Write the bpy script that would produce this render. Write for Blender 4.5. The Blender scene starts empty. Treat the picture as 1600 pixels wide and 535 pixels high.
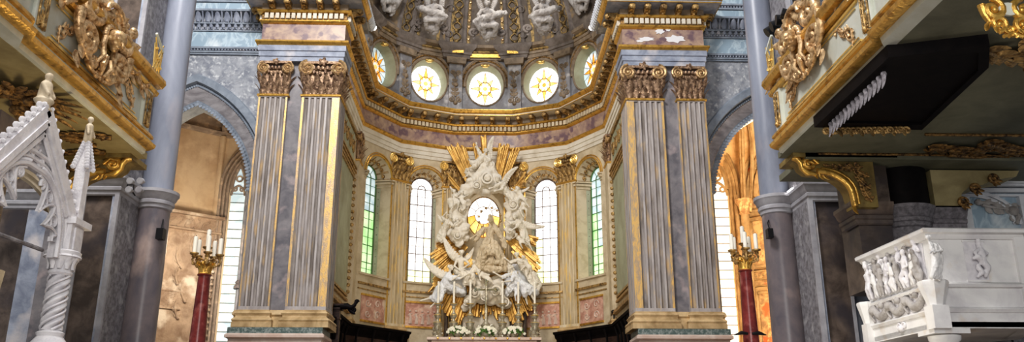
WORLD = .36; EXPO = -0.08; LOOK = 'Medium High Contrast'
import bpy, bmesh, math, random
from math import sin, cos, pi, radians as RAD, atan2, hypot, sqrt
from mathutils import Vector, Matrix, noise
from mathutils.geometry import tessellate_polygon
V = Vector
rnd = random.Random(11)
sc = bpy.context.scene
COL = sc.collection
# ---------------------------------------------------------------- survey (camera pose measured from the photo)
F = 1328.0; CX = 800.0; CY = 267.5
PITCH = math.atan((690 - CY) / F)
YAW = -math.atan((757 - CX) / hypot(F, 690 - CY))
CAM = V((0, 0, 1.6))
def ray(x, y):
    a = (x - CX) / F; b = (CY - y) / F
    d = V((a, cos(PITCH) - b * sin(PITCH), sin(PITCH) + b * cos(PITCH)))
    c, s = cos(-YAW), sin(-YAW)
    return V((c * d.x - s * d.y, s * d.x + c * d.y, d.z))
def at(x, y, Y):
    d = ray(x, y); return CAM + d * (Y / d.y)
def atX(x, y, X):
    d = ray(x, y); return CAM + d * (X / d.x)
def atZ(x, y, Z):
    d = ray(x, y); return CAM + d * ((Z - 1.6) / d.z)
# ---------------------------------------------------------------- materials
MATS = {}
def node_mat(name, col, col2=None, scale=3.0, rough=0.6, metal=0.0, bump=0.0, bscale=20.0, emit=0.0, stretch=(1, 1, 1),
             kind='noise', lo=0.35, hi=0.65, col3=None, det=6.0, spec=0.4, scale3=1.5, lo3=0.55, hi3=0.7):
    m = bpy.data.materials.new(name); m.use_nodes = True
    nt = m.node_tree; N = nt.nodes; Lk = nt.links
    b = N['Principled BSDF']
    b.inputs['Roughness'].default_value = rough; b.inputs['Metallic'].default_value = metal
    b.inputs['Specular IOR Level'].default_value = spec
    tc = N.new('ShaderNodeTexCoord'); mp = N.new('ShaderNodeMapping')
    g = N.new('ShaderNodeNewGeometry')
    mp.inputs['Scale'].default_value = stretch
    Lk.new(g.outputs['Position'], mp.inputs['Vector'])
    out = None
    if col2 is not None:
        if kind == 'vein':
            t = N.new('ShaderNodeTexNoise'); t.inputs['Scale'].default_value = scale; t.inputs['Detail'].default_value = det
            t.inputs['Distortion'].default_value = 1.8
            Lk.new(mp.outputs[0], t.inputs['Vector'])
            s1 = N.new('ShaderNodeMath'); s1.operation = 'SUBTRACT'; s1.inputs[1].default_value = 0.5
            Lk.new(t.outputs[0], s1.inputs[0])
            s2 = N.new('ShaderNodeMath'); s2.operation = 'ABSOLUTE'; Lk.new(s1.outputs[0], s2.inputs[0])
            fac = s2.outputs[0]; lo_, hi_ = lo, hi
        elif kind == 'vor':
            t = N.new('ShaderNodeTexVoronoi'); t.inputs['Scale'].default_value = scale
            t2 = N.new('ShaderNodeTexNoise'); t2.inputs['Scale'].default_value = scale * .7
            mx = N.new('ShaderNodeMixRGB'); mx.inputs[0].default_value = .25
            Lk.new(mp.outputs[0], t2.inputs['Vector']); Lk.new(mp.outputs[0], mx.inputs[1]); Lk.new(t2.outputs['Color'], mx.inputs[2])
            Lk.new(mx.outputs[0], t.inputs['Vector'])
            fac = t.outputs['Distance']; lo_, hi_ = lo, hi
        else:
            t = N.new('ShaderNodeTexNoise'); t.inputs['Scale'].default_value = scale; t.inputs['Detail'].default_value = det
            t.inputs['Roughness'].default_value = .62; t.inputs['Distortion'].default_value = .4
            Lk.new(mp.outputs[0], t.inputs['Vector']); fac = t.outputs[0]; lo_, hi_ = lo, hi
        mr = N.new('ShaderNodeMapRange'); mr.inputs[1].default_value = lo_; mr.inputs[2].default_value = hi_
        Lk.new(fac, mr.inputs[0])
        mix = N.new('ShaderNodeMixRGB'); mix.inputs[1].default_value = (*col, 1); mix.inputs[2].default_value = (*col2, 1)
        Lk.new(mr.outputs[0], mix.inputs[0]); out = mix.outputs[0]
        if col3 is not None:
            t3 = N.new('ShaderNodeTexNoise'); t3.inputs['Scale'].default_value = scale3; t3.inputs['Detail'].default_value = 5
            mp3 = N.new('ShaderNodeMapping'); mp3.inputs['Location'].default_value = (7.3, 2.1, 4.4)
            mp3.inputs['Scale'].default_value = stretch
            Lk.new(g.outputs['Position'], mp3.inputs['Vector']); Lk.new(mp3.outputs[0], t3.inputs['Vector'])
            m3 = N.new('ShaderNodeMapRange'); m3.inputs[1].default_value = lo3; m3.inputs[2].default_value = hi3
            Lk.new(t3.outputs[0], m3.inputs[0])
            x3 = N.new('ShaderNodeMixRGB'); x3.inputs[2].default_value = (*col3, 1)
            Lk.new(out, x3.inputs[1]); Lk.new(m3.outputs[0], x3.inputs[0]); out = x3.outputs[0]
        Lk.new(out, b.inputs['Base Color'])
    else:
        b.inputs['Base Color'].default_value = (*col, 1)
    if emit:
        b.inputs['Emission Strength'].default_value = emit
        if out: Lk.new(out, b.inputs['Emission Color'])
        else: b.inputs['Emission Color'].default_value = (*col, 1)
    if bump:
        n = N.new('ShaderNodeTexNoise'); n.inputs['Scale'].default_value = bscale; n.inputs['Detail'].default_value = 5
        Lk.new(g.outputs['Position'], n.inputs['Vector'])
        bp = N.new('ShaderNodeBump'); bp.inputs['Strength'].default_value = bump; bp.inputs['Distance'].default_value = .05
        Lk.new(n.outputs[0], bp.inputs['Height']); Lk.new(bp.outputs[0], b.inputs['Normal'])
    MATS[name] = m
    return m
M = MATS
node_mat('gold', (.80, .50, .13), (.30, .15, .035), 5, .33, .75, .25, 14, lo=.5, hi=.72, spec=.6)
node_mat('ray_gold', (.78, .50, .16), (.36, .19, .05), 2.6, .42, .6, .35, 9, lo=.42, hi=.68)
node_mat('gold_bright', (1.0, .72, .26), (.55, .32, .08), 3.5, .3, .65, .15, 20, lo=.52, hi=.75, spec=.6)
node_mat('gold_old', (.62, .42, .18), (.13, .075, .035), 7, .42, .6, .5, 16, lo=.42, hi=.66, spec=.5)
node_mat('gold_dark', (.45, .27, .1), (.06, .035, .02), 9, .5, .5, .6, 18, lo=.4, hi=.62)
node_mat('gold_cap', (.50, .34, .22), (.13, .075, .05), 8, .42, .5, .5, 16, lo=.4, hi=.64, spec=.5)
node_mat('gold_vol', (.66, .46, .24), (.25, .14, .07), 9, .4, .55, .3, 16, lo=.42, hi=.66, spec=.5)
node_mat('gold_rose', (.86, .62, .36), (.27, .14, .055), 8, .35, .6, .3, 20, lo=.42, hi=.66)
node_mat('stone_blue', (.44, .48, .57), (.24, .27, .35), 2.2, .55, 0, .15, 12, col3=(.70, .66, .66), scale3=1.1)
node_mat('stone_cream', (.66, .57, .42), (.44, .35, .22), 1.6, .65, 0, .1, 15, lo=.45, hi=.75)
node_mat('stone_pale', (.76, .71, .61), (.56, .49, .38), 1.3, .6, 0, .1, 15, lo=.45, hi=.75)
node_mat('stone_green', (.46, .49, .37), (.33, .33, .23), 1.0, .6, 0, .08, 15)
node_mat('stone_base', (.74, .55, .31), (.40, .27, .13), 1.8, .5, 0, .1, 15)
node_mat('stone_pink', (.78, .66, .58), (.62, .46, .38), 2.0, .5)
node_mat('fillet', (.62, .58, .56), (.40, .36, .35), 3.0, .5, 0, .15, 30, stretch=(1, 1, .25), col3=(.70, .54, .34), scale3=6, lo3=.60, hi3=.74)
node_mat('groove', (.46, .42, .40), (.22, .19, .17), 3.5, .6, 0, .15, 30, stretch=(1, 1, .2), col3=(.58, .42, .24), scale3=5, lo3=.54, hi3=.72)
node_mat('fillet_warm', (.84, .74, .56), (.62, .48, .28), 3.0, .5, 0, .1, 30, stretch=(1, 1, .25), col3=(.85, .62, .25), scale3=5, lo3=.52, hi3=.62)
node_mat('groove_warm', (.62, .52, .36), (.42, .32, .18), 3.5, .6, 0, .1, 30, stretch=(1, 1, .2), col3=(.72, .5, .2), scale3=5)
node_mat('gilt_worn', (.88, .58, .22), (.55, .42, .3), 9, .4, .35, .2, 30, lo=.42, hi=.6, stretch=(1, 1, .3))
node_mat('marble_purple', (.30, .20, .19), (.52, .38, .28), 1.9, .35, 0, 0, 1, lo=.38, hi=.62, col3=(.20, .13, .15), scale3=2.6, lo3=.52, hi3=.62)
node_mat('marble_dark', (.17, .165, .185), (.33, .31, .32), 1.6, .3, 0, 0, 1, col3=(.50, .42, .42), scale3=2.0, lo3=.56, hi3=.75)
node_mat('marble_green', (.12, .17, .16), (.36, .40, .38), 12, .3, lo=.45, hi=.62)
node_mat('marble_red', (.72, .45, .36), (.50, .26, .20), 3.2, .35, lo=.4, hi=.6, col3=(.82, .65, .52), scale3=2.5)
node_mat('marble_brown', (.085, .065, .055), (.22, .17, .14), 1.6, .4, lo=.4, hi=.65, col3=(.07, .06, .065), scale3=.8, lo3=.48, hi3=.65)
node_mat('marble_veined', (.58, .70, .78), (.38, .50, .60), 1.6, .35, lo=.0, hi=.07, kind='vein', stretch=(1, 1, .55), col3=(.86, .92, .95), scale3=1.2)
node_mat('marble_white', (.86, .85, .84), (.66, .64, .66), 1.2, .38, 0, .06, 25, lo=.45, hi=.7, col3=(.74, .66, .58), scale3=2.0, lo3=.58, hi3=.75)
node_mat('marble_gothic', (.83, .81, .83), (.60, .58, .62), 3.0, .5, 0, .2, 25, lo=.45, hi=.7)
node_mat('stucco', (.82, .77, .68), (.60, .52, .40), 2.6, .6, 0, .15, 18, lo=.48, hi=.75)
node_mat('stucco_blue', (.80, .82, .86), (.62, .62, .66), 2.6, .6, 0, .15, 18, lo=.48, hi=.75)
node_mat('stucco_tan', (.70, .60, .45), (.48, .38, .25), 2.6, .6, 0, .2, 16, lo=.4, hi=.7)
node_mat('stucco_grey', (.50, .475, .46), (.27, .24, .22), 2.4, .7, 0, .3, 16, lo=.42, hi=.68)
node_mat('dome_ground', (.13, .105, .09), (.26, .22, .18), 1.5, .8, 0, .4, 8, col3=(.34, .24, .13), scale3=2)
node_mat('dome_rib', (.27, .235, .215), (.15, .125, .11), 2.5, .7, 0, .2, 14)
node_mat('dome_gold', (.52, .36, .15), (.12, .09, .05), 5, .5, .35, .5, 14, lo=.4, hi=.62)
node_mat('drum', (.36, .37, .40), (.22, .21, .22), 1.6, .6, 0, .15, 12, col3=(.62, .60, .60), scale3=2)
node_mat('drum_brown', (.36, .28, .20), (.18, .14, .10), 3, .55, 0, .2, 12)
node_mat('rough_plaster', (.46, .48, .52), (.27, .29, .34), 3.2, .85, 0, .7, 5, lo=.4, hi=.62, col3=(.68, .70, .72), scale3=7)
node_mat('arch_stone', (.38, .43, .50), (.24, .28, .34), 2.2, .6, 0, .2, 9)
node_mat('arch_marbled', (.32, .30, .32), (.58, .56, .58), 1.6, .5, 0, 0, 9, stretch=(1, 1, 3))
node_mat('chapel_beige', (.84, .70, .52), (.66, .50, .34), .9, .8, 0, .25, 6, lo=.4, hi=.68, col3=(.90, .76, .58), scale3=1.3)
node_mat('chapel_stone', (.50, .42, .36), (.30, .25, .22), 1.6, .8, 0, .4, 7, col3=(.72, .60, .48), scale3=3)
node_mat('chapel_relief', (.62, .50, .40), (.34, .25, .19), 1.5, .7, 0, .5, 7, col3=(.86, .80, .72), scale3=1.1, lo3=.52, hi3=.64)
node_mat('chapel_orange', (.86, .64, .38), (.58, .37, .17), 1.4, .75, 0, .2, 8, lo=.4, hi=.66)
node_mat('fresco', (.80, .56, .30), (.42, .27, .16), 3.0, .75, 0, .1, 8, lo=.42, hi=.6, col3=(.72, .22, .10), scale3=1.6, lo3=.56, hi3=.64)
node_mat('fresco_fig', (.88, .66, .36), (.50, .30, .16), 6, .75, lo=.4, hi=.6)
node_mat('rib_stone', (.60, .44, .25), (.33, .22, .11), 2, .7, 0, .2, 8)
node_mat('column_grey', (.33, .355, .43), (.22, .24, .30), 1.1, .35, 0, 0, 9, stretch=(1, 1, .3), col3=(.46, .43, .46), scale3=.8)
node_mat('column_brown', (.24, .20, .20), (.13, .12, .14), 1.3, .3, 0, 0, 9, stretch=(1, 1, .6), col3=(.42, .33, .30), scale3=1.2)
node_mat('granite', (.30, .29, .31), (.18, .17, .18), 7, .5, lo=.42, hi=.6, col3=(.42, .41, .42), scale3=4)
node_mat('impost', (.50, .50, .53), (.34, .33, .36), 2, .5)
node_mat('loft_white', (.74, .77, .71), (.60, .61, .52), 1.4, .45, 0, .05, 12)
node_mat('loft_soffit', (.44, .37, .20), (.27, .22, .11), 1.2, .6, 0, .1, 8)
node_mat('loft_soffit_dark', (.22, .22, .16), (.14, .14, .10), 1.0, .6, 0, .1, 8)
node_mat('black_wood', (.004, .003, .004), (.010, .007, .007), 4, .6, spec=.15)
node_mat('dark_wood', (.085, .045, .035), (.03, .018, .016), 5, .4, stretch=(1, 1, 3))
node_mat('black_paint', (.012, .012, .014), None, rough=.4)
node_mat('grey_carved', (.30, .28, .30), (.14, .13, .14), 9, .6, 0, .3, 20)
node_mat('red_marble', (.24, .045, .04), (.13, .02, .02), 3, .25, lo=.4, hi=.65, col3=(.36, .12, .10), scale3=3)
node_mat('candle', (.92, .89, .80), None, rough=.5)
node_mat('silver', (.70, .68, .60), (.40, .34, .22), 9, .35, .6, .2, 20)
node_mat('leaf', (.14, .28, .06), (.05, .12, .03), 9, .6)
node_mat('petal', (.92, .90, .78), None, rough=.6)
node_mat('verdigris', (.16, .20, .18), (.30, .24, .12), 9, .5, .3)
node_mat('lead', (.22, .18, .17), None, rough=.6)
node_mat('lead_green', (.10, .22, .08), None, rough=.6)
node_mat('olive_gold', (.36, .27, .10), (.16, .11, .05), 3, .45, .45, .15, 12, lo=.4, hi=.7)
node_mat('glass_white', (1, 1, 1), None, emit=1.35)
node_mat('glass_dim', (.80, .88, .88), (.95, 1, .98), 2.2, emit=.66, lo=.4, hi=.6)
node_mat('glass_yellow', (.93, 1.0, .45), (1, 1, .8), 1.5, emit=1.25)
node_mat('glass_green', (.42, .80, .32), (.72, .94, .58), .9, emit=.85, lo=.4, hi=.6)
node_mat('glass_blue', (.55, .70, .78), (.85, .95, .98), 2.2, emit=.58, lo=.4, hi=.6)
node_mat('glass_orange', (.90, .28, .03), (1, .50, .06), 2, emit=.8)
node_mat('glass_amber', (.95, .55, .10), (1, .82, .35), 1.4, emit=.85, lo=.4, hi=.6)
node_mat('glass_fire', (1.0, .36, .06), (1, .62, .2), 2.4, emit=.9, lo=.4, hi=.6)
node_mat('flare', (1, .96, .92), None, emit=14)
node_mat('arch_lit2', (.8, .84, .9), None)
node_mat('floor_stone', (.30, .25, .22), (.20, .17, .15), .8, .45)
node_mat('patch', (.82, .82, .84), None, rough=.8)
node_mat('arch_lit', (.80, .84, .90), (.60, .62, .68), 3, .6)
# ---------------------------------------------------------------- mesh builder
LOC = {}
def wloc(o):
    return LOC.get(o.name, V((0, 0, 0))) if o else V((0, 0, 0))
class MB:
    def __init__(s): s.v = []; s.f = []; s.mi = []; s.m = Matrix.Identity(4); s.k = 0
    def add(s, vs, fs):
        b = len(s.v)
        for q in vs: s.v.append(s.m @ V(q))
        for f in fs: s.f.append(tuple(i + b for i in f)); s.mi.append(s.k)
    def box(s, x0, y0, z0, x1, y1, z1):
        s.add([(x0, y0, z0), (x1, y0, z0), (x1, y1, z0), (x0, y1, z0), (x0, y0, z1), (x1, y0, z1), (x1, y1, z1), (x0, y1, z1)],
              [(0, 3, 2, 1), (4, 5, 6, 7), (0, 1, 5, 4), (1, 2, 6, 5), (2, 3, 7, 6), (3, 0, 4, 7)])
    def beam(s, a, b, w, h, up=(0, 0, 1)):
        a = V(a); b = V(b); d = (b - a).normalized(); sd = d.cross(V(up)).normalized(); u = sd.cross(d)
        vs = [p + sd * i * w / 2 + u * j * h / 2 for p in (a, b) for i, j in ((-1, -1), (1, -1), (1, 1), (-1, 1))]
        s.add(vs, [(0, 1, 2, 3), (7, 6, 5, 4), (0, 4, 5, 1), (1, 5, 6, 2), (2, 6, 7, 3), (3, 7, 4, 0)])
    def tube(s, pts, r, n=8, cap=True, flat=1.0, fdir=None):
        pts = [V(q) for q in pts]; L = len(pts)
        if not hasattr(r, '__len__'): r = [r] * L
        vs = []; prev = None
        for i, q in enumerate(pts):
            t = pts[min(i + 1, L - 1)] - pts[max(i - 1, 0)]
            if t.length < 1e-9: t = V((0, 0, 1))
            t.normalize()
            if prev is None:
                a = V((0, 0, 1)) if abs(t.z) < .9 else V((1, 0, 0))
                if fdir is not None: a = V(fdir)
                u = t.cross(a).normalized()
            else:
                u = (prev - t * prev.dot(t))
                u = u.normalized() if u.length > 1e-6 else prev
            prev = u; w = t.cross(u)
            for k in range(n):
                an = 2 * pi * k / n
                vs.append(q + (u * cos(an) + w * sin(an) * flat) * r[i])
        fs = [(i * n + k, i * n + (k + 1) % n, (i + 1) * n + (k + 1) % n, (i + 1) * n + k) for i in range(L - 1) for k in range(n)]
        if cap: fs += [tuple(range(n - 1, -1, -1)), tuple((L - 1) * n + k for k in range(n))]
        s.add(vs, fs)
    def lathe(s, prof, n=20, loc=(0, 0, 0), a0=0, a1=2 * pi, sq=None):
        full = abs(a1 - a0 - 2 * pi) < 1e-6; c = n if full else n + 1; lx, ly, lz = loc
        vs = []
        for r, z in prof:
            for k in range(c):
                an = a0 + (a1 - a0) * k / n; vs.append((lx + r * cos(an), ly + r * sin(an), lz + z))
        fs = []
        for i in range(len(prof) - 1):
            for k in range(n):
                k2 = (k + 1) % c if full else k + 1
                fs.append((i * c + k, i * c + k2, (i + 1) * c + k2, (i + 1) * c + k))
        if full: fs += [tuple(range(c - 1, -1, -1)), tuple((len(prof) - 1) * c + k for k in range(c))]
        s.add(vs, fs)
    def ball(s, c, r, n=8, sq=(1, 1, 1)):
        c = V(c); m = max(4, n // 2 + 1)
        vs = [c + V((0, 0, -r * sq[2]))]
        for i in range(1, m):
            ph = -pi / 2 + pi * i / m
            for k in range(n):
                an = 2 * pi * k / n; vs.append(c + V((r * sq[0] * cos(ph) * cos(an), r * sq[1] * cos(ph) * sin(an), r * sq[2] * sin(ph))))
        vs.append(c + V((0, 0, r * sq[2])))
        fs = [(0, 1 + (k + 1) % n, 1 + k) for k in range(n)]
        for i in range(m - 2):
            for k in range(n):
                a = 1 + i * n + k; b = 1 + i * n + (k + 1) % n; fs.append((a, b, b + n, a + n))
        t = len(vs) - 1; o = 1 + (m - 2) * n
        fs += [(o + k, o + (k + 1) % n, t) for k in range(n)]
        s.add(vs, fs)
    def capsule(s, a, b, ra, rb, n=10):
        a = V(a); b = V(b); d = b - a
        if d.length < 1e-5: s.ball(a, max(ra, rb), n); return
        t = d.normalized(); pts = []; rr = []
        for k in range(4):
            an = pi / 2 * k / 4; pts.append(a - t * ra * cos(an)); rr.append(max(ra * sin(an), ra * .02))
        pts += [a, b]; rr += [ra, rb]
        for k in range(3, -1, -1):
            an = pi / 2 * k / 4; pts.append(b + t * rb * cos(an)); rr.append(max(rb * sin(an), rb * .02))
        s.tube(pts, rr, n)
    def prism(s, poly, P, holes=(), back=None, thick=None):
        """poly: 2D outline; P(u,v,w) -> 3D. front w=0, back w=thick"""
        outs = [poly] + list(holes)
        allp = [q for o in outs for q in o]
        tri = tessellate_polygon([[V((q[0], q[1], 0)) for q in o] for o in outs])
        n = len(allp)
        vs = [P(q[0], q[1], 0) for q in allp]
        fs = [tuple(t) for t in tri]
        if thick:
            vs += [P(q[0], q[1], thick) for q in allp]
            fs += [tuple(i + n for i in reversed(t)) for t in tri]
            o0 = 0
            for o in outs:
                L = len(o)
                for i in range(L):
                    a = o0 + i; b = o0 + (i + 1) % L; fs.append((a, b, b + n, a + n))
                o0 += L
        s.add(vs, fs)
    def sweep(s, path, prof, closed=False, z0=0.0, capends=True):
        """plan path (x,y), profile (outward, z); outward = right of travel"""
        n = len(path); m = len(prof); vs = []
        for i in range(n):
            if closed: a = path[i - 1]; c = path[(i + 1) % n]
            else: a = path[i - 1] if i else None; c = path[i + 1] if i < n - 1 else None
            p = path[i]; ns = []
            for q0, q1 in ((a, p), (p, c)):
                if q0 is None or q1 is None: continue
                dx, dy = q1[0] - q0[0], q1[1] - q0[1]; l = hypot(dx, dy); ns.append((dy / l, -dx / l))
            if len(ns) == 2:
                bx, by = ns[0][0] + ns[1][0], ns[0][1] + ns[1][1]; d = 1 + ns[0][0] * ns[1][0] + ns[0][1] * ns[1][1]
                d = max(d, .25); nx, ny = bx / d, by / d
            else: nx, ny = ns[0]
            for o, z in prof: vs.append((p[0] + nx * o, p[1] + ny * o, z + z0))
        fs = []
        for i in range(n if closed else n - 1):
            j = (i + 1) % n
            for k in range(m - 1): fs.append((i * m + k, j * m + k, j * m + k + 1, i * m + k + 1))
        if capends and not closed:
            fs.append(tuple(range(m))); fs.append(tuple((n - 1) * m + k for k in range(m - 1, -1, -1)))
        s.add(vs, fs)
    def grid(s, fn, nu, nv, wrapu=False):
        vs = [fn(i / nu, j / nv) for i in range(nu + (0 if wrapu else 1)) for j in range(nv + 1)]
        c = nv + 1; fs = []
        for i in range(nu):
            i2 = (i + 1) % nu if wrapu else i + 1
            for j in range(nv): fs.append((i * c + j, i2 * c + j, i2 * c + j + 1, i * c + j + 1))
        s.add(vs, fs)
    def mesh(s, name, mats, off=V((0, 0, 0)), ang=35, recalc=True):
        me = bpy.data.meshes.new(name)
        me.from_pydata([tuple(q - off) for q in s.v], [], s.f)
        for m in (mats if isinstance(mats, (list, tuple)) else [mats]): me.materials.append(M[m])
        me.polygons.foreach_set('material_index', s.mi)
        me.update()
        if recalc:
            b = bmesh.new(); b.from_mesh(me); bmesh.ops.recalc_face_normals(b, faces=b.faces); b.to_mesh(me); b.free()
        me.polygons.foreach_set('use_smooth', [True] * len(me.polygons))
        try: me.set_sharp_from_angle(angle=RAD(ang))
        except Exception: pass
        return me
    def build(s, name, mats, parent=None, ang=42, recalc=True, local=False, loc=None):
        if any(w in name for w in ('scroll', 'spray', 'relief', 'ornament', 'crest', 'volute', 'swirl', 'leaves')): ang = 75
        off = V((0, 0, 0)) if (local or parent is None) else wloc(parent)
        if parent is None and loc is not None: off = V(loc)
        me = s.mesh(name, mats, off, ang, recalc)
        o = bpy.data.objects.new(name, me); COL.objects.link(o)
        if parent is not None:
            o.parent = parent; LOC[o.name] = V(off)
        else:
            o.location = off; LOC[o.name] = V(off)
        return o
def tag(o, label=None, cat=None, group=None, kind=None):
    if label: o['label'] = label
    if cat: o['category'] = cat
    if group: o['group'] = group
    if kind: o['kind'] = kind
    return o
def thing(name, label, cat, loc=(0, 0, 0), group=None, rotz=0.0):
    o = bpy.data.objects.new(name, None); COL.objects.link(o); o.empty_display_size = .2
    o.location = loc; o.rotation_euler = (0, 0, rotz); LOC[o.name] = V(loc)
    return tag(o, label, cat, group)
def put(me, name, parent, loc=(0, 0, 0), rotz=0.0, scale=None):
    o = bpy.data.objects.new(name, me); COL.objects.link(o)
    if parent is not None: o.parent = parent
    o.location = loc; o.rotation_euler = (0, 0, rotz)
    if scale: o.scale = scale
    return o
KIDS = {}
def copy_tree(o, parent=None, label=None, group=None, loc=None, rotz=None):
    c = o.copy(); COL.objects.link(c)
    if parent is not None: c.parent = parent
    if loc is not None: c.location = loc
    if rotz is not None: c.rotation_euler = (0, 0, rotz)
    if label: c['label'] = label
    if group: c['group'] = group
    for ch in [q for q in COL.objects if q.parent == o]: copy_tree(ch, c)
    return c
def struct(o, label=None):
    o['kind'] = 'structure'
    if label: o['label'] = label
    return o
# 2-D curve helpers
def arc(cx, cz, r, a0, a1, n=16, ry=None):
    ry = ry or r
    return [(cx + r * cos(a0 + (a1 - a0) * i / n), cz + ry * sin(a0 + (a1 - a0) * i / n)) for i in range(n + 1)]
def pointed(cx, hw, zs, rise, n=12, zb=None):
    """outline of a pointed arch, left foot -> apex -> right foot"""
    Rr = (rise * rise + hw * hw) / (2 * hw)
    a = math.asin(min(1, rise / Rr)) if rise <= Rr else pi / 2
    L = [(cx - hw + Rr - Rr * cos(a * i / n), zs + Rr * sin(a * i / n)) for i in range(n + 1)]
    Rt = [(2 * cx - x, z) for x, z in reversed(L[:-1])]
    out = L + Rt
    if zb is not None: out = [(cx - hw, zb)] + out + [(cx + hw, zb)]
    return out
def spiral(cx, cz, r, a0, turns, n=22, inner=.12, d=1):
    out = []
    for i in range(n + 1):
        t = i / n; rr = r * (1 - t) + r * inner * t; an = a0 + d * turns * 2 * pi * t
        out.append((cx + rr * cos(an), cz + rr * sin(an)))
    return out
def plane_fn(o, e1, e2, n):
    o = V(o); e1 = V(e1).normalized(); e2 = V(e2).normalized(); n = V(n).normalized()
    return lambda u, v, w=0: o + e1 * u + e2 * v + n * w
def cscroll(mb, P, cx, cz, r, a0, turns, th, d=1, w=.0, n=18):
    p = spiral(cx, cz, r, a0, turns, n, .15, d)
    mb.tube([P(x, z, w) for x, z in p], [th * (.55 + .6 * sin(pi * min(1, .15 + i / n * .9))) for i in range(n + 1)], 8)
    x, z = p[-1]; c = P(x, z, w); mb.ball(c, th * 1.1, 8)
def sscroll(mb, P, x0, z0, x1, z1, bow, th, w=0.0, n=16):
    """tapering curved stem from (x0,z0) to (x1,z1), ends curled"""
    dx, dz = x1 - x0, z1 - z0; L = hypot(dx, dz); nx, nz = -dz / L, dx / L
    pts = []
    for i in range(n + 1):
        t = i / n; b = bow * sin(pi * t)
        pts.append((x0 + dx * t + nx * b, z0 + dz * t + nz * b))
    mb.tube([P(x, z, w) for x, z in pts], [th * (1.25 - .85 * i / n) for i in range(n + 1)], 8)
    sg = 1 if bow > 0 else -1
    an = atan2(dz, dx)
    cscroll(mb, P, x1 + nx * -sg * L * .13, z1 + nz * -sg * L * .13, L * .14, an + sg * pi / 2, 1.1, th * .6, -sg, w, 12)
def leaf(mb, P, x, z, ang, L, wd, curl=.3, w=0.0, n=6, bow=0.0):
    """lobed leaf lying on the plane, tip curling off it"""
    c, s_ = cos(ang), sin(ang)
    def fn(u, v):
        t = v; wdt = wd * (sin(pi * min(1, .12 + t * .88)) ** .7) * (1 - .25 * abs(sin(t * pi * 3.5)))
        q = (u - .5) * 2; a = t * L; b = q * wdt + bow * L * sin(pi * t * .6)
        h = w + curl * L * (t ** 2.2) + (1 - q * q) * wd * .45 * (1 - t * .6)
        return P(x + a * c - b * s_, z + a * s_ + b * c, h)
    mb.grid(fn, 4, max(n, 6))
def frond(mb, P, x, z, ang, L, th, bow=.2, w=0.0, k=5):
    c, s_ = cos(ang), sin(ang); n = 10; pts = []
    for i in range(n + 1):
        t = i / n; a = L * t; b = bow * L * sin(pi * t * .75); pts.append((x + a * c - b * s_, z + a * s_ + b * c))
    mb.tube([P(px, pz, w + th * .5) for px, pz in pts], [th * (1 - .6 * i / n) for i in range(n + 1)], 5)
    for i in range(k):
        t = (i + .6) / (k + .3); j = int(t * n); px, pz = pts[j]
        for sg in (-1, 1): leaf(mb, P, px, pz, ang + sg * (1.0 - .35 * t) + bow * (1 - t), L * .26 * (1 - .4 * t), L * .10, .12, w)
    leaf(mb, P, *pts[-1], ang - bow, L * .22, L * .09, .15, w)
# ---------------------------------------------------------------- voxel sculpture
def voxel(mb, name, mats, vox, parent=None, folds=None, smooth=3, loc=None, decimate=None):
    me = bpy.data.meshes.new('tmp'); me.from_pydata([tuple(q) for q in mb.v], [], mb.f); me.update()
    b = bmesh.new(); b.from_mesh(me); bmesh.ops.recalc_face_normals(b, faces=b.faces); b.to_mesh(me); b.free()
    o = bpy.data.objects.new('tmp', me); COL.objects.link(o)
    r = o.modifiers.new('r', 'REMESH'); r.mode = 'VOXEL'; r.voxel_size = vox
    s = o.modifiers.new('s', 'SMOOTH'); s.iterations = smooth; s.factor = .5
    dg = bpy.context.evaluated_depsgraph_get(); dg.update()
    nm = bpy.data.meshes.new_from_object(o.evaluated_get(dg))
    bpy.data.objects.remove(o); bpy.data.meshes.remove(me)
    nm.name = name
    if folds:
        amp, freq, flow, anis = folds
        fl = V(flow).normalized()
        nm.update()
        nr = [q.vector.copy() for q in nm.vertex_normals]
        for i, v in enumerate(nm.vertices):
            p = v.co; al = fl * p.dot(fl); q = (p - al) * freq + al * freq * anis
            q = q + V((noise.noise(p * freq * .35), noise.noise(p * freq * .35 + V((5, 2, 1))), noise.noise(p * freq * .35 + V((1, 7, 3))))) * .9
            f1 = 1 - 2 * abs(noise.noise(q)); f2 = noise.noise(q * 2.3)
            v.co = p + nr[i] * amp * (f1 * .8 + f2 * .35 - .35)
    off = wloc(parent) if parent is not None else (V(loc) if loc is not None else V((0, 0, 0)))
    if off.length > 0:
        nm.transform(Matrix.Translation(-off))
    nm.materials.clear()
    nm.materials.append(M[mats])
    nm.polygons.foreach_set('use_smooth', [True] * len(nm.polygons)); nm.update()
    o = bpy.data.objects.new(name, nm); COL.objects.link(o)
    if parent is not None: o.parent = parent; LOC[o.name] = V(off)
    else: o.location = off; LOC[o.name] = V(off)
    return o
def hand(mb, w, e, r, n=6):
    """palm and five fingers beyond wrist w, coming from elbow e"""
    d = (w - e).normalized(); a = d.cross(V((0, 1, 0)));
    if a.length < .1: a = V((1, 0, 0))
    a.normalize(); up = a.cross(d)
    c = w + d * r * 1.4
    mb.capsule(w, c, r * .85, r * 1.0, n); mb.capsule(c - a * r * .5, c + a * r * .5, r * .62, r * .62, n)
    for k in range(4):
        b = c + a * r * (k - 1.5) * .55; L = r * (1.9, 2.3, 2.15, 1.6)[k]
        m_ = b + d * L * .55 + up * -r * .1 + a * r * (k - 1.5) * .12; t = m_ + d * L * .42 - up * r * .5
        mb.capsule(b, m_, r * .30, r * .27, n); mb.capsule(m_, t, r * .27, r * .22, n)
    b = w + d * r * .5 - a * r * .7; mb.capsule(b, b + d * r * 1.1 - a * r * .8, r * .33, r * .26, n)
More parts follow.
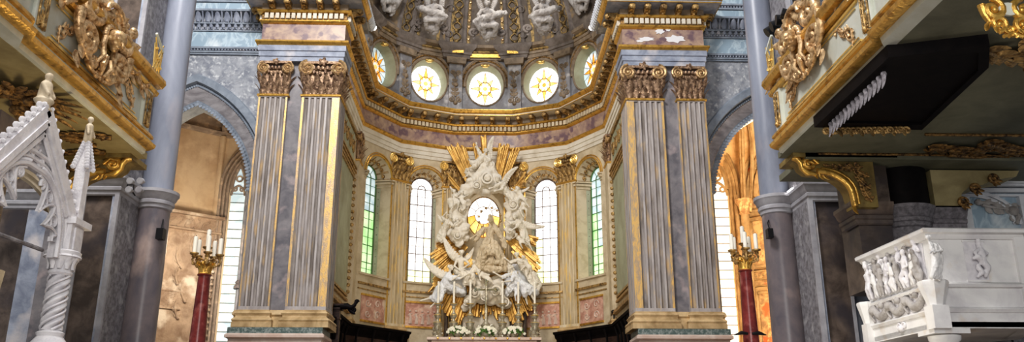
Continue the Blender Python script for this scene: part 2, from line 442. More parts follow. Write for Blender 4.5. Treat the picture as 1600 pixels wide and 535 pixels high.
def headmesh(mb, c, H, look, tilt=V((0, 0, 1))):
    """head with brow, nose, mouth, chin and ears; H = head height"""
    f = V(look).normalized(); u = (tilt - f * tilt.dot(f)).normalized(); r = f.cross(u)
    mb.capsule(c + u * H * .12 - f * H * .03, c + u * H * .14 + f * H * .03, H * .38, H * .36, 12)
    mb.capsule(c - u * H * .12 + f * H * .1, c - u * H * .27 + f * H * .14, H * .29, H * .17, 10)
    mb.capsule(c + u * H * .08 + f * H * .40, c - u * H * .1 + f * H * .5, H * .04, H * .075, 6)
    for s in (-1, 1):
        mb.capsule(c + u * H * .12 + f * H * .37 + r * s * H * .08, c + u * H * .12 + f * H * .32 + r * s * H * .22, H * .055, H * .04, 6)
        mb.ball(c + u * H * .03 + f * H * .35 + r * s * H * .13, H * .05, 6)
        mb.ball(c + r * s * H * .37, H * .08, 6)
    mb.capsule(c - u * H * .2 + f * H * .36 - r * H * .07, c - u * H * .2 + f * H * .36 + r * H * .07, H * .04, H * .04, 6)
def wing(root, tip, width, parent, mat, P_n, name='wing', n=10):
    """feathered wing: long primaries fanning from the leading edge"""
    mb = MB(); root = V(root); tip = V(tip); n_ = V(P_n).normalized(); d = tip - root; L = d.length; d.normalize()
    s = d.cross(n_).normalized() * (1 if width > 0 else -1); W = abs(width)
    lead = [root + d * L * t + s * -W * .35 * sin(pi * t) for t in [i / 10 for i in range(11)]]
    mb.tube(lead, [L * .075 * (1 - .6 * i / 10) for i in range(11)], 8)
    for row, (ln, th, of) in enumerate(((1.0, .085, 0.0), (.62, .085, .5), (.34, .08, .9))):
        for k in range(n):
            t = (k + .4) / n; b = lead[min(10, int(t * 10 + .5))]
            an = .35 + 1.05 * (1 - t); dv = (d * cos(an) + s * sin(an)).normalized(); ll = W * ln * (.75 + .5 * t) + L * .10 * t * (1 if row == 0 else .3)
            p = [b + dv * ll * q + n_ * (of * th * L + th * L * .25 * sin(pi * q)) for q in (0, .35, .7, .92, 1)]
            mb.tube(p, [L * th * .8, L * th * 1.0, L * th * .95, L * th * .6, L * th * .1], 6, flat=.45, fdir=n_)
    return mb.build(name, mat, parent, ang=50)
def statue(label, cat, S, H, J, mats=('stucco', 'stucco'), robe='long', vox=None, look=None, wings=(), flow=(0, 0, 1), group=None, name='angel_statue',
           hair=True, fold=.5, front=V((0, -1, 0)), robe_extra=(), nude=False, hairmat=None, parts_on=None, fat=1.0):
    """J: joint -> (px, py, forward metres). S(px,py) -> world point on backing surface. H head height in metres"""
    def g(k):
        q = J[k]; p = S(q[0], q[1]); return p + front * (q[2] if len(q) > 2 else 0)
    has = lambda k: k in J
    hd, ne, ch, pe = g('head'), g('neck'), g('chest'), g('pelvis')
    base = g('foot_r') if has('foot_r') else pe
    t = thing(name, label, cat, tuple(base), group)
    vox = vox or H * .075
    b = MB(); K = H * fat
    lk = V(look) if look is not None else front
    hair_o = None
    headmesh(b, hd, H, lk, (hd - ne).normalized() + V((0, 0, .3)))
    b.capsule(hd + (ne - hd) * .3, ne, H * .2, H * .21); b.capsule(ne, ch, H * .24, K * .5)
    b.capsule(ch, pe, K * .5, K * .46)
    for s in 'lr':
        if has('sh_' + s):
            a = g('sh_' + s); e = g('el_' + s); w = g('ha_' + s)
            b.capsule(ne.lerp(ch, .35), a, K * .28, K * .26); b.capsule(a, e, K * .24, K * .17); b.capsule(e, w, K * .18, K * .11)
            hand(b, w, e, K * .15)
        if has('kn_' + s):
            k_ = g('kn_' + s); f = g('foot_' + s); hp = pe.lerp(k_, .12)
            b.capsule(hp, k_, K * .38, K * .25); b.capsule(k_, f, K * .25, K * .14)
            fd = (f - k_).normalized(); toe = f + (fd * .35 + front * .8 + V((0, 0, -.2))).normalized() * K * .5
            b.capsule(f, toe, K * .15, K * .10)
            for q in range(3): b.capsule(toe, toe + (toe - f) * .22 + V((1, 0, 0)) * K * .08 * (q - 1), K * .07, K * .05, 6)
    voxel(b, 'body', mats[0], vox, t, smooth=2)
    # hair
    if hair:
        h = MB(); f = lk.normalized(); u = ((hd - ne).normalized() + V((0, 0, .3))).normalized()
        for i in range(26):
            a = rnd.uniform(0, 2 * pi); c_ = rnd.uniform(-.25, 1)
            dr = V((cos(a), sin(a), c_)).normalized()
            if dr.dot(f) > .45 and dr.dot(u) < .6: continue
            h.ball(hd + u * H * .13 + dr * H * .38 - f * H * .08, H * rnd.uniform(.11, .17), 7)
        voxel(h, 'hair', hairmat or mats[0], max(vox, H * .06), t, folds=(H * .04, 9 / H, (0, 0, 1), .5), smooth=1)
    if robe != 'none':
        c = MB(); up = 1.12
        if not nude:
            c.capsule(ne.lerp(ch, .55), ch, K * .46, K * .6); c.capsule(ch, pe, K * .58, K * .62)
        c.capsule(pe, pe, K * .62, K * .62) if nude else None
        for s in 'lr':
            if has('kn_' + s):
                k_ = g('kn_' + s); f = g('foot_' + s); e = k_.lerp(f, .82 if robe == 'long' else .25)
                c.capsule(pe, k_, K * .6, K * .44); c.capsule(k_, e, K * .44, K * (.42 if robe == 'long' else .38))
            if has('sh_' + s) and not nude:
                c.capsule(g('sh_' + s), g('sh_' + s).lerp(g('el_' + s), .9), K * .3, K * .3)
        if has('kn_l') and has('kn_r') and robe == 'long':
            a_ = g('kn_l').lerp(g('foot_l'), .75); b_ = g('kn_r').lerp(g('foot_r'), .75)
            c.capsule(a_, b_, K * .4, K * .4); c.capsule(g('kn_l'), g('kn_r'), K * .42, K * .42)
            c.capsule(pe, a_.lerp(b_, .5), K * .6, K * .5)
        for ex in robe_extra:
            pts = [S(q[0], q[1]) + front * q[2] for q in ex[0]]
            for i in range(len(pts) - 1):
                r0 = ex[1][i]; r1 = ex[1][i + 1]; c.capsule(pts[i], pts[i + 1], r0 * H, r1 * H)
        voxel(c, 'drapery', mats[1], vox * 1.05, t, folds=(H * .17 * fold * 2, 2.6 / H, flow, .28), smooth=2)
    for wg in wings:
        a = S(wg[0], wg[1]) + front * wg[4]; b_ = S(wg[2], wg[3]) + front * (wg[5] if len(wg) > 6 else wg[4])
        wing(a, b_, wg[-1], t, mats[0], front)
    return t
# ================================================================ ARCHITECTURE
XC = -0.15
APV = [(-5.95, 31.3), (-5.95, 38.5), (-4.30, 41.1), (-1.62, 42.25), (1.62, 42.25), (4.30, 41.1), (5.95, 38.5), (5.95, 31.3)]
APV = [(x + XC, y) for x, y in APV]
def facet(i, w0=0.0):
    a, b = APV[i], APV[i + 1]; dx, dy = b[0] - a[0], b[1] - a[1]; L = hypot(dx, dy)
    return plane_fn((a[0] + dy / L * w0, a[1] - dx / L * w0, 0), (dx, dy, 0), (0, 0, 1), (dy, -dx, 0)), L
# ---- floors
b = MB(); b.box(-24, -8, -.3, 24, 31, 0); struct(b.build('floor', 'floor_stone'))
b = MB(); b.box(XC - 5.9, 31, 0, XC + 5.9, 42.2, 4.2); b.box(-16, 31.6, -.3, 16, 46, -.02)
struct(b.build('floor', 'floor_stone'))
# ---- acanthus capital prototype (w = 1, scaled by size)
def capital_mesh(w, d, h, mats=('gold_old', 'gold')):
    b = MB(); P = lambda u, v, ww=0: V((u, -ww, v))
    b.k = 0
    b.box(-w * .47, -d * .55, 0, w * .47, .12, h * .8)
    for z0, lh, n, off in ((0.0, .36, 5, 0), (.18, .40, 4, .02)):
        for i in range(n):
            u = (i - (n - 1) / 2) * w * .98 / n
            leaf(b, P, u, z0 * h, pi / 2, lh * h, w * .12, .45, d * .6 + off, 5)
    for sx in (-1, 1):
        Q = lambda u, v, ww=0, sx=sx: V((sx * (w * .46 + ww), -d * .3 + u, v))
        for z0, lh in ((0, .36), (.18, .42)): leaf(b, Q, 0, z0 * h, pi / 2, lh * h, w * .12, .5, .0, 5)
        leaf(b, P, sx * w * .45, .3 * h, pi / 2 - sx * .25, h * .36, w * .1, .6, d * .7, 5)
    b.box(-w * .56, -d - .06, h * .93, w * .56, .12, h)      # abacus
    b.tube([P(u * w * .5, h * .80, d * .8) for u in (-1, -.5, 0, .5, 1)], w * .045, 6)
    for i in range(5): b.ball(P((i - 2) * w * .12, h * .82, d * 1.0), w * .055, 7, (1, .8, 1.25))
    b.ball(P(0, h * .98, d * 1.3), w * .09, 8, (1.1, .7, 1))
    for k in range(5): b.ball(P(w * .09 * cos(k * 1.257), h * .98 + w * .09 * sin(k * 1.257), d * 1.3), w * .05, 6)
    for i in range(6): b.ball(P((i - 2.5) * w * .15, h * .66 + .03 * h * (i % 2), d * 1.05), w * .05, 6, (1, .8, 1.3))
    cap = b.mesh('capital', mats[0])
    v = MB()
    for s in (-1,):
        c = (0, 0)
        r = w * .21
        v.tube([P(x, z, d * 1.15) for x, z in spiral(0, 0, r, pi / 2, 2.2, 34, .12, 1)], [w * .045 * (1.1 - .5 * i / 34) for i in range(35)], 6)
        v.ball(P(0, 0, d * 1.15), w * .055, 8)
        v.lathe([(r * .95, -.0), (r * .9, .05)], 16) if False else None
        b2 = [P(r * .95 * cos(a * pi / 8), r * .95 * sin(a * pi / 8), d * 1.02) for a in range(16)]
        v.add(b2 + [q + V((0, d * 1.0, 0)) for q in b2], [tuple(range(16))] + [(i, (i + 1) % 16, (i + 1) % 16 + 16, i + 16) for i in range(16)])
    vol = v.mesh('volute', mats[1])
    return cap, vol
def pilaster_proto(w, d, h, ch, nfl, mats, edge=0, bh=.62, capm=('gold_cap', 'gold_vol'), plain=False):
    """shaft with concave flutes, front -y, z from 0; returns meshes"""
    b = MB(); pts = [(-w / 2, .1)]; mi = []
    pts.append((-w / 2, -d)); mi.append(2)
    mg = w * .06; mgl = mg + (.2 if edge < 0 else 0); mgr = mg + (.2 if edge > 0 else 0); fw = (w - mgl - mgr) / nfl; fil = fw * .34
    kinds = []
    if plain:
        pts.append((w / 2, -d)); kinds = [0]
    else:
        x = -w / 2 + mgl; pts.append((x, -d)); kinds.append(2)
        for i in range(nfl):
            a = x + i * fw + (fil / 2 if i else 0.0); e = x + (i + 1) * fw - (fil / 2 if i < nfl - 1 else 0)
            if i: pts.append((a, -d)); kinds.append(0)
            for k in range(1, 5):
                t = k / 5; pts.append((a + (e - a) * t, -d + sin(pi * t) * (e - a) * .42)); kinds.append(1)
            pts.append((e, -d)); kinds.append(1)
        pts.append((w / 2, -d)); kinds.append(2)
    pts.append((w / 2, .1))
    allk = [0] + kinds + [0]
    z0, z1 = bh, h - ch
    zs = [z0, z0 + .12, z1 - .1, z1]
    n = len(pts)
    for a in range(3):
        for i in range(n - 1):
            p, q = pts[i], pts[i + 1]
            if a != 1:
                # solid ends above and below the flutes
                p = (p[0], -d if -w / 2 < p[0] < w / 2 else p[1]); q = (q[0], -d if -w / 2 < q[0] < w / 2 else q[1])
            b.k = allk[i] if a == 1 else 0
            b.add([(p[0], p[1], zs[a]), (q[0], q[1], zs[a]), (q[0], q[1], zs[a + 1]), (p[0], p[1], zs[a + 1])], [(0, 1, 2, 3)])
    shaft = b.mesh('shaft', mats, ang=25)
    c = MB(); pa = [(-w / 2, .1), (-w / 2, -d), (w / 2, -d), (w / 2, .1)]
    prof = [(0, bh), (.03, bh - .02), (.03, bh - .06), (.07, bh - .09), (.10, bh - .13), (.07, bh - .18), (.05, bh - .22), (.06, bh - .27), (.13, bh - .31), (.16, bh - .37), (.13, bh - .43), (.15, bh - .44), (.15, 0)]
    c.sweep([(x, y) for x, y in pa], prof)
    base = c.mesh('base', 'stone_base', ang=50)
    r = MB(); r.sweep(pa, [(0, z1 - .06), (.05, z1 - .05), (.06, z1), (.02, z1 + .04)]); neck = r.mesh('necking', 'gold')
    cap, vol = capital_mesh(w, d, ch, capm)
    return dict(shaft=shaft, base=base, neck=neck, cap=cap, vol=vol, z1=z1, w=w, d=d, ch=ch)
def place_pilaster(p, loc, rotz, label, group=None, base=True, name='fluted_pilaster'):
    t = thing(name, label, 'pilaster', loc, group, rotz)
    put(p['shaft'], 'shaft', t)
    if base: put(p['base'], 'base', t)
    put(p['neck'], 'necking', t)
    c = put(p['cap'], 'capital', t, (0, 0, p['z1']))
    put(p['vol'], 'volute', c, (-p['w'] * .42, 0, p['ch'] * .80)); put(p['vol'], 'volute', c, (p['w'] * .42, 0, p['ch'] * .80), 0, (-1, 1, 1))
    return t
PZ = 5.35
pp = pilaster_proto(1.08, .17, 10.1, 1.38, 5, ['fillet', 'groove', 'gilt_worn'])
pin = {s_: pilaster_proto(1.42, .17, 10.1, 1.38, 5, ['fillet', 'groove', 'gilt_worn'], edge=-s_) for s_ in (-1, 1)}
sides = (('left', -1), ('right', 1))
for nm, s in sides:
    # pier core
    x0, x1 = sorted((XC + s * 5.6, XC + s * 8.45))
    b = MB(); b.k = 0; b.box(x0, 30.12, 5.3, x1, 31.3, 19.5)
    struct(b.build('wall_pier_' + nm, 'marble_dark'))
    b = MB(); pa = [(x0 - .1 if s > 0 else x0 - .25, 31.3), (x0 - .1 if s > 0 else x0 - .25, 29.82), (x1 + (.25 if s > 0 else .1), 29.82), (x1 + (.25 if s > 0 else .1), 31.3)]
    b.box(pa[0][0], 29.85, 0, pa[2][0], 31.3, 5.14)
    b.k = 1; b.sweep(pa, [(.0, 5.14), (.03, 5.14), (.03, 5.34), (0, 5.35), (-.5, 5.35)])
    b.k = 0; b.sweep(pa, [(0, 4.95), (.1, 5.0), (.1, 5.08), (.04, 5.14), (0, 5.14)])
    b.k = 2; pb = [(x + (.1 if i < 2 else -.1), y + (.22 if i in (1, 2) else 0)) for i, (x, y) in enumerate(pa)]
    b.sweep(pb, [(0, 5.35), (.02, 5.35), (.02, 5.75), (.08, 5.8), (.06, 5.9), (.01, 5.97), (-.1, 5.97)])
    struct(b.build('trim_1' if s < 0 else 'trim_2', ['stone_pink', 'marble_green', 'stone_base']))
    place_pilaster(pp, (XC + s * 7.94, 30.12, PZ), 0, f'tall grey fluted pilaster on the outer half of the {nm} pier, beside the chapel arch')
    place_pilaster(pin[s], (XC + s * 6.15, 30.12, PZ), 0, f'tall gold-edged fluted pilaster on the inner half of the {nm} pier, next to the sanctuary')
    place_pilaster(pp, (XC + s * 5.6, 30.72, PZ), pi / 2 * -s, f'fluted pilaster seen edge-on, on the inner flank of the {nm} pier')
# ---- entablature
def modillion_mesh(mat='gold_old'):
    b = MB(); w = .11
    pr = [(0, .30), (.46, .30), (.50, .22), (.46, .12), (.40, .10), (.34, .14), (.2, .06), (.08, .0), (0, 0)]
    b.add([(-w, -a, z) for a, z in pr] + [(w, -a, z) for a, z in pr],
          [tuple(range(9)), tuple(range(17, 8, -1))] + [(i, (i + 1) % 9, (i + 1) % 9 + 9, i + 9) for i in range(9)])
    b.ball((0, -.42, .2), .13, 8, (1.1, .9, 1)); P = lambda u, v, ww=0: V((u, -ww, v))
    leaf(b, lambda u, v, ww=0: V((u, -v, .12 - ww)), 0, .05, pi / 2, .4, .12, .2, .0, 4)
    b.ball((0, -.1, .06), .09, 6)
    return b.mesh('modillion', mat)
MOD = modillion_mesh('gold_old')
def entab(t, path, arch_m, dent_m, mod_skip=0, mod_sp=.66, ends=True, crown='gold'):
    b = MB(); b.sweep(path, [(-.1, 15.45), (.05, 15.45), (.05, 15.62), (.09, 15.64), (.09, 15.84), (.13, 15.86), (.13, 16.08)]); b.build('architrave', arch_m, t)
    b = MB(); b.sweep(path, [(.13, 16.08), (.2, 16.12), (.24, 16.2), (.22, 16.26), (.05, 16.3)]); b.sweep(path, [(.05, 17.0), (.12, 17.03), (.17, 17.1), (.16, 17.15), (.1, 17.17)])
    b.sweep(path, [(.12, 17.42), (.24, 17.44), (.28, 17.5), (.26, 17.54), (.12, 17.55)]); b.build('gilt_moulding', 'gold', t)
    b = MB(); b.sweep(path, [(.05, 16.3), (.05, 17.0)], capends=False); b.build('frieze', 'marble_purple', t)
    b = MB(); b.k = 0; b.sweep(path, [(.1, 17.16), (.1, 17.43)], capends=False)
    b.k = 1
    for i in range(len(path) - 1):
        a, c = V((*path[i], 0)), V((*path[i + 1], 0)); L = (c - a).length; d = (c - a) / L; n = V((d.y, -d.x, 0)); k = int(L / .22)
        for j in range(k + 1):
            q = a + d * (j + .5) * L / (k + 1)
            vs = [q + d * u + n * w + V((0, 0, z)) for z in (17.19, 17.41) for u, w in ((-.07, .08), (.07, .08), (.07, .22), (-.07, .22))]
            b.add(vs, [(0, 1, 2, 3), (4, 5, 6, 7), (0, 1, 5, 4), (1, 2, 6, 5), (2, 3, 7, 6), (3, 0, 4, 7)])
    b.build('dentil_course', ['gold_dark', dent_m], t)
    b = MB(); b.k = 0; b.sweep(path, [(.12, 17.55), (.12, 17.86)], capends=False)
    b.k = 1; b.sweep(path, [(.12, 17.86), (.68, 17.87), (.68, 17.96)])
    b.k = 2; b.sweep(path, [(.66, 17.87), (.70, 17.865), (.70, 17.90)], capends=False); b.sweep(path, [(.68, 17.96), (.73, 17.98), (.77, 18.05), (.82, 18.12), (.82, 18.17), (-.1, 18.19)])
    b.build('cornice', ['drum_brown', arch_m, crown], t)
    b = wloc(t)
    for i in range(len(path) - 1):
        a, c = V((*path[i], 0)), V((*path[i + 1], 0)); L = (c - a).length; d = (c - a) / L; n = V((d.y, -d.x, 0)); k = max(1, int(round(L / mod_sp)))
        rz = atan2(d.y, d.x)
        for j in range(k):
            q = a + d * (j + .5) * L / k + n * .12
            put(MOD, 'modillion', t, (q.x - b.x, q.y - b.y, 17.56 - b.z), rz)
for nm, s in sides:
    xo, xi = XC + s * 8.52, XC + s * 5.43
    pa = [(xo, 31.2), (xo, 29.95), (xi, 29.95), (xi, 31.3)]
    if s > 0: pa = [(xi, 31.3), (xi, 29.95), (xo, 29.95), (xo, 31.2)]
    t = thing('entablature', f'entablature of the {nm} pier, purple marble frieze' + (' with bare white patches' if s > 0 else ' between gilt mouldings'), 'entablature', (XC + s * 7, 30.2, 15.45))
    entab(t, pa, 'stone_blue', 'stone_pale')
    if s > 0:
        b = MB()
        for (cx, cy, rx, ry) in ((1010, 61, 12, 3.2), (1055, 61, 15, 5.5), (1031, 49, 7, 4), (1044, 46, 4, 3), (1000, 64, 6, 2)):
            c = at(cx, cy, 29.88); pts = []
            for k in range(14):
                a = 2 * pi * k / 14; rr = 1 + .25 * sin(k * 2.7 + cx)
                pts.append(at(cx + rx * rr * cos(a), cy + ry * rr * sin(a), 29.88))
            b.add(pts + [p + V((0, .03, 0)) for p in pts], [tuple(range(14))] + [(i, (i + 1) % 14, (i + 1) % 14 + 14, i + 14) for i in range(14)])
        tag(b.build('plaster_patch', 'patch', t), 'white bare plaster patches on the purple marble frieze')
t = thing('entablature', 'continuous gilt and purple marble entablature round the apse below the oval windows', 'entablature', (XC, 41.5, 15.45))
entab(t, APV, 'stone_pale', 'stone_cream', mod_sp=.72)
# lit crown strip above the side cornices
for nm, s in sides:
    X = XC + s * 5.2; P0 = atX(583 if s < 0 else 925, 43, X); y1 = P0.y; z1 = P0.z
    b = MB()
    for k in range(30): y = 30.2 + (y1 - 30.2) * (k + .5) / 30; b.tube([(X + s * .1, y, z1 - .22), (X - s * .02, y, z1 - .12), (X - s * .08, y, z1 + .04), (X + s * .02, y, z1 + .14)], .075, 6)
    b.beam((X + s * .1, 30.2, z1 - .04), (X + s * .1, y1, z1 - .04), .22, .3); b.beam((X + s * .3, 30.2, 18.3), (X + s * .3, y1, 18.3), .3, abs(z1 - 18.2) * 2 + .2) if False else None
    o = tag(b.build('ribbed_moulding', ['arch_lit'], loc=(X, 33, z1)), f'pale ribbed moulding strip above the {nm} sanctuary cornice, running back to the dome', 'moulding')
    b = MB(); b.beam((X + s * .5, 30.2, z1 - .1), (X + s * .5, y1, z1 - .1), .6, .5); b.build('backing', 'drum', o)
    b = MB(); b.ball((X - s * .02, y1 + .05, z1 + .02), .13, 8); b.build('lamp', 'flare', o)  # no lamp: glowing ball added as the lit moulding's bright tip
# ---- apse facets with windows
def lofted(b, o1, o2, P, w1, w2):
    n = len(o1); b.add([P(x, z, w1) for x, z in o1] + [P(x, z, w2) for x, z in o2], [(i, i + 1, i + 1 + n, i + n) for i in range(n - 1)])
wn = 0
for i in (1, 2, 3, 4, 5):
    P, L = facet(i); c = L / 2
    b = MB()
    if i != 3:
        hw, gw, zs, zb = .93, .60, 14.0, 9.05
        outer = [(0, 4.2), (L, 4.2), (L, 15.46), (0, 15.46)]
        ho = [(c + hw, zb)] + arc(c, zs, hw, 0, pi, 18) + [(c - hw, zb)]
        hi = [(c + gw, zb + .12)] + arc(c, zs, gw, 0, pi, 18) + [(c - gw, zb + .12)]
        b.prism(outer, P, [ho]); lofted(b, ho + [ho[0]], hi + [hi[0]], P, 0, -.75)
    else:
        ro = [(c + .98 * cos(a * pi / 12), 12.65 + 1.22 * sin(a * pi / 12)) for a in range(24)]
        ri = [(c + .84 * cos(a * pi / 12), 12.65 + 1.08 * sin(a * pi / 12)) for a in range(24)]
        b.prism([(0, 4.2), (L, 4.2), (L, 15.46), (0, 15.46)], P, [ro]); lofted(b, ro + [ro[0]], ri + [ri[0]], P, 0, -.45)
    struct(b.build('wall_apse_%d' % i, 'stone_cream'))
    wn += 1
    w = thing('window_%d' % wn, {1: 'narrow green-glazed arched window on the left flank of the apse', 2: 'arched leaded window left of the white sculpture group', 3: 'oval glory window with white centre and amber glass behind the sculpted figures',
              4: 'arched leaded window right of the white sculpture group', 5: 'narrow green-glazed arched window on the right flank of the apse'}[i], 'window', tuple(P(c, 9.05)))
    w['kind'] = 'structure'
    if i != 3:
        g = MB(); g.k = 0
        gz = [9.17, 9.75, 10.6, 11.45, 12.3, 13.15, 14.0]; gx = [c - gw, c - gw / 3, c + gw / 3, c + gw]
        for r_ in range(6):
            for q in range(3):
                if i in (1, 5): g.k = 0 if (r_ > 3 or (q == 1 and i == 5 and r_ > 1)) else 1
                else: g.k = 1 if (r_ == 0 or (r_ == 1 and q == (2 if i == 2 else 0)) or (r_ == 2 and q == (2 if i == 2 else 0))) else 0
                g.add([P(gx[q], gz[r_], -.72), P(gx[q + 1], gz[r_], -.72), P(gx[q + 1], gz[r_ + 1], -.72), P(gx[q], gz[r_ + 1], -.72)], [(0, 1, 2, 3)])
        g.k = 0 if i in (2, 4) else 0
        ar = arc(c, 14.0, gw, 0, pi, 18); g.add([P(c, 14, -.72)] + [P(x, z, -.72) for x, z in ar], [(0, k + 1, k + 2) for k in range(18)])
        g.build('pane', ['glass_blue', 'glass_green'] if i in (1, 5) else ['glass_white', 'glass_yellow'], w)
        f = MB()
        for x in gx[1:3]: f.beam(P(x, 9.17, -.66), P(x, 14.0, -.66), .035, .05, (0, 1, 0))
        for z in gz[1:]: f.beam(P(c - gw, z, -.66), P(c + gw, z, -.66), .035 if z != gz[3] and z != gz[5] else .06, .035)
        for z in (9.45, 10.2, 11.0, 11.9, 12.7, 13.6): f.beam(P(c - gw, z, -.67), P(c + gw, z, -.67), .02, .02)
        f.tube([P(x, z, -.66) for x, z in [(c - gw / 3, 14)] + arc(c, 14.0, gw / 3, pi, 0, 8)], .025, 5)
        f.tube([P(x, z, -.66) for x, z in [(c + gw, 9.17)] + arc(c, 14.0, gw, 0, pi, 18) + [(c - gw, 9.17), (c + gw, 9.17)]], .035, 5)
        for a in (pi * .3, pi * .5, pi * .7): f.beam(P(c + gw / 3 * cos(a), 14 + gw / 3 * sin(a), -.66), P(c + gw * cos(a), 14 + gw * sin(a), -.66), .02, .02)
        f.build('leading', 'lead' if i in (2, 4) else 'lead_green', w)
        # surround: archivolt, coffers, imposts, jamb strip
        q = MB()
        for rr, th, ww in ((.98, .05, .03), (1.1, .03, .02)): q.tube([P(x, z, ww) for x, z in arc(c, zs, rr, 0, pi, 22)], th, 6)
        q.build('archivolt', 'gold', w)
        q = MB()
        for sg in (-1, 1): q.beam(P(c + sg * (hw + .04), 9.1, .03), P(c + sg * (hw + .04), 13.5, .03), .06, .05)
        q.build('gilt_edge', 'gold', w)
        q = MB()
        for k in range(7):
            a = pi * (k + .5) / 7; m = .78; wv = -.36
            cc = P(c + m * cos(a), zs + m * sin(a), wv)
            q.ball(cc, .10, 8, (1, 1, 1))
            for e in range(5): q.ball(cc + (P(cos(e * 1.257), sin(e * 1.257), 0) - P(0, 0, 0)) * .1, .05, 6)
            for da in (-.19, .19): q.beam(P(c + .64 * cos(a + da), zs + .64 * sin(a + da), -.66), P(c + .9 * cos(a + da), zs + .9 * sin(a + da), -.07), .03, .03)
        q.build('coffer_rosette', 'gold_old', w)
        q = MB()
        for sg in (-1, 1):
            for zz, o, hh in ((13.62, .02, .06), (13.80, .07, .10), (13.93, .12, .07)):
                p0 = P(c + sg * (gw + .02), zz, -.7); p1 = P(c + sg * hw, zz, o * .2); p2 = P(c + sg * (hw + .14), zz, o * .5)
                q.beam(p0, p1, o * 2 + .05, hh); q.beam(p1 + (p0 - p1) * .02, p2, o * 2 + .05, hh)
        q.build('impost', 'stone_cream', w)
        q = MB()
        for sg in (-1, 1):
            q.k = 0; p0 = P(c + sg * (gw + .03), 9.2, -.62); p1 = P(c + sg * (gw + .12), 9.2, -.45)
            q.add([p0, p1, p1 + V((0, 0, 4.35)), p0 + V((0, 0, 4.35))], [(0, 1, 2, 3)])
            q.k = 1
            for k in range(12): q.ball((p0 + p1) / 2 + V((0, 0, .2 + k * .36)), .025, 6)
        q.build('jamb_strip', ['stone_green', 'lead'], w)
    else:
        g = MB()
        c0 = (c, 12.75)
        g.k = 0; N_ = 24
        ring = [P(c + .46 * cos(2 * pi * k / N_), 12.75 + .46 * sin(2 * pi * k / N_), -.42) for k in range(N_)]
        outr = [P(c + .86 * cos(2 * pi * k / N_), 12.65 + 1.1 * sin(2 * pi * k / N_), -.42) for k in range(N_)]
        g.add([P(c, 12.75, -.42)] + ring, [(0, k + 1, (k + 1) % N_ + 1) for k in range(N_)])
        for k in range(N_):
            g.k = 0 if (k < 12) else 1
            if k in (14, 15, 20, 21): g.k = 1
            if k in (16, 17, 18, 19): g.k = 2
            k2 = (k + 1) % N_; g.add([ring[k], outr[k], outr[k2], ring[k2]], [(0, 1, 2, 3)])
        g.build('pane', ['glass_white', 'glass_amber', 'glass_fire'], w)
        f = MB(); f.tube(ring + [ring[0]], .018, 5)
        for k in range(0, 24, 2): f.tube([ring[k], outr[k]], .016, 5)
        f.tube(outr + [outr[0]], .05, 6); f.build('leading', 'gold_dark', w)
    # dado: sill mouldings and framed marble panel
    if i != 3:
        t = thing('dado_panel', {1: 'framed red marble panel under the left green window', 2: 'framed carved red marble panel left of the altar candlesticks', 4: 'framed carved red marble panel right of the altar candlesticks', 5: 'framed red marble panel under the right green window'}[i], 'panel', tuple(P(c, 6.8)))
        hwp = .85
        q = MB(); q.k = 0; q.prism([(c - hwp, 6.85), (c + hwp, 6.85), (c + hwp, 8.05), (c - hwp, 8.05)], lambda u, v, ww: P(u, v, ww + .02))
        if i in (2, 4):
            for k in range(5):
                ux = c - .62 + k * .31; q.k = 1
                q.tube([P(ux, 7.0, .03), P(ux + .04, 7.3, .05), P(ux - .02, 7.5, .04)], [.07, .06, .045], 6); q.ball(P(ux, 7.62, .04), .06, 6)
                q.tube([P(ux - .1, 7.4, .03), P(ux + .12, 7.5, .03)], .025, 5)
                q.tube([P(ux + .1, 7.0, .03), P(ux + .08, 7.3, .03)], .03, 5)
        else:
            for sx in (-1, 1):
                for k in range(2): q.k = 1; cscroll(q, lambda u, v, ww=0: P(u, v, ww + .02), c + sx * .35, 7.2 + k * .5, .2, 0, 1.2, .03, sx)
        q.build('marble_slab', ['marble_red', 'stone_pink'], t)
        q = MB(); fr = [(c - hwp, 6.85), (c + hwp, 6.85), (c + hwp, 8.05), (c - hwp, 8.05)]
        for k in range(4): q.beam(P(*fr[k], .03), P(*fr[(k + 1) % 4], .03), .09, .09)
        q.build('gilt_frame', 'gold', t)
        q = MB()
        a0, a1 = .42, L - .42
        for z, o, hh, kk in ((8.30, .05, .05, 0), (8.55, .10, .10, 0), (9.0, .09, .1, 1)):
            q.k = kk; q.beam(P(a0, z, 0), P(a1, z, 0), o * 2, hh)
        q.build('sill_moulding', ['gold_old', 'stone_cream'], t)
# apse pilasters at the corners
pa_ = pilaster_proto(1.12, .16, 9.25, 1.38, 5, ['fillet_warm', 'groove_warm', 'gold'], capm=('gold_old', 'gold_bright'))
for k, lab in ((2, 'warm gilt-fluted pilaster between the two left apse windows'), (3, 'gilt-fluted pilaster just behind the left edge of the sculpture group'), (4, 'gilt-fluted pilaster just behind the right edge of the sculpture group'), (5, 'warm gilt-fluted pilaster between the two right apse windows')):
    a, c_, e = V((*APV[k - 1], 0)), V((*APV[k], 0)), V((*APV[k + 1], 0)); d = ((c_ - a).normalized() + (e - c_).normalized()).normalized(); n = V((d.y, -d.x, 0))
    p = c_ + n * .06
    place_pilaster(pa_, (p.x, p.y, 6.2), atan2(d.y, d.x), lab)
pc = pilaster_proto(.85, .14, 9.25, 1.38, 1, ['stone_cream', 'stone_cream', 'gold'], plain=True)
for k, s, nm in ((1, -1, 'left'), (6, 1, 'right')):
    place_pilaster(pc, (APV[k][0] - s * .04, 38.35 - .3, 6.2), pi / 2 * -s, f'plain cream corner pilaster where the {nm} sanctuary wall meets the apse', name='corner_pilaster')
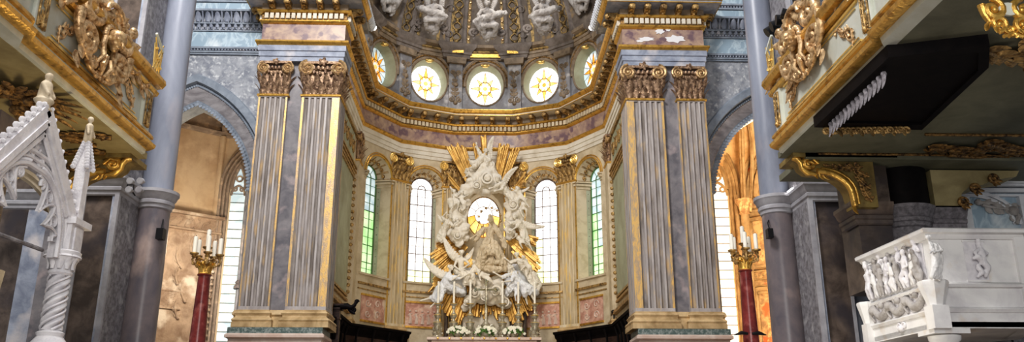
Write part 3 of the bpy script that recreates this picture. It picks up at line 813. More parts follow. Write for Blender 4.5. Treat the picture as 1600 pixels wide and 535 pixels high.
# ---- sanctuary side walls
for nm, s in sides:
    X = XC + s * 5.95; P = plane_fn((X, 31.3, 0), (0, 1, 0), (0, 0, 1), (-s, 0, 0))
    b = MB(); x0, x1 = sorted((X, X + s * .4)); b.box(x0, 31.3, 0, x1, 38.6, 18.2); struct(b.build('wall_' + nm, 'stone_cream'))
    t = thing('wall_panel', f'tall pale green panel in a carved gilt frame on the {nm} sanctuary wall', 'panel', tuple(P(3.3, 6.5)))
    q = MB(); q.prism([(1.2, 7.6), (5.6, 7.6), (5.6, 13.0), (1.2, 13.0)], P, thick=.05); q.build('field', 'stone_green', t)
    q = MB()
    for m in (.0, .18): 
        fr = [(1.2 - m, 7.6 - m), (5.6 + m, 7.6 - m), (5.6 + m, 13.0 + m), (1.2 - m, 13.0 + m)]
        for k in range(4): q.beam(P(*fr[k], .06), P(*fr[(k + 1) % 4], .06), .1, .1)
    for k in range(18): q.ball(P(5.72, 7.8 + k * .3, .1), .09, 6)
    q.build('carved_frame', 'gold_old', t)
    q = MB()
    q.k = 1; q.prism([(1.2, 13.7), (5.6, 13.7), (5.6, 15.0), (1.2, 15.0)], P, thick=.04)
    q.k = 0
    for k in range(5):
        for d in (-1, 1): cscroll(q, P, 1.75 + k * .85, 14.3, .3, pi / 2, 1.2, .05, d, .06)
        leaf(q, P, 1.75 + k * .85, 14.0, pi / 2, .6, .12, .2, .05)
    for z in (13.4, 13.6, 15.1): q.beam(P(.2, z, .05), P(6.9, z, .05), .12, .08)
    q.beam(P(.2, 7.0, .08), P(6.9, 7.0, .08), .2, .14)
    q.build('relief_band', ['gold_old', 'stone_green'], t)
# ---- drum
pst = {1: 'leftmost oval window of the dome drum, orange star, half hidden', 2: 'oval star window in the dome drum, second from the left', 3: 'central oval star window of the dome drum', 4: 'oval star window in the dome drum, second from the right', 5: 'rightmost oval window of the dome drum, orange star, half hidden'}
for i in (1, 2, 3, 4, 5):
    P, L = facet(i, -.05); c = L / 2; zc = 19.92; wn += 1
    b = MB(); N_ = 32
    e = lambda rx, rz: [(c + rx * cos(2 * pi * k / N_), zc + rz * sin(2 * pi * k / N_)) for k in range(N_)]
    b.prism([(-.0, 18.1), (L, 18.1), (L, 22.2), (0, 22.2)], P, [e(1.02, 1.2)])
    struct(b.build('wall_drum_%d' % i, 'drum'))
    w = thing('window_%d' % wn, pst[i], 'window', tuple(P(c, 18.9))); w['kind'] = 'structure'
    b = MB(); o1, o2 = e(1.02, 1.2), e(.86, 1.04); lofted(b, o1 + [o1[0]], o2 + [o2[0]], P, 0, -.6); b.build('reveal', 'stone_green', w)
    g = MB(); g.k = 0; o2 = e(.88, 1.06); g.add([P(c, zc, -.58)] + [P(x, z, -.58) for x, z in o2], [(0, k + 1, (k + 1) % N_ + 1) for k in range(N_)]); g.build('pane', 'glass_white' if i in (2, 3, 4) else 'glass_blue', w)
    g = MB(); big = i in (1, 5)
    for k in range(8):
        a = 2 * pi * k / 8 + pi / 2; ro = (.80, .97) if k % 2 == 0 or big else (.62, .76); da = .26
        pt = [(c + ro[0] * cos(a), zc + ro[1] * sin(a)), (c + .33 * cos(a + da * (1.3)), zc + .38 * sin(a + da * 1.3)), (c + .2 * cos(a), zc + .22 * sin(a)), (c + .33 * cos(a - da * 1.3), zc + .38 * sin(a - da * 1.3))]
        g.k = 0; g.add([P(x, z, -.54) for x, z in pt], [(0, 1, 2, 3)])
        g.k = 1; g.tube([P(*pt[0], -.53), P(c + .33 * cos(a + da * 1.3), zc + .38 * sin(a + da * 1.3), -.53)], .012, 4)
        g.tube([P(*pt[0], -.53), P(c + .33 * cos(a - da * 1.3), zc + .38 * sin(a - da * 1.3), -.53)], .012, 4)
        a2 = a + pi / 8; g.tube([P(c + .2 * cos(a2), zc + .24 * sin(a2), -.53), P(c + .87 * cos(a2), zc + 1.05 * sin(a2), -.53)], .012, 4)
    g.k = 1; g.tube([P(c + .33 * cos(k * pi / 12), zc + .38 * sin(k * pi / 12), -.53) for k in range(25)], .018, 4)
    g.k = 2; g.lathe([(0, 0), (.1, .0)], 8) if False else None
    cc = [(c + .13 * cos(k * pi / 4), zc + .13 * sin(k * pi / 4)) for k in range(8)]; g.add([P(x, z, -.53) for x, z in cc], [tuple(range(8))])
    g.build('star', ['glass_orange' if big else 'glass_amber', 'gold_dark', 'glass_fire'], w)
    q = MB()
    q.k = 0
    for rr, th in ((1.10, .07), (1.34, .06)):
        q.tube([P(x, z, .06) for x, z in arc(c, zc, rr, -.12, pi + .12, 26, rr * 1.14)], th, 7)
    o1 = arc(c, zc, 1.04, -.12, pi + .12, 26, 1.22); o2 = arc(c, zc, 1.38, -.12, pi + .12, 26, 1.38 * 1.14)
    q.add([P(x, z, .03) for x, z in o1] + [P(x, z, .10) for x, z in o2] + [P(x, z, .0) for x, z in o2], [(i, i + 1, i + 28, i + 27) for i in range(26)] + [(i + 27, i + 28, i + 55, i + 54) for i in range(26)])
    q.k = 1; q.tube([P(x, z, .06) for x, z in arc(c, zc, 1.22, -.1, pi + .1, 26, 1.22 * 1.14)], .05, 6)
    q.k = 0; q.tube([P(x, z, .02) for x, z in arc(c, zc, 1.04, 0, 2 * pi, 32, 1.22)], .05, 6)
    q.build('arched_hood', ['drum_brown', 'gold_dark'], w)
    q = MB()
    for sx in (-1, 1): q.tube([P(x, z, .1) for x, z in spiral(c + sx * 1.38, zc - .1, .17, pi / 2, 1.8, 20, .1, -sx)], .05, 6)
    q.build('volute', 'stone_blue', w)
    q = MB(); q.ball(P(c, zc + 1.12, .0), .14, 8, (1.6, .8, .7)); 
    for sx in (-1, 1): leaf(q, P, c, zc + 1.1, pi / 2 - sx * 1.2, .35, .08, .1, .03)
    q.build('keystone_ornament', 'gold_bright', w)
# drum brackets
for k in range(1, 7):
    c_ = V((*APV[k], 0)); a = V((*APV[k - 1], 0)); e_ = V((*APV[k + 1], 0)); d = ((c_ - a).normalized() + (e_ - c_).normalized()).normalized(); n = V((d.y, -d.x, 0))
    P = plane_fn(c_ + n * .02, d, (0, 0, 1), n)
    t = thing('carved_bracket', ['carved brown bracket pier at the far left end of the dome drum', 'carved bracket pier between the leftmost two oval windows', 'carved bracket pier just left of the central oval window', 'carved bracket pier just right of the central oval window', 'carved bracket pier between the rightmost two oval windows', 'carved brown bracket pier at the far right end of the dome drum'][k - 1], 'bracket', tuple(P(0, 18.3)))
    q = MB(); q.prism([(-.42, 18.2), (.42, 18.2), (.36, 18.6), (.36, 21.0), (.48, 21.2), (-.48, 21.2), (-.36, 21.0), (-.36, 18.6)], P, thick=.22); q.build('shaft', 'drum', t)
    q = MB(); Q = lambda u, v, ww=0: P(u, v, ww + .22)
    frond(q, Q, 0, 19.1, pi / 2, 1.1, .06, .05, 0, 4)
    for sx in (-1, 1):
        cscroll(q, Q, sx * .2, 18.95, .17, pi / 2, 1.4, .045, sx); cscroll(q, Q, sx * .17, 20.5, .15, -pi / 2, 1.4, .045, -sx)
        q.beam(Q(sx * .32, 18.7, 0), Q(sx * .32, 20.9, 0), .04, .05)
    q.ball(Q(0, 19.8, .02), .14, 8); q.ball(Q(0, 18.75, .02), .12, 8)
    q.build('carved_ornament', 'drum_brown', t)
    q = MB(); q.prism([(-.5, 21.0), (.5, 21.0), (.55, 21.35), (-.55, 21.35)], P, thick=.4); q.build('capital', 'drum_brown', t)
# drum base course & ring cornice
b = MB(); b.k = 0; b.sweep(APV[1:7], [(0, 18.15), (.12, 18.15), (.12, 18.45), (.05, 18.55), (0, 18.55)])
struct(b.build('trim_3', 'drum'))
t = thing('ring_cornice', 'brown and gold moulded cornice ring at the foot of the dome', 'cornice', (XC, 42, 21.3))
def brk(path, seg, out):   # breaks forward over every bracket
    return path
b = MB(); b.k = 0; b.sweep(APV, [(0, 21.3), (.10, 21.32), (.14, 21.5), (.2, 21.52), (.2, 21.66)])
b.sweep(APV, [(.2, 21.8), (.42, 21.9), (.46, 22.05), (.3, 22.15), (-.1, 22.2)]); b.build('moulding', 'drum_brown', t)
b = MB(); b.sweep(APV, [(.2, 21.66), (.26, 21.68), (.3, 21.76), (.2, 21.8)]); b.build('gilt_line', 'dome_gold', t)
b = MB()
for k in range(1, 7):
    c_ = V((*APV[k], 0)); a = V((*APV[k - 1], 0)); e_ = V((*APV[k + 1], 0)); d = ((c_ - a).normalized() + (e_ - c_).normalized()).normalized(); n = V((d.y, -d.x, 0))
    pa = [c_ - d * .62, c_ - d * .62 + n * .28, c_ + d * .62 + n * .28, c_ + d * .62]
    b.k = 0; b.sweep([(p.x, p.y) for p in pa], [(0, 21.3), (.10, 21.32), (.14, 21.5), (.2, 21.52), (.2, 21.66), (.42, 21.9), (.46, 22.05), (.3, 22.15), (-.3, 22.2)])
b.build('projecting_block', 'dome_rib', t)
b = MB(); P, L = facet(3); b.prism([(.35, 21.42), (L - .35, 21.42), (L - .35, 21.62), (.35, 21.62)], lambda u, v, w: P(u, v, w + .17), thick=.06)
for sx in (0.0, 1.0): b.prism([(L * sx - .45, 21.55), (L * sx + .45, 21.55), (L * sx + .45, 21.7), (L * sx - .45, 21.7)], lambda u, v, w: P(u, v, w + .48), thick=.04)
b.build('gilt_block', 'gold', t)
# ---- dome
DA, DB, DH, DZ = 5.95, 3.9, 5.8, 22.1
def dome(phi, th, r=0.0): return V((XC + (DA - r) * cos(phi) * cos(th), 38.5 + (DB - r) * sin(phi) * cos(th), DZ + (DH - r) * sin(th)))
b = MB(); b.grid(lambda u, v: dome(pi + .25 - u * (pi + .5), v * pi / 2), 48, 16); 
o = b.build('ceiling', 'dome_ground'); struct(o)
def domehit(x, y, r=.12):
    d = ray(x, y); best = None; t = 30.0
    while t < 46:
        p = CAM + d * t
        if p.z > DZ and p.y > 38.5 and ((p.x - XC) / (DA - r)) ** 2 + ((p.y - 38.5) / (DB - r)) ** 2 + ((p.z - DZ) / (DH - r)) ** 2 > 1: return p
        if p.z <= DZ and p.y > 42.2: return p
        t += .02
    return CAM + d * 42
rib_l = ['pair of grey stucco dome ribs framing gilt scrolls, far left', 'pair of grey stucco dome ribs left of the central seated figure', 'pair of grey stucco dome ribs right of the central seated figure', 'pair of grey stucco dome ribs framing gilt scrolls, far right']
for k, ph in enumerate((136.3, 105.8, 74.2, 43.7)):
    ph = RAD(ph); t = thing('dome_rib', rib_l[k], 'dome rib', tuple(dome(ph, 0)))
    for sg in (-1, 1):
        q = MB(); q.k = 0
        q.grid(lambda u, v, sg=sg: dome(ph + sg * RAD(4.6) + RAD(1.5) * (u - .5) * 2, v * 1.2, .10 * (1 if .1 < u < .9 else 0)), 4, 14); q.build('strip', 'dome_rib', t)
    q = MB()
    for j in range(9):
        th = .06 + j * .11; c0 = dome(ph, th, .06); q.ball(c0, .13, 7)
        for sg in (-1, 1):
            q.tube([dome(ph + sg * RAD(2.4) * sin(a * pi), th + a * .09, .07) for a in (0, .25, .5, .75, 1)], .045, 5)
    q.build('gilt_scrollwork', 'dome_gold', t)
t = thing('rosette_border', 'gilt rosette borders either side of the central seated dome figure', 'border', tuple(dome(pi / 2, 0)))
for sg in (-1, 1):
    q = MB(); ph = pi / 2 + sg * RAD(9.2)
    q.grid(lambda u, v: dome(ph + RAD(.8) * (u - .5) * 2, v * 1.2, .05), 2, 14); q.build('strip', 'dome_gold', t)
    q = MB()
    for j in range(16): q.ball(dome(ph, .03 + j * .062, .07), .085, 6)
    q.build('rosette', 'gold_rose', t)
for s0, nm in ((1, 'left'), (-1, 'right')):
    t = thing('dome_scrollwork', f'dark gilt background panel with scrolls on the {nm} side of the dome', 'panel', tuple(dome(pi / 2 + s0 * RAD(30), 0)))
    q = MB()
    for a in (18.5, 26, 38, 50):
        ph = pi / 2 + s0 * RAD(a); q.grid(lambda u, v, ph=ph: dome(ph + RAD(.9) * (u - .5) * 2, .02 + v * 1.1, .04), 2, 12)
    q.build('strip', 'dome_gold', t)
    q = MB()
    for a in (20.5, 40):
        for j in range(3):
            ph = pi / 2 + s0 * RAD(a); q.tube([dome(ph + .06 * cos(k * .5) * (1 - k / 18), .12 + j * .26 + .05 * sin(k * .5) * (1 - k / 18), .1) for k in range(15)], .05, 5)
    q.build('scroll', 'dome_rib', t)
# ================================================================ TRANSEPT WALLS WITH POINTED ARCHES, CHAPELS
for nm, s in sides:
    cx = XC + s * 11.2; Y0 = 31.0
    P = lambda u, v, w=0: V((u, Y0 - w, v))
    b = MB(); xa, xb = sorted((XC + s * 8.3, XC + s * 19))
    ho = pointed(cx, 3.0, 10.6, 4.35, 14, zb=.02)
    b.prism([(xa, 0), (xb, 0), (xb, 21), (xa, 21)], P, [ho], thick=None)
    o = b.build('wall_transept_' + nm, 'rough_plaster'); struct(o)
    t = thing('pointed_arch', f'blue-grey pointed arch with carved leaf edge opening into the {nm} chapel', 'arch', (cx, Y0, 0))
    def band(hw0, r0, hw1, r1, w0, w1, mat, name):
        q = MB(); o0 = pointed(cx, hw0, 10.6, r0, 16, zb=.1); o1 = pointed(cx, hw1, 10.6, r1, 16, zb=.1)
        n = len(o0); q.add([P(x, z, w0) for x, z in o0] + [P(x, z, w1) for x, z in o1], [(i, i + 1, i + 1 + n, i + n) for i in range(n - 1)])
        q.build(name, mat, t)
    band(3.32, 4.75, 3.27, 4.68, .0, .14, 'arch_stone', 'hood_edge'); band(3.27, 4.68, 3.0, 4.4, .14, .12, 'arch_stone', 'hood_band')
    band(3.0, 4.4, 2.95, 4.33, .12, -.08, 'arch_stone', 'step'); band(2.95, 4.33, 2.85, 4.2, -.08, -.1, 'gold_dark', 'dentil_ground')
    band(2.85, 4.2, 2.45, 3.75, -.02, -.3, 'arch_marbled', 'marbled_band'); band(2.45, 3.75, 2.3, 3.58, -.28, -.34, 'arch_stone', 'inner_band')
    band(2.28, 3.55, 2.28, 3.55, -.34, -1.1, 'arch_stone', 'soffit')
    q = MB()
    o0 = [V((x, 0, z)) for x, z in pointed(cx, 2.9, 10.6, 4.27, 30, zb=4)]
    for i in range(1, len(o0) - 1):
        for h in (.25, .75):
            p = o0[i].lerp(o0[min(i + 1, len(o0) - 1)], h); p = V((p.x, Y0 + .04, p.z)); q.ball(p, .062, 4)
    q.build('dentil', 'arch_stone', t)
    q = MB(); pts = pointed(cx, 2.36, 10.6, 3.66, 32)
    pts = pts[1:-1]
    for i in range(len(pts)):
        x, z = pts[i]; x2, z2 = pts[min(i + 1, len(pts) - 1)]; a = atan2(z2 - z, x2 - x) if i < len(pts) - 1 else -pi / 2
        leaf(q, lambda u, v, w=0: P(u, v, w - .3), x, z, a - pi / 2 + .3, .17, .09, .4, 0, 3)
        q.ball(P(x, z, -.3), .055, 5)
    q.build('leaf_edge', 'arch_stone', t)
    # upper bands
    x0, x1 = xa + .1, xb
    t = thing('upper_wall_band', f'pale blue veined marble band with carved leaf and bead mouldings above the {nm} arch', 'wall band', (cx, Y0, 16.2))
    q = MB(); q.prism([(x0, 16.5), (x1, 16.5), (x1, 17.15), (x0, 17.15)], P, thick=.06); q.build('veined_marble', 'marble_veined', t)
    q = MB(); q.prism([(x0, 18.05), (x1, 18.05), (x1, 18.32), (x0, 18.32)], P, thick=.3); q.prism([(x0, 18.6), (x1, 18.6), (x1, 21), (x0, 21)], P, thick=.3); q.build('upper_marble', 'marble_veined', t)
    q = MB()
    for z, w, h in ((16.2, .08, .06), (16.27, .12, .06), (16.45, .12, .08), (17.2, .10, .06), (17.5, .16, .05), (18.0, .34, .08), (18.38, .36, .07), (18.55, .4, .08)):
        q.box(x0, Y0 - w, z - h / 2, x1, Y0, z + h / 2)
    q.build('moulding', 'arch_stone', t)
    q = MB(); n = int((x1 - x0) / .12)
    xc_, xe = (x1 - 5.6, x1) if s < 0 else (x0, x0 + 5.6)
    n = int((xe - xc_) / .12)
    for i in range(n):
        x = xc_ + (i + .5) * .12; q.ball((x, Y0 - .09, 16.36), .042, 5); q.ball((x, Y0 - .12, 17.27), .045, 5)
        q.box(x - .035, Y0 - .34, 18.44, x + .035, Y0 - .3, 18.52)
    n = int((xe - xc_) / .24)
    for i in range(n):
        x = xc_ + (i + .5) * .24; Q = lambda u, v, w=0: P(u, v, w + .1); leaf(q, Q, x, 17.32, pi / 2, .17, .09, .3, 0, 3)
    n = int((xe - xc_) / .38)
    for i in range(n):
        x = xc_ + (i + .5) * .38; Q = lambda u, v, w=0: P(u, v, w + .1); leaf(q, Q, x, 17.56, pi / 2, .42, .15, .5, 0, 4)
        q.tube([P(x + .19, 17.56, .12), P(x + .19, 17.8, .2), P(x + .19, 17.96, .3)], .035, 5)
    q.build('carved_moulding', 'stone_blue', t)
# ---- left chapel
CL = [(-19, 33.0), (-16.0, 35.1), (-14.3, 36.4), (-12.15, 38.1), (-8.2, 38.5)]
def wallstrip(b, path, z0, z1, w=0):
    for i in range(len(path) - 1): b.add([(*path[i], z0), (*path[i + 1], z0), (*path[i + 1], z1), (*path[i], z1)], [(0, 1, 2, 3)])
b = MB(); b.k = 0; wallstrip(b, CL, 0, 15.3); b.k = 1; wallstrip(b, CL, 15.3, 19)
b.k = 0; b.add([(-19, 31, 19), (-8, 31, 19), (-8, 39, 18.6), (-19, 39, 18.6)], [(0, 1, 2, 3)]); b.add([(-8.2, 31, 0), (-8.2, 39, 0), (-8.2, 39, 18), (-8.2, 31, 18)], [(0, 1, 2, 3)])
struct(b.build('wall_chapel_left', ['chapel_beige', 'chapel_stone']))
b = MB(); b.sweep(CL, [(0, 15.2), (.12, 15.26), (.16, 15.4), (.05, 15.46), (0, 15.5)]); 
for i in range(1, 9): pass
struct(b.build('trim_4', 'chapel_stone'))
t = thing('vault_rib', 'dark carved ribs on the upper wall of the left chapel', 'rib', (-12.3, 37.8, 15.4))
for x0, y0 in ((-12.3, 37.8), (-14.4, 36.15), (-15.8, 35.0)):
    b = MB(); b.tube([(x0, y0, 15.4), (x0, y0 - .1, 16.6), (x0 + .1, y0 - .5, 18.2)], .13, 6)
    for k in range(9): b.ball((x0 + .0, y0 - .12, 15.6 + k * .3), .14, 6)
    b.build('rib', 'chapel_stone', t)
b = MB()
for x0, y0 in ((-12.35, 37.85), (-14.35, 36.2), (-14.7, 35.95)): b.tube([(x0, y0, 4), (x0, y0, 15.2)], .13, 8)
tag(b.build('wall_shaft', 'chapel_beige', loc=(-12.3, 37.5, 9.4)), 'slender beige shafts rising on the left chapel wall', 'shaft')
# blind arch + tall window
def gothic_window(name, label, cxp, P, gw, zb, zs, rise, frame_m, panes, lead_m='lead', jamb=(.16, .30, .44), tracery=True):
    w = thing(name, label, 'window', tuple(P(cxp, zb))); w['kind'] = 'structure'
    q = MB()
    for j, r_ in enumerate(jamb): q.tube([P(x, z, .05 + .12 * j) for x, z in pointed(cxp, gw + r_, zs, rise + r_ * 1.4, 12, zb=zb - 2)], .075, 6)
    q.build('jamb_moulding', frame_m, w)
    g = MB(); ol = pointed(cxp, gw, zs, rise, 10, zb=zb); g.prism(ol, lambda u, v, ww: P(u, v, .02)); g.build('pane', panes, w)
    f = MB(); n = int((zs - zb) / .42)
    for i in range(n + 1): z = zb + i * .42; f.beam(P(cxp - gw, z, .05), P(cxp + gw, z, .05), .03, .03)
    for u in (-gw * .36, gw * .36): f.beam(P(cxp + u, zb, .05), P(cxp + u, zs, .05), .025, .025)
    f.build('leading', lead_m, w)
    if tracery:
        f = MB(); hg = gw / 2
        f.tube([P(x, z, .08) for x, z in pointed(cxp, gw * .98, zs - .3, gw * 1.5, 8)], .06, 6)
        f.tube([P(cxp + gw * .42 * cos(a * pi / 6), zs + rise * .42 + gw * .42 * sin(a * pi / 6), .08) for a in range(13)], .05, 5)
        for sx in (-1, 1): f.tube([P(cxp + sx * hg + hg * .55 * cos(a * pi / 6), zs + .0 + hg * .55 * sin(a * pi / 6), .08) for a in range(13)], .045, 5)
        f.tube([P(x, z, .06) for x, z in pointed(cxp, gw, zs, rise, 10)], .09, 6)
        f.build('tracery', frame_m, w)
    return w
PL_ = plane_fn((-12.15, 38.06, 0), (3.95, .4, 0), (0, 0, 1), (.4, -3.95, 0))
gothic_window('window_11', 'tall narrow lancet window of the left chapel, beside the left pier', .68, lambda u, v, w=0: PL_(u, v, w), .31, 4.5, 12.7, 1.2, 'chapel_stone', 'glass_blue', 'verdigris')
t = thing('column_cluster', 'dark slender shaft with small carved capital right of the left lancet window', 'column', (-10.85, 37.7, 4.5))
q = MB(); q.tube([(-10.85, 37.7, 3), (-10.85, 37.7, 13.1)], .17, 12); q.build('shaft', 'stone_blue', t)
q = MB(); q.lathe([(.17, 0), (.2, .08), (.22, .3), (.34, .5), (.36, .6), (.2, .62)], 12, (-10.85, 37.7, 13.0)); q.build('capital', 'grey_carved', t)
q = MB(); q.lathe([(.3, 0), (.3, .1), (.22, .2), (.25, .3), (.17, .4)], 12, (-10.85, 37.7, 8.0)); q.build('base', 'grey_carved', t)
# tomb relief
A0 = V((-13.6, 36.44, 0)); e1 = V((2.7, 2.4, 0)).normalized(); PT0 = plane_fn((-14.25, 36.42, 0), (2.15, 1.7, 0), (0, 0, 1), (1.7, -2.15, 0)); PT = lambda u, v, w=0: PT0(u, v + 2.0, w)
t = thing('wall_tomb', 'weathered beige stone tomb relief with scrolled frieze on the left chapel wall', 'tomb', tuple(PT(1.5, 4.5)))
q = MB(); q.prism([(-.1, 0), (2.55, 0), (2.55, 9.2), (-.1, 9.2)], PT, thick=.2); q.build('slab', 'chapel_relief', t)
q = MB(); q.prism([(-.15, 8.55), (2.6, 8.55), (2.6, 9.15), (-.15, 9.15)], lambda u, v, w: PT(u, v, w + .2), thick=.06)
Q = lambda u, v, w=0: PT(u, v, w + .27)
for k in range(7):
    sscroll(q, Q, -.1 + k * .38, 8.62, .15 + k * .38, 9.0, .09 * (1 if k % 2 else -1), .035)
    leaf(q, Q, .0 + k * .38, 8.7, .8, .25, .06, .2)
q.build('frieze', 'chapel_relief', t)
q = MB(); q.beam(PT(-.25, 9.2, .25), PT(2.7, 9.2, .25), .5, .12); q.beam(PT(-.15, 8.5, .22), PT(2.65, 8.5, .22), .36, .07); q.build('cornice', 'chapel_relief', t)
q = MB()
for u in (.0, 2.45):
    q.beam(PT(u, 0, .2), PT(u, 8.5, .2), .14, .22)
    for k in range(18): q.ball(PT(u, 3.4 + k * .28, .34), .07, 5)
q.beam(PT(.1, 3, .2), PT(.1, 8.4, .2), .05, .08)
q.build('pilaster_strip', 'chapel_relief', t)
q = MB()
for k in range(5):
    frond(q, Q, 1.2 + .25 * sin(k * 2), 4.6 + k * .72, pi / 2 + .5 * sin(k * 3), .8, .07, .25, -.04, 3)
q.build('carved_relief', 'chapel_relief', t)
q = MB(); q.k = 0; q.prism([(.3, 5.0), (1.25, 5.0), (1.25, 5.75), (.3, 5.75)], lambda u, v, w: PT(u, v, w + .2), thick=.05)
for (a, c_) in (((.3, 5.0), (1.25, 5.0)), ((1.25, 5.0), (1.25, 5.75)), ((1.25, 5.75), (.3, 5.75)), ((.3, 5.75), (.3, 5.0))): q.beam(PT(*a, .26), PT(*c_, .26), .04, .05)
q.k = 1
for r_, (a, n) in enumerate(((.44, 6), (.5, 7), (.42, 8), (.5, 6))):
    for k in range(n):
        u = a + k * .095; z = 5.6 - r_ * .15
        q.beam(PT(u, z, .26), PT(u, z - .08, .26), .012, .012)
        if (k + r_) % 2: q.beam(PT(u, z - .07, .26), PT(u + .05, z - .07, .26), .012, .012)
        if (k + r_) % 3: q.beam(PT(u, z, .26), PT(u + .05, z, .26), .012, .012)
q.build('inscription_plaque', ['chapel_relief', 'lead'], t)
# ---- right chapel
CR = [(8.2, 38.7), (11.6, 38.5), (12.2, 38.2), (15.6, 35.6), (19, 33.0)]
b = MB(); wallstrip(b, CR, 0, 13.2); b.add([(8.0, 31, 0), (8.0, 39, 0), (8.0, 39, 18), (8.0, 31, 18)], [(0, 1, 2, 3)])
def vault(u, v):   # curved orange web
    i = u * (len(CR) - 1); k = min(int(i), len(CR) - 2); f = i - k
    x = CR[k][0] * (1 - f) + CR[k + 1][0] * f; y = CR[k][1] * (1 - f) + CR[k + 1][1] * f
    a = v * pi / 2; return V((x + (12.6 - x) * (1 - cos(a)), y + (30.6 - y) * (1 - cos(a)), 13.2 + 4.8 * sin(a)))
b.grid(vault, 16, 8)
struct(b.build('wall_chapel_right', 'chapel_orange'))
PR_ = plane_fn((8.2, 38.65, 0), (3.4, -.2, 0), (0, 0, 1), (-.2, -3.4, 0))
gothic_window('window_12', 'tall lancet window with tracery of the right chapel, beside the right pier', 2.78, lambda u, v, w=0: PR_(u, v, w), .43, 4.5, 13.0, 1.5, 'rib_stone', 'glass_dim', 'lead')
t = thing('vault_rib', 'bundle of orange vault ribs fanning over the right chapel', 'rib', (12, 37.6, 12.5))
def ribarc(p0, p1, bow, r, name='rib', mat='rib_stone'):
    q = MB(); p0 = V(p0); p1 = V(p1); bow = V(bow); pts = [p0.lerp(p1, k / 12) + bow * sin(pi * k / 12) for k in range(13)]
    q.tube(pts, r, 6); q.tube([p + V((0, -r, -r * .3)) for p in pts], r * .5, 5); q.build(name, mat, t)
BO = (11.75, 36.3, 16.7)
for p0, bow, r in (((12.0, 37.9, 12.4), (0, 0, .35), .14), ((12.3, 37.8, 12.4), (.3, 0, .5), .09), ((15.0, 35.9, 12.6), (.5, 0, 1.2), .14), ((14.4, 36.3, 12.6), (.4, 0, 1.0), .09), ((8.4, 38.2, 13.4), (-.2, 0, .8), .12), ((16.0, 32.5, 16.6), (0, 0, .7), .15), ((14.2, 31.8, 17.2), (0, 0, .6), .13), ((9.2, 33.0, 16.0), (0, 0, .6), .12)): ribarc(p0, BO, bow, r)
q = MB(); q.ball(BO, .28, 8, (1, 1, .6)); q.build('boss', 'rib_stone', t)
for dx in (0, .26, .52):
    q = MB(); q.tube([(x, 38.0 - dx * .4 + (x - 12.2) * -.74, z) for x, z in pointed(13.7, 1.75 - dx, 12.4, 3.4 - dx * 1.3, 12)], .12, 6); q.build('wall_arch', 'rib_stone', t)
    q = MB(); q.tube([(x, 38.35 - dx * .4, z) for x, z in pointed(10.97, .62 + dx * .5, 13.0, 2.0 + dx * .8, 12, zb=3)], .085, 6); q.build('wall_arch', 'rib_stone', t)
t = thing('colonnette', 'orange stone colonnette with carved capital right of the right lancet window', 'column', (11.95, 37.8, 0))
q = MB(); q.tube([(11.95, 37.8, 2), (11.95, 37.8, 11.9)], .2, 12); q.tube([(11.68, 38.0, 2), (11.68, 38.0, 12.6)], .1, 8); q.build('shaft', 'rib_stone', t)
q = MB(); q.lathe([(.2, 0), (.25, .06), (.22, .12), (.26, .4), (.38, .6), (.4, .72), (.2, .74)], 12, (11.95, 37.8, 11.6))
Q = lambda u, v, w=0: V((11.95 + u, 37.8 - .2 - w, v + .9))
for k in range(4): leaf(q, Q, -.24 + k * .16, 10.8, pi / 2, .45, .08, .4)
q.build('capital', 'fresco_fig', t)
PF0 = plane_fn((12.25, 38.1, 0), (3.4, -2.6, 0), (0, 0, 1), (-2.6, -3.4, 0)); PF = lambda u, v, w=0: PF0(u, v, w)
fr = [(5.0, 8.0, 'framed fresco with standing figures low on the right chapel wall', 4), (9.2, 11.4, 'red and ochre fresco in the middle tier of the right chapel wall', 5), (12.0, 14.2, 'faded brown fresco scene at the top of the right chapel wall', 3)]
for z0, z1, lab, nf in fr:
    t = thing('fresco_panel', lab, 'fresco', tuple(PF(1, z0)))
    q = MB(); q.prism([(.15, z0), (2.6, z0), (2.6, z1), (.15, z1)], PF, thick=.04); q.build('painted_ground', 'fresco', t)
    q = MB()
    for r_ in range(2):
        for k in range(nf):
            u = .4 + k * 2.0 / nf + .15 * r_; zb = z0 + .15 + r_ * .85; h = .75 + .15 * sin(k * 3 + r_)
            q.prism([(u - .14, zb), (u + .16, zb), (u + .11, zb + h * .5), (u + .13, zb + h * .75), (u + .03, zb + h * .8), (u - .08, zb + h * .78), (u - .11, zb + h * .5)], lambda a, c_, w: PF(a, c_, w + .045), thick=.01)
            q.ball(PF(u + .01, zb + h * .9, .045), .075, 7, (1, .3, 1))
    q.build('painted_figure', 'fresco_fig', t)
    q = MB(); f4 = [(.1, z0), (2.65, z0), (2.65, z1), (.1, z1)]
    for k in range(4): q.beam(PF(*f4[k], .05), PF(*f4[(k + 1) % 4], .05), .1, .12)
    q.build('frame', 'rib_stone', t)
t = thing('frieze_band', 'red and gold painted frieze between the fresco tiers of the right chapel', 'frieze', tuple(PF(1, 8)))
q = MB(); q.prism([(.0, 8.3), (2.7, 8.3), (2.7, 8.95), (.0, 8.95)], PF, thick=.06); q.build('band', 'fresco', t)
q = MB()
for z in (8.3, 8.6, 8.97): q.beam(PF(0, z, .08), PF(2.8, z, .08), .14, .07)
for k in range(16): q.ball(PF(.1 + k * .17, 8.78, .08), .06, 6)
q.build('moulding', 'rib_stone', t)
b = MB(); b.sweep(CR[2:], [(0, 11.55), (.1, 11.6), (.15, 11.75), (0, 11.8)]); struct(b.build('trim_5', 'rib_stone'))
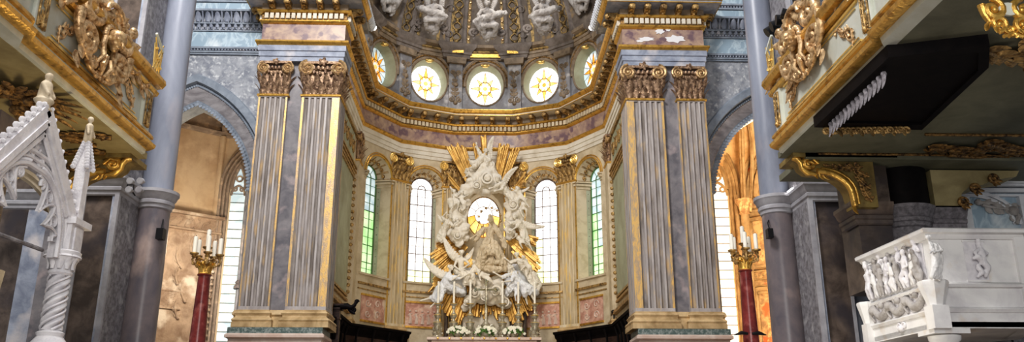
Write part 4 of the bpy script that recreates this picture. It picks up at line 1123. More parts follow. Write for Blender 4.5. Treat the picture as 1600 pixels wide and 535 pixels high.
# ================================================================ NAVE PIERS
NX = -0.5; ZI = 7.94
imp = [(.0, -.05), (.04, -.02), (.05, .06), (.09, .08), (.10, .15), (.07, .18), (.13, .24), (.16, .32), (.20, .36), (.20, .44), (.0, .46)]
for nm, s in sides:
    X = lambda h, s=s: NX + s * h
    t = thing('nave_column', f'tall half-round grey marble column with ringed capital, nearest the {nm} chapel arch', 'column', (X(8.87), 23.5, 0))
    b = MB(); b.lathe([(.46, 0), (.45, 4), (.425, ZI)], 36, (X(8.87), 23.5, 0)); b.build('lower_shaft', 'column_brown', t)
    b = MB(); b.lathe([(.43, ZI + .4), (.41, 12), (.40, 17)], 36, (X(8.87), 23.5, 0)); b.build('upper_shaft', 'column_grey', t)
    b = MB(); b.lathe([(.42 + o, ZI - .1 + z * 1.1) for o, z in imp], 36, (X(8.87), 23.5, 0)); b.build('ring_capital', 'impost', t)
    # cluster behind: stepped pilasters
    t = thing('nave_pier', f'{nm} nave pier of speckled granite strips, dark marble panels and a slim attached column', 'pier', (X(10.5), 23, 0))
    def bx(h0, h1, y0, y1, z0, z1, mat, name):
        q = MB(); a, c_ = sorted((X(h0), X(h1))); q.box(a, y0, z0, c_, y1, z1); q.build(name, mat, t)
    bx(9.2, 9.26, 21.95, 23.5, 0, 17, 'granite', 'granite_strip'); bx(9.19, 9.31, 21.88, 21.98, 0, 17, 'impost', 'white_edge'); bx(9.31, 9.38, 21.92, 22.0, 0, 17, 'stone_blue', 'white_edge')
    bx(9.24, 10.1, 22.0, 24.4, 0, 17, 'marble_brown', 'dark_panel'); bx(10.08, 10.16, 21.96, 22.4, 0, 17, 'impost', 'white_edge'); bx(10.1, 11.5, 22.9, 24.4, 0, 17, 'marble_dark', 'core')
    q = MB(); q.lathe([(.35, 0), (.34, ZI), (.33, 17)], 28, (X(10.52), 22.6, 0)); q.build('attached_column', 'column_grey', t)
    q = MB(); q.lathe([(.34 + o, ZI - .1 + z * 1.1) for o, z in imp], 28, (X(10.52), 22.6, 0))
    pa = [(X(9.24), 23.4), (X(9.24), 21.92), (X(10.12), 21.92), (X(10.12), 22.4)] if s > 0 else [(X(10.12), 22.4), (X(10.12), 21.92), (X(9.24), 21.92), (X(9.24), 23.4)]
    q.sweep(pa, [(o, ZI - .1 + z * 1.1) for o, z in imp]); q.build('impost_moulding', 'impost', t)
    bx(11.3, 12.3, 23.4, 24.6, 0, 17, 'stone_blue', 'outer_strip'); bx(11.3, 11.42, 23.3, 23.4, 0, 17, 'impost', 'white_edge')
    q = MB(); a, c_ = sorted((X(11.3), X(13.2))); q.sweep([(a, 23.4), (c_, 23.4)], [(o, ZI - .1 + z * 1.1) for o, z in imp]); q.build('impost_moulding', 'impost', t)
    # aisle back wall
    b = MB(); a, c_ = sorted((X(11.4), X(22))); b.box(a, 24.4, 0, c_, 24.8, 17); struct(b.build('wall_aisle_' + nm, 'marble_brown'))
# right aisle cluster seen above the pulpit
t = thing('aisle_pier', 'dark red marble aisle pier with stacked ring mouldings, behind the pulpit', 'pier', (13.4, 22.6, 0))
b = MB(); b.box(11.9, 22.9, 0, 13.2, 24.4, 8.05); b.build('panel', 'granite', t)
b = MB(); b.lathe([(.55, 0), (.52, 17)], 24, (13.6, 22.9, 0)); b.build('shaft', 'marble_brown', t)
b = MB(); b.lathe([(.52 + o, ZI - .1 + z * 1.2) for o, z in imp], 24, (13.6, 22.9, 0)); b.build('ring_capital', 'impost', t)
b = MB(); b.box(14.3, 22.9, 0, 15.6, 24.4, 17); b.sweep([(14.2, 22.9), (15.7, 22.9)], [(o, ZI - .1 + z * 1.2) for o, z in imp]); b.build('outer_block', 'grey_carved', t)
# ================================================================ ORGAN LOFTS
def loft(nm, s, FX, ZB, Y1, Y0, lab):
    """FX: plane of the parapet, nave face; far end Y1, near end Y0 (towards the camera)"""
    Pn = lambda u, v, w=0: V((FX - s * w, Y1 - u, v))    # u grows towards the camera
    L = Y1 - Y0; base = (FX, Y1, ZB)
    t = thing('organ_loft', lab, 'organ loft', base)
    back = NX + s * 10.2
    # soffit
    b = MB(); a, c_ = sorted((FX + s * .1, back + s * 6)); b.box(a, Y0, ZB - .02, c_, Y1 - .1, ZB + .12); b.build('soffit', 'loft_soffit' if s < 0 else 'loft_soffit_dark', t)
    # plan: far end return -> corner with canted step -> long face -> bulge near the camera
    def plan(o):
        pts = [(back, Y1 + o), (FX + s * .55, Y1 + o), (FX + s * .35, Y1 - .15 + o * .6), (FX + s * .18, Y1 - .35 + o * .3), (FX - s * o, Y1 - .45), (FX - s * o, Y1 - 6.1), (FX - s * (o + .18), Y1 - 6.35), (FX - s * (o + .18), Y0)]
        return pts if s < 0 else pts
    def ring(b, prof, flip=False):
        n = len(prof); vs = []; pl = [plan(o) for o, z in prof]; m = len(pl[0])
        for i in range(m):
            for k, (o, z) in enumerate(prof): vs.append((*pl[k][i], z))
        b.add(vs, [(i * n + k, (i + 1) * n + k, (i + 1) * n + k + 1, i * n + k + 1) for i in range(m - 1) for k in range(n - 1)])
    z = ZB
    b = MB(); ring(b, [(-.75, z + .0), (-.3, z - .02), (-.02, z), (.0, z + .10)]); b.build('white_lower_band', 'loft_white', t)
    b = MB(); ring(b, [(.0, z + .10), (.10, z + .08), (.20, z + .13), (.22, z + .20), (.14, z + .22), (.10, z + .27)]); ring(b, [(.08, z + .33), (.14, z + .36), (.13, z + .42), (.04, z + .52), (.0, z + .54)]); b.build('lower_gilt_moulding', 'gold', t)
    b = MB(); ring(b, [(.10, z + .26), (.09, z + .34)]); b.build('lower_white_fillet', 'loft_white', t)
    b = MB(); ring(b, [(.0, z + .44), (.0, z + 1.5)]); b.build('parapet_wall', 'loft_white', t)
    b = MB(); ring(b, [(.0, z + 1.42), (.10, z + 1.45), (.13, z + 1.53), (.06, z + 1.57)]); ring(b, [(.08, z + 1.62), (.2, z + 1.64), (.27, z + 1.74), (.25, z + 1.84), (.1, z + 1.88), (.08, z + 2.0), (-.06, z + 2.02)]); b.build('top_rail', 'gold', t)
    b = MB(); ring(b, [(.04, z + 1.57), (.07, z + 1.65)]); b.build('top_white_fillet', 'loft_white', t)
    # panels with gilt frames
    Q = lambda u, v, w=0: Pn(u, v, w)
    def frame(u0, u1, v0, v1, name='panel_frame'):
        q = MB()
        for m, th in ((0, .045), (.1, .02)):
            f4 = [(u0 + m, v0 + m), (u1 - m, v0 + m), (u1 - m, v1 - m), (u0 + m, v1 - m)]
            for k in range(4): q.beam(Q(*f4[k], .02), Q(*f4[(k + 1) % 4], .02), th, th)
        q.build(name, 'gold_bright', t)
    frame(1.25, 5.35, z + .56, z + 1.38); frame(6.9, 7.8, z + .56, z + 1.38); frame(8.3, 11.5, z + .56, z + 1.38)
    # little pilasters with hanging ornament
    for u in (.85, 5.75):
        q = MB(); q.box(*[min(a_, b_) for a_, b_ in zip(Q(u - .2, z + .46, 0), Q(u + .2, z + 1.46, .07))], *[max(a_, b_) for a_, b_ in zip(Q(u - .2, z + .46, 0), Q(u + .2, z + 1.46, .07))]); q.build('strip_pilaster', 'loft_white', t)
        q = MB(); R_ = lambda a, c_, w=0: Q(a, c_, w + .09)
        for sx in (-1, 1):
            q.tube([R_(u + sx * .13, z + .55, 0), R_(u + sx * .13, z + 1.36, 0)], .022, 6)
            cscroll(q, R_, u + sx * .07, z + 1.3, .07, pi / 2, 1.2, .022, sx); cscroll(q, R_, u + sx * .08, z + .62, .08, -pi / 2, 1.2, .022, -sx)
        frond(q, R_, u, z + .62, pi / 2, .6, .03, .05, 0, 4); q.ball(R_(u, z + .58, .03), .06, 7)
        q.build('hanging_ornament', 'gold_old', t)
    # small gilt knots inside panels
    for u, d in ((1.55, 1), (5.05, -1), (6.9, 1)):
        q = MB(); R_ = lambda a, c_, w=0: Q(a, c_, w + .03)
        for k in range(4): sscroll(q, R_, u + d * k * .14, z + .72 + .12 * k, u + d * (k * .14 + .3), z + 1.0 + .08 * k, .07 * (-1) ** k, .03)
        frond(q, R_, u, z + .95, -pi / 2 + d * .2, .35, .03, .1, 0, 3); frond(q, R_, u + d * .1, z + 1.0, d * .5 if d > 0 else pi - .5, .5, .03, .15, 0, 4)
        q.build('leaf_spray', 'gold_rose', t)
    # end lattice screen above the rail
    q = MB(); u0, u1, v0, v1 = .25, .75, z + 2.02, z + 2.85
    tl = [(u0, v0), (u1, v0), (u1, v1 + .12), ((u0 + u1) / 2, v1), (u0, v1 - .15)]
    q.k = 0
    for k in range(5): q.beam(Q(*tl[k], .0), Q(*tl[(k + 1) % 5], .0), .05, .06)
    q.k = 1
    for k in range(4):
        for sx in (-1, 1): q.beam(Q(u0 + (k * .14), v0, 0) if sx > 0 else Q(u1 - k * .14, v0, 0), Q(min(u1, u0 + k * .14 + .5), v0 + .5 + .35 * (1 if k == 0 else .6), 0) if sx > 0 else Q(max(u0, u1 - k * .14 - .5), v0 + .5 + .35 * (1 if k == 0 else .6), 0), .025, .03)
    for k in range(3): q.ball(Q(u0 + .1 + k * .15, v0 + .2 + k * .2, .03), .04, 5)
    q.build('lattice_screen', ['loft_white', 'gold_bright'], t)
    return t, Pn
tl_, PLn = loft('left', -1, -8.0, 8.02, 19.55, 5.0, 'white and gilt organ loft at upper left, above the white gothic throne')
tr_, PRn = loft('right', 1, 7.0, 8.2, 19.55, 5.0, 'white and gilt organ loft at upper right, above the marble pulpit')
# cartouches
def cartouche(P0_, uc, zc, t, s):
    P = lambda u, v, w=0: P0_(uc + (u - uc) * 1.5, zc + (v - zc) * 1.05, w)
    q = MB(); k = .85
    for sx in (-1, 1):
        cscroll(q, P, uc + sx * .60 * k, zc + .45 * k, .40 * k, pi / 2, 1.35, .10, sx, .18, 26)
        cscroll(q, P, uc + sx * .62 * k, zc - .25 * k, .34 * k, -pi / 2, 1.35, .09, -sx, .16, 24)
        sscroll(q, P, uc + sx * .12, zc + .9 * k, uc + sx * .85 * k, zc + .78 * k, -sx * .14, .10, .2)
        sscroll(q, P, uc + sx * .9 * k, zc + .15, uc + sx * .42 * k, zc - .72 * k, sx * .16, .10, .16)
        sscroll(q, P, uc + sx * .45 * k, zc - .5 * k, uc + sx * .12, zc - .88 * k, sx * .1, .08, .14)
        for a in range(3): leaf(q, P, uc + sx * (.45 + .16 * a) * k, zc - .25 - .2 * a, -pi / 2 + sx * (.7 - .3 * a), .34, .13, .25, .14)
        for a in range(3): leaf(q, P, uc + sx * (.35 + .22 * a) * k, zc + .66 * k - .08 * a, pi / 2 - sx * (.4 + .35 * a), .28, .11, .3, .2)
        p = [(1.0, .25), (1.25, .05), (1.45, .15), (1.7, -.05), (1.9, .08)]
        q.tube([P(uc + sx * x * k, zc + z, .08) for x, z in p], [.07, .055, .05, .045, .03], 6)
        for x, z in p[1:]: leaf(q, P, uc + sx * x * k, zc + z, -pi / 2 + sx * .5, .26, .10, .2, .06); leaf(q, P, uc + sx * x * k, zc + z, pi / 2 - sx * .7, .2, .08, .2, .06); q.ball(P(uc + sx * x * k, zc + z, .1), .07, 7)
    q.build('scrollwork', 'gold_rose', t)
    q = MB(); P = P0_
    for a in range(7):
        an = pi / 2 + (a - 3) * .4; leaf(q, P, uc + .1 * (a - 3), zc + .48, an, .34, .12, .3, .2)
    q.tube([P(uc + .4 * cos(x), zc + .55 + .25 * sin(x), .3) for x in [i * pi / 10 for i in range(11)]], .06, 6)
    q.build('shell_crest', 'gold_rose', t)
    P = P0_; m = MB(); c = P(uc, zc + .02, .36); n = (P(0, 0, 1) - P(0, 0, 0)); dn = (n + V((0, -.35, -.5))).normalized()
    headmesh(m, c, .52, dn, V((0, 0, 1)))
    for sx in (-1, 1): m.capsule(P(uc, zc - .5, .10), P(uc + sx * .25, zc - .5, .06), .14, .09)
    voxel(m, 'mask', 'gold_vol', .02, t, smooth=2)
    m = MB()
    for a in range(9):
        an = a / 8 * pi; m.ball(P(uc + .24 * cos(an), zc + .10 + .22 * sin(an), .26), .07, 8)
    for sx in (-1, 1):
        m.tube([P(uc + sx * .21, zc + .05, .26), P(uc + sx * .27, zc - .18, .26), P(uc + sx * .22, zc - .38, .28), P(uc + sx * .3, zc - .58, .2)], [.06, .065, .06, .03], 8)
        m.tube([P(uc + sx * .10, zc - .36, .28), P(uc + sx * .17, zc - .55, .28), P(uc + sx * .05, zc - .75, .2)], [.06, .07, .03], 8)
    m.build('hair_and_veil', 'gold_rose', t)
cL = atX(152, 66, -8.0); cR = atX(1262, 66, 7.0)
cartouche(PLn, 19.55 - cL.y, cL.z, tl_, -1); cartouche(PRn, 19.55 - cR.y, cR.z, tr_, 1)
# near gilt cartouche hanging at top right, and the one at top left corner
q = MB(); P = plane_fn(at(1572, 20, 10.5), (1, 0, 0), (0, 0, 1), (0, -1, 0))
for sx in (-1, 1):
    cscroll(q, P, sx * .22, .02, .17, pi / 2, 1.3, .05, sx, .05); cscroll(q, P, sx * .18, -.2, .13, -pi / 2, 1.2, .04, -sx, .05)
    sscroll(q, P, sx * .36, .1, sx * .08, -.32, sx * .08, .045, .03)
    for a in range(3): leaf(q, P, sx * (.1 + .1 * a), -.18, -pi / 2 + sx * .3 * a, .2, .05, .3, .05)
for a in range(5): q.tube([P(.0, -.34 + a * -.0, .05), P((a - 2) * .07, -.40, .06)], .03, 6)
o = tag(q.build('rococo_pendant', 'gold', loc=tuple(P(0, 0))), 'bright gilt rococo pendant at the top right corner under the organ loft', 'ornament')
q = MB(); el = [(.14 * cos(a * pi / 8), .02 + .10 * sin(a * pi / 8)) for a in range(16)]; q.prism(el, lambda u, v, w: P(u, v, w + .04), thick=.04); q.build('white_boss', 'loft_white', o)
# ---- consoles under the lofts (far end, seen face on)
def console(s, FX, ZB, lab):
    Pc = lambda u, v, w=0: V((FX + s * u * .80, 19.2 - w, ZB + v * .62))
    t = thing('console_bracket', lab, 'bracket', tuple(Pc(0, -1)))
    b = MB(); b.box(*[min(p, q) for p, q in zip(Pc(.25, -.2, .2), Pc(3.4, 0, -.8))], *[max(p, q) for p, q in zip(Pc(.25, -.2, .2), Pc(3.4, 0, -.8))]); b.build('beam', 'olive_gold', t)
    ol = [(.35, -.1)] + [(.55 + .3 * sin(a * pi / 8), -.35 - .25 * (1 - cos(a * pi / 8))) for a in range(5)] + [(1.0, -.72)] + [(2.15 - 1.1 * cos(a * pi / 16), -1.75 + 1.1 * sin(a * pi / 16)) for a in range(5, 9)] 
    ol = [(.3, -.12), (.55, -.3), (.62, -.5), (.78, -.66), (.98, -.7)] + [(1.0 + 1.0 * sin(a * pi / 14), -1.7 + 1.0 * cos(a * pi / 14) + .0) for a in range(0, 8)] + [(2.05, -2.1), (2.75, -2.1), (2.75, -.12)]
    b = MB(); b.prism(ol, Pc, thick=-.5); b.build('panel', 'olive_gold', t)
    q = MB(); arcp = [(1.0 + 1.0 * sin(a * pi / 14), -1.7 + 1.0 * cos(a * pi / 14)) for a in range(0, 8)] + [(2.02, -2.1)]
    q.tube([Pc(u, v, .04) for u, v in arcp], .08, 7); q.tube([Pc(u + .13, v + .1, .04) for u, v in arcp], .04, 6)
    q.tube([Pc(u, v, .05) for u, v in spiral(.78, -.42, .26, 0, 1.7, 26, .1, 1)], .06, 7)
    q.tube([Pc(.28, -.18, .05), Pc(.42, -.24, .08), Pc(.5, -.42, .1), Pc(.52, -.6, .08), Pc(.7, -.8, .06), Pc(.95, -.84, .05)], [.06, .08, .07, .06, .08, .05], 7)
    q.tube([Pc(u, v, .1) for u, v in spiral(.78, -.42, .26, 0, 1.7, 26, .1, 1)][::3], .035, 6)
    for k in range(3): leaf(q, Pc, .95 + .1 * k, -.78 - .04 * k, -pi / 2 + .3 * k, .28, .06, .3, .05)
    for k in range(3): leaf(q, Pc, 2.0 - .02 * k, -2.0 - .06 * k, -pi / 2 - .2 + .2 * k, .35, .07, .3, .05)
    q.build('gilt_scroll', 'gold', t)
    q = MB()
    for k in range(3): frond(q, Pc, 2.55, -1.9 + k * .5, pi / 2 + .15 + .3 * k, .8 - .1 * k, .035, .15, .03, 5)
    frond(q, Pc, 2.4, -.5, pi - .1, 1.0, .035, .1, .03, 5)
    q.build('leaf_relief', 'gold_dark', t)
    return t
console(1, 7.1, 8.2, 'gilded scroll bracket with arched edge under the far end of the right organ loft')
console(-1, -8.1, 8.02, 'gilded scroll bracket with arched edge under the far end of the left organ loft')
# second bracket pieces on right, further along soffit
t = thing('loft_support', 'dark stepped support and scrolled console under the right organ loft, beside the blue-white monument', 'support', (10, 20, 6.9))
b = MB(); b.box(8.95, 19.5, 7.12, 9.75, 20.6, 8.15); b.build('brown_block', 'marble_brown', t)
b = MB(); b.lathe([(.62, 7.1), (.62, 8.15)], 20, (10.35, 20.1, 0)); b.build('dark_drum', 'black_wood', t)
b = MB(); b.prism([(10.95, 8.0), (13.2, 8.0), (13.1, 7.85), (12.5, 7.75), (12.2, 7.62), (11.9, 7.6), (11.65, 7.4), (11.6, 7.05), (10.95, 7.05)], lambda u, v, w: V((u, 19.7 - w, v)), thick=-.8); b.build('console', 'loft_soffit', t)
q = MB(); P = lambda u, v, w=0: V((u, 19.66 - w, v))
for k, (u, v) in enumerate(((12.45, 7.75), (11.95, 7.5), (11.6, 7.15))):
    cscroll(q, P, u, v, .13, 0, 1.4, .04, 1, .05)
    for a in range(3): leaf(q, P, u, v, -pi / 2 + a * .6, .22, .06, .4, .03)
q.build('gilt_scroll', 'gold_dark', t)
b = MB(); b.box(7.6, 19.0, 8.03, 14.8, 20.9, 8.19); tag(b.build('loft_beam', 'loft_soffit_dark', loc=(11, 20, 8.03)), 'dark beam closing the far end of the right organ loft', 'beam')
t = thing('aisle_impost', 'dark stacked ring mouldings just above the rear edge of the pulpit', 'impost', (10, 20.2, 6.4))
b = MB(); b.box(8.95, 19.6, 5.0, 9.75, 20.6, 6.6); b.sweep([(8.9, 20.4), (8.9, 19.55), (9.75, 19.55)], [(o, 6.6 + z * 1.1) for o, z in imp]); b.build('block', 'marble_brown', t)
b = MB(); b.lathe([(.58 + o, 6.6 + z * 1.1) for o, z in imp], 24, (10.35, 20.2, 0)); b.lathe([(.56, 4.5), (.56, 6.6)], 20, (10.35, 20.2, 0)); b.build('ring', 'grey_carved', t)
b = MB(); b.box(10.95, 19.9, 4.8, 11.7, 20.8, 6.6); b.sweep([(10.9, 19.9), (11.75, 19.9)], [(o, 6.6 + z * 1.1) for o, z in imp]); b.build('block', 'grey_carved', t)
# ---- soffit ornaments
q = MB(); P = lambda u, v, w=0: V((u, v, 8.17 - w))
for x, y, a, L_ in ((8.6, 13.2, .3, 1.5), (9.2, 12.6, .9, 1.3), (10.0, 13.1, 0, 1.3), (9.9, 12.4, .5, 1.2)): frond(q, P, x, y, a, L_, .06, .12, .03, 5)
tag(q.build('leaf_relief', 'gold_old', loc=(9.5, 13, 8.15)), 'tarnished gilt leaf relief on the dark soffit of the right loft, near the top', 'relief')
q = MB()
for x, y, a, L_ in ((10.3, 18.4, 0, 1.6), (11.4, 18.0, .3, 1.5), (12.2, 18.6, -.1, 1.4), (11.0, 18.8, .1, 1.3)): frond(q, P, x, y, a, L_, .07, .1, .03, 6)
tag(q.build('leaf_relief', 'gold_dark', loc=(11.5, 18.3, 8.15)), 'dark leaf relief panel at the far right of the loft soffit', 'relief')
q = MB()
for y0, x0, x1 in ((17.6, 9.8, 15), (19.0, 7.9, 15), (14.1, 9.9, 13)): q.tube([(x0, y0, 8.15), (x1, y0, 8.15)], .035, 6)
q.tube([(x, 13.9 - .5 * sin((x - 7.9) / 2.6 * pi), 8.14) for x in [7.9 + k * .26 for k in range(11)]], .06, 6)
tag(q.build('soffit_moulding', 'gold_dark', loc=(11, 17, 8.1)), 'thin dull gilt mouldings across the right loft soffit', 'moulding')
# dark hanging case under right loft
c1, c2, c3, c4, c5 = atZ(1272, 196, 8.0), atZ(1388, 86, 8.0), atZ(1546, 68, 8.0), atZ(1544, 102, 8.0), atZ(1440, 200, 8.0)
t = thing('sounding_board', 'large black wooden sounding board hanging under the right organ loft, edged with carved fringe', 'sounding board', tuple(c1))
b = MB(); poly = [(c.x, c.y) for c in (c1, c2, c3, c4, c5)]
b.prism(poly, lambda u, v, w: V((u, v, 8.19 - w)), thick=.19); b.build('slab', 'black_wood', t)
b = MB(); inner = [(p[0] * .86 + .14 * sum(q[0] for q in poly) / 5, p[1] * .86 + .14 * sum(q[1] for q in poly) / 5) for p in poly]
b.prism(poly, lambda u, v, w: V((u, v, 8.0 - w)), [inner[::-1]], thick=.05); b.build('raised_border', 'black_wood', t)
q = MB(); e0, e1_ = atZ(1296, 200, 7.8), atZ(1385, 116, 7.8)
n = 14
for k in range(n):
    p = e0.lerp(e1_, (k + .5) / n); d = (e1_ - e0).normalized(); Q = lambda u, v, w=0, p=p, d=d: p + d * u + V((0, 0, v)) + d.cross(V((0, 0, 1))) * w
    leaf(q, Q, 0, .06, -pi / 2, .30, .10, .2, 0, 4); q.ball(Q(0, .04), .06, 6)
q.build('carved_fringe', 'grey_carved', t)
q = MB(); e0, e1_ = atZ(1288, 206, 7.85), atZ(1420, 204, 7.85)
for k in range(8):
    p = e0.lerp(e1_, (k + .5) / 8); Q = lambda u, v, w=0, p=p: p + V((u, -w, v))
    cscroll(q, Q, -.07, 0, .09, 0, 1.1, .03, 1); cscroll(q, Q, .07, 0, .09, pi, 1.1, .03, -1); leaf(q, Q, 0, .05, -pi / 2, .2, .06, .3)
q.build('gilt_fringe', 'gold_old', t)
# left soffit shell
q = MB(); P = lambda u, v, w=0: V((u, v, 8.0 - w)); c0 = atZ(20, 150, 8.0)
for a in range(15): an = RAD(-115 + a * 16); leaf(q, P, c0.x, c0.y, an, 1.25 + .15 * (a % 2), .13, .14, .04, 6)
for a in range(4): cscroll(q, P, c0.x + .5 * cos(a * 1.57), c0.y + .5 * sin(a * 1.57), .28, a, 1.4, .07, 1, .12)
tag(q.build('shell_relief', 'gold_dark', loc=tuple(c0)), 'tarnished gilt sunburst shell on the underside of the left organ loft', 'relief')
q = MB()
for px, py, a in ((130, 215, .2), (150, 225, .6), (175, 212, 0), (165, 235, -.3)):
    c0 = atZ(px, py, 8.0); frond(q, P, c0.x, c0.y, a + pi, 1.1, .06, .15, .03, 5)
tag(q.build('leaf_relief', 'gold_dark', loc=tuple(atZ(150, 220, 8.0))), 'dark gilt leaf relief on the soffit of the left loft, behind the gothic pinnacle', 'relief')
# ---- small fittings
def spot(px, py, X, Y_, mat, name, lab, r=.12, aim=(-.4, -.7, -.5), n=1):
    p = at(px, py, Y_); t = thing(name, lab, 'spotlight', tuple(p))
    for k in range(n):
        q = MB(); o_ = V((.26 * (k % 2), 0, .24 * (k // 2))) if n > 1 else V((0, 0, 0)); d = V(aim).normalized()
        c = p + o_; q.tube([c - d * r * 1.6, c - d * r * .4, c - d * r * .3, c + d * r], [r * .5, r * .75, r, r * 1.05], 12); q.build('head', mat, t)
        if name == 'floodlight': q = MB(); q.tube([c + d * r * 1.0, c + d * r * 1.06], r * .85, 12); q.build('lens', 'impost', t)
    q = MB(); q.tube([p - V(aim).normalized() * r, p + V((0, .35, -.05))], .02, 6); q.tube([p + V((-r, 0, 0)), p + V((-r, 0, r * 1.6)), p + V((r, 0, r * 1.6)), p + V((r, 0, 0))], .018, 5); q.build('yoke', 'black_paint', t)
    return t
t = thing('stage_spotlight', 'black theatre spotlights clamped above the right organ loft rail', 'spotlight', tuple(at(1215, 42, 19.0)))
for k in range(4):
    p = at(1206 + k * 8.5, 46 - k * 7.5, 18.9 - k * .5); q = MB(); d = V((-.7, .1, -.5 + .25 * k)).normalized()
    q.tube([p - d * .18, p - d * .02, p, p + d * .16], [.07, .10, .12, .13], 12); q.build('lamp_head', 'black_paint', t)
    q = MB(); q.tube([p, p + V((.05, 0, -.2)), p + V((.16, 0, -.24))], .02, 6); q.build('bracket', 'black_paint', t)
spot(203, 297, 0, 21.7, 'impost', 'floodlight', 'cluster of four small round white floodlights on the left pier impost', .085, (-.1, -1, -.15), 4)
t = thing('speaker', 'small black speaker hung on the left nave column', 'speaker', tuple(at(251, 367, 23.0)))
q = MB(); p = at(251, 367, 23.0); q.box(p.x - .09, p.y - .12, p.z - .14, p.x + .1, p.y + .12, p.z + .16); q.build('cabinet', 'black_paint', t)
q = MB(); q.tube([p + V((0, 0, .16)), p + V((-.02, .1, .4)), p + V((-.1, .3, .5))], .02, 6); q.build('bracket', 'black_paint', t)
t = thing('speaker', 'small black speaker hung on the right nave column', 'speaker', tuple(at(1203, 366, 23.0)))
q = MB(); p = at(1203, 366, 23.0); q.box(p.x - .08, p.y - .1, p.z - .12, p.x + .07, p.y + .12, p.z + .14); q.build('cabinet', 'black_paint', t)
q = MB(); q.tube([p + V((0, 0, .14)), p + V((.0, .1, .34)), p + V((.12, .3, .5))], .02, 6); q.build('bracket', 'black_paint', t)
t = thing('floodlight', 'glowing white floodlight on the impost of the right nave column', 'floodlight', tuple(at(1240, 303, 22.9)))
p = at(1240, 303, 22.85); q = MB(); q.beam(p + V((-.09, 0, .12)), p + V((.09, 0, -.12)), .16, .12, (0, 1, 0)); q.build('lamp', 'flare', t)
q = MB(); q.beam(p + V((-.1, .09, .13)), p + V((.1, .09, -.13)), .2, .1, (0, 1, 0)); q.build('housing', 'impost', t)
# ================================================================ TORCHERES
def torchere(px, pyb, Yd, lab, flip):
    base = at(px[1], 535, Yd); x0 = base.x; zc = at(px[0], pyb, Yd).z      # zc: underside of capital
    t = thing('torchere', lab, 'candelabrum', (x0, Yd, 0))
    b = MB(); b.lathe([(.22, .5), (.215, 2), (.18, zc - 1.5), (.135, zc)], 20, (x0, Yd, 0)); b.lathe([(.14, zc - .02), (.17, zc), (.14, zc + .03)], 20, (x0, Yd, 0)); b.build('pole', 'red_marble', t)
    b = MB(); b.lathe([(.5, 0), (.5, .15), (.38, .22), (.42, .32), (.3, .4), (.22, .5)], 20, (x0, Yd, 0)); b.build('base', 'gold_old', t)
    Z_ = .60; c = V((x0, Yd, zc)); L_ = lambda pr: [(r * Z_, z * Z_) for r, z in pr]
    b = MB(); b.lathe(L_([(.24, 0), (.27, .05), (.22, .1), (.2, .25), (.28, .42), (.32, .46), (.26, .5), (.1, .55)]), 16, tuple(c))
    for k in range(8):
        a = k * pi / 4; d = V((cos(a), sin(a), 0)); Q = lambda u, v, w=0, d=d: c + (d * (w + .2) + V((-d.y, d.x, 0)) * u + V((0, 0, v))) * Z_
        leaf(b, Q, 0, .05, pi / 2, .3, .1, .4); leaf(b, Q, .05, .22, pi / 2, .3, .09, .6)
        b.tube([c + (d * .22 + V((0, 0, .35))) * Z_, c + (d * .36 + V((0, 0, .42))) * Z_, c + (d * .34 + V((0, 0, .5))) * Z_], .025, 5)
    b.build('capital', 'gold', t)
    stem = MB(); stem.lathe(L_([(.06, .5), (.11, .56), (.07, .66), (.06, .85), (.11, .9), (.06, .95), (.06, 1.02), (.19, 1.1), (.2, 1.13), (.08, 1.14)]), 14, tuple(c)); stem.build('stem', 'gold_old', t)
    def candle(p, h):
        h *= 1.25; q = MB(); q.tube([p, p + V((0, 0, h))], .05, 12); q.ball(p + V((0, 0, h)), .04, 8, (1, 1, .6)); o = q.build('candle', 'candle', t)
        q = MB(); q.tube([p + V((0, 0, h)), p + V((.01, 0, h + .05))], .008, 5); q.build('wick', 'black_paint', o)
    candle(c + V((0, 0, 1.13 * Z_)), .33)
    for k in range(5):
        a = RAD(200 + k * 72 + flip); d = V((cos(a), sin(a), 0))
        q = MB(); pts = [c + (d * r + V((0, 0, z))) * Z_ for r, z in ((.1, .48), (.22, .40), (.36, .36), (.5, .42), (.55, .56), (.5, .66))]
        q.tube(pts, [.035, .03, .028, .028, .028, .03], 7)
        q.tube([c + (d * r + V((0, 0, z))) * Z_ for r, z in ((.15, .62), (.3, .68), (.42, .55), (.33, .45), (.27, .54))], .02, 6)
        for kk in (1, 3): q.ball(pts[kk], .045, 6)
        e = c + (d * .5 + V((0, 0, .64))) * Z_; q.lathe([(.03, 0), (.06, .03), (.04, .06), (.10, .09), (.105, .12), (.04, .13)], 12, tuple(e))
        q.build('arm', 'gold_old', t); candle(e + V((0, 0, .12)), .30)
    return t
torchere((322, 431), 431, 20.0, 'tall red marble torchere with six white candles in front of the left chapel', 20) if False else torchere((324, 308), 431, 20.0, 'tall red marble torchere with six white candles in front of the left chapel', 20)
torchere((1156, 1174), 424, 20.0, 'tall red marble torchere with six white candles in front of the right chapel', -10)
q = MB(); p = at(1172, 522, 19.8)
for k in (-1, 1): q.tube([p + V((.05 * k, 0, 0)), p + V((.2 * k, 0, .02)), p + V((.38 * k, 0, -.03))], [.03, .05, .01], 6)
tag(q.build('pole_bracket', 'black_paint', loc=tuple(p)), 'black iron cross bracket low on the right red torchere', 'bracket')
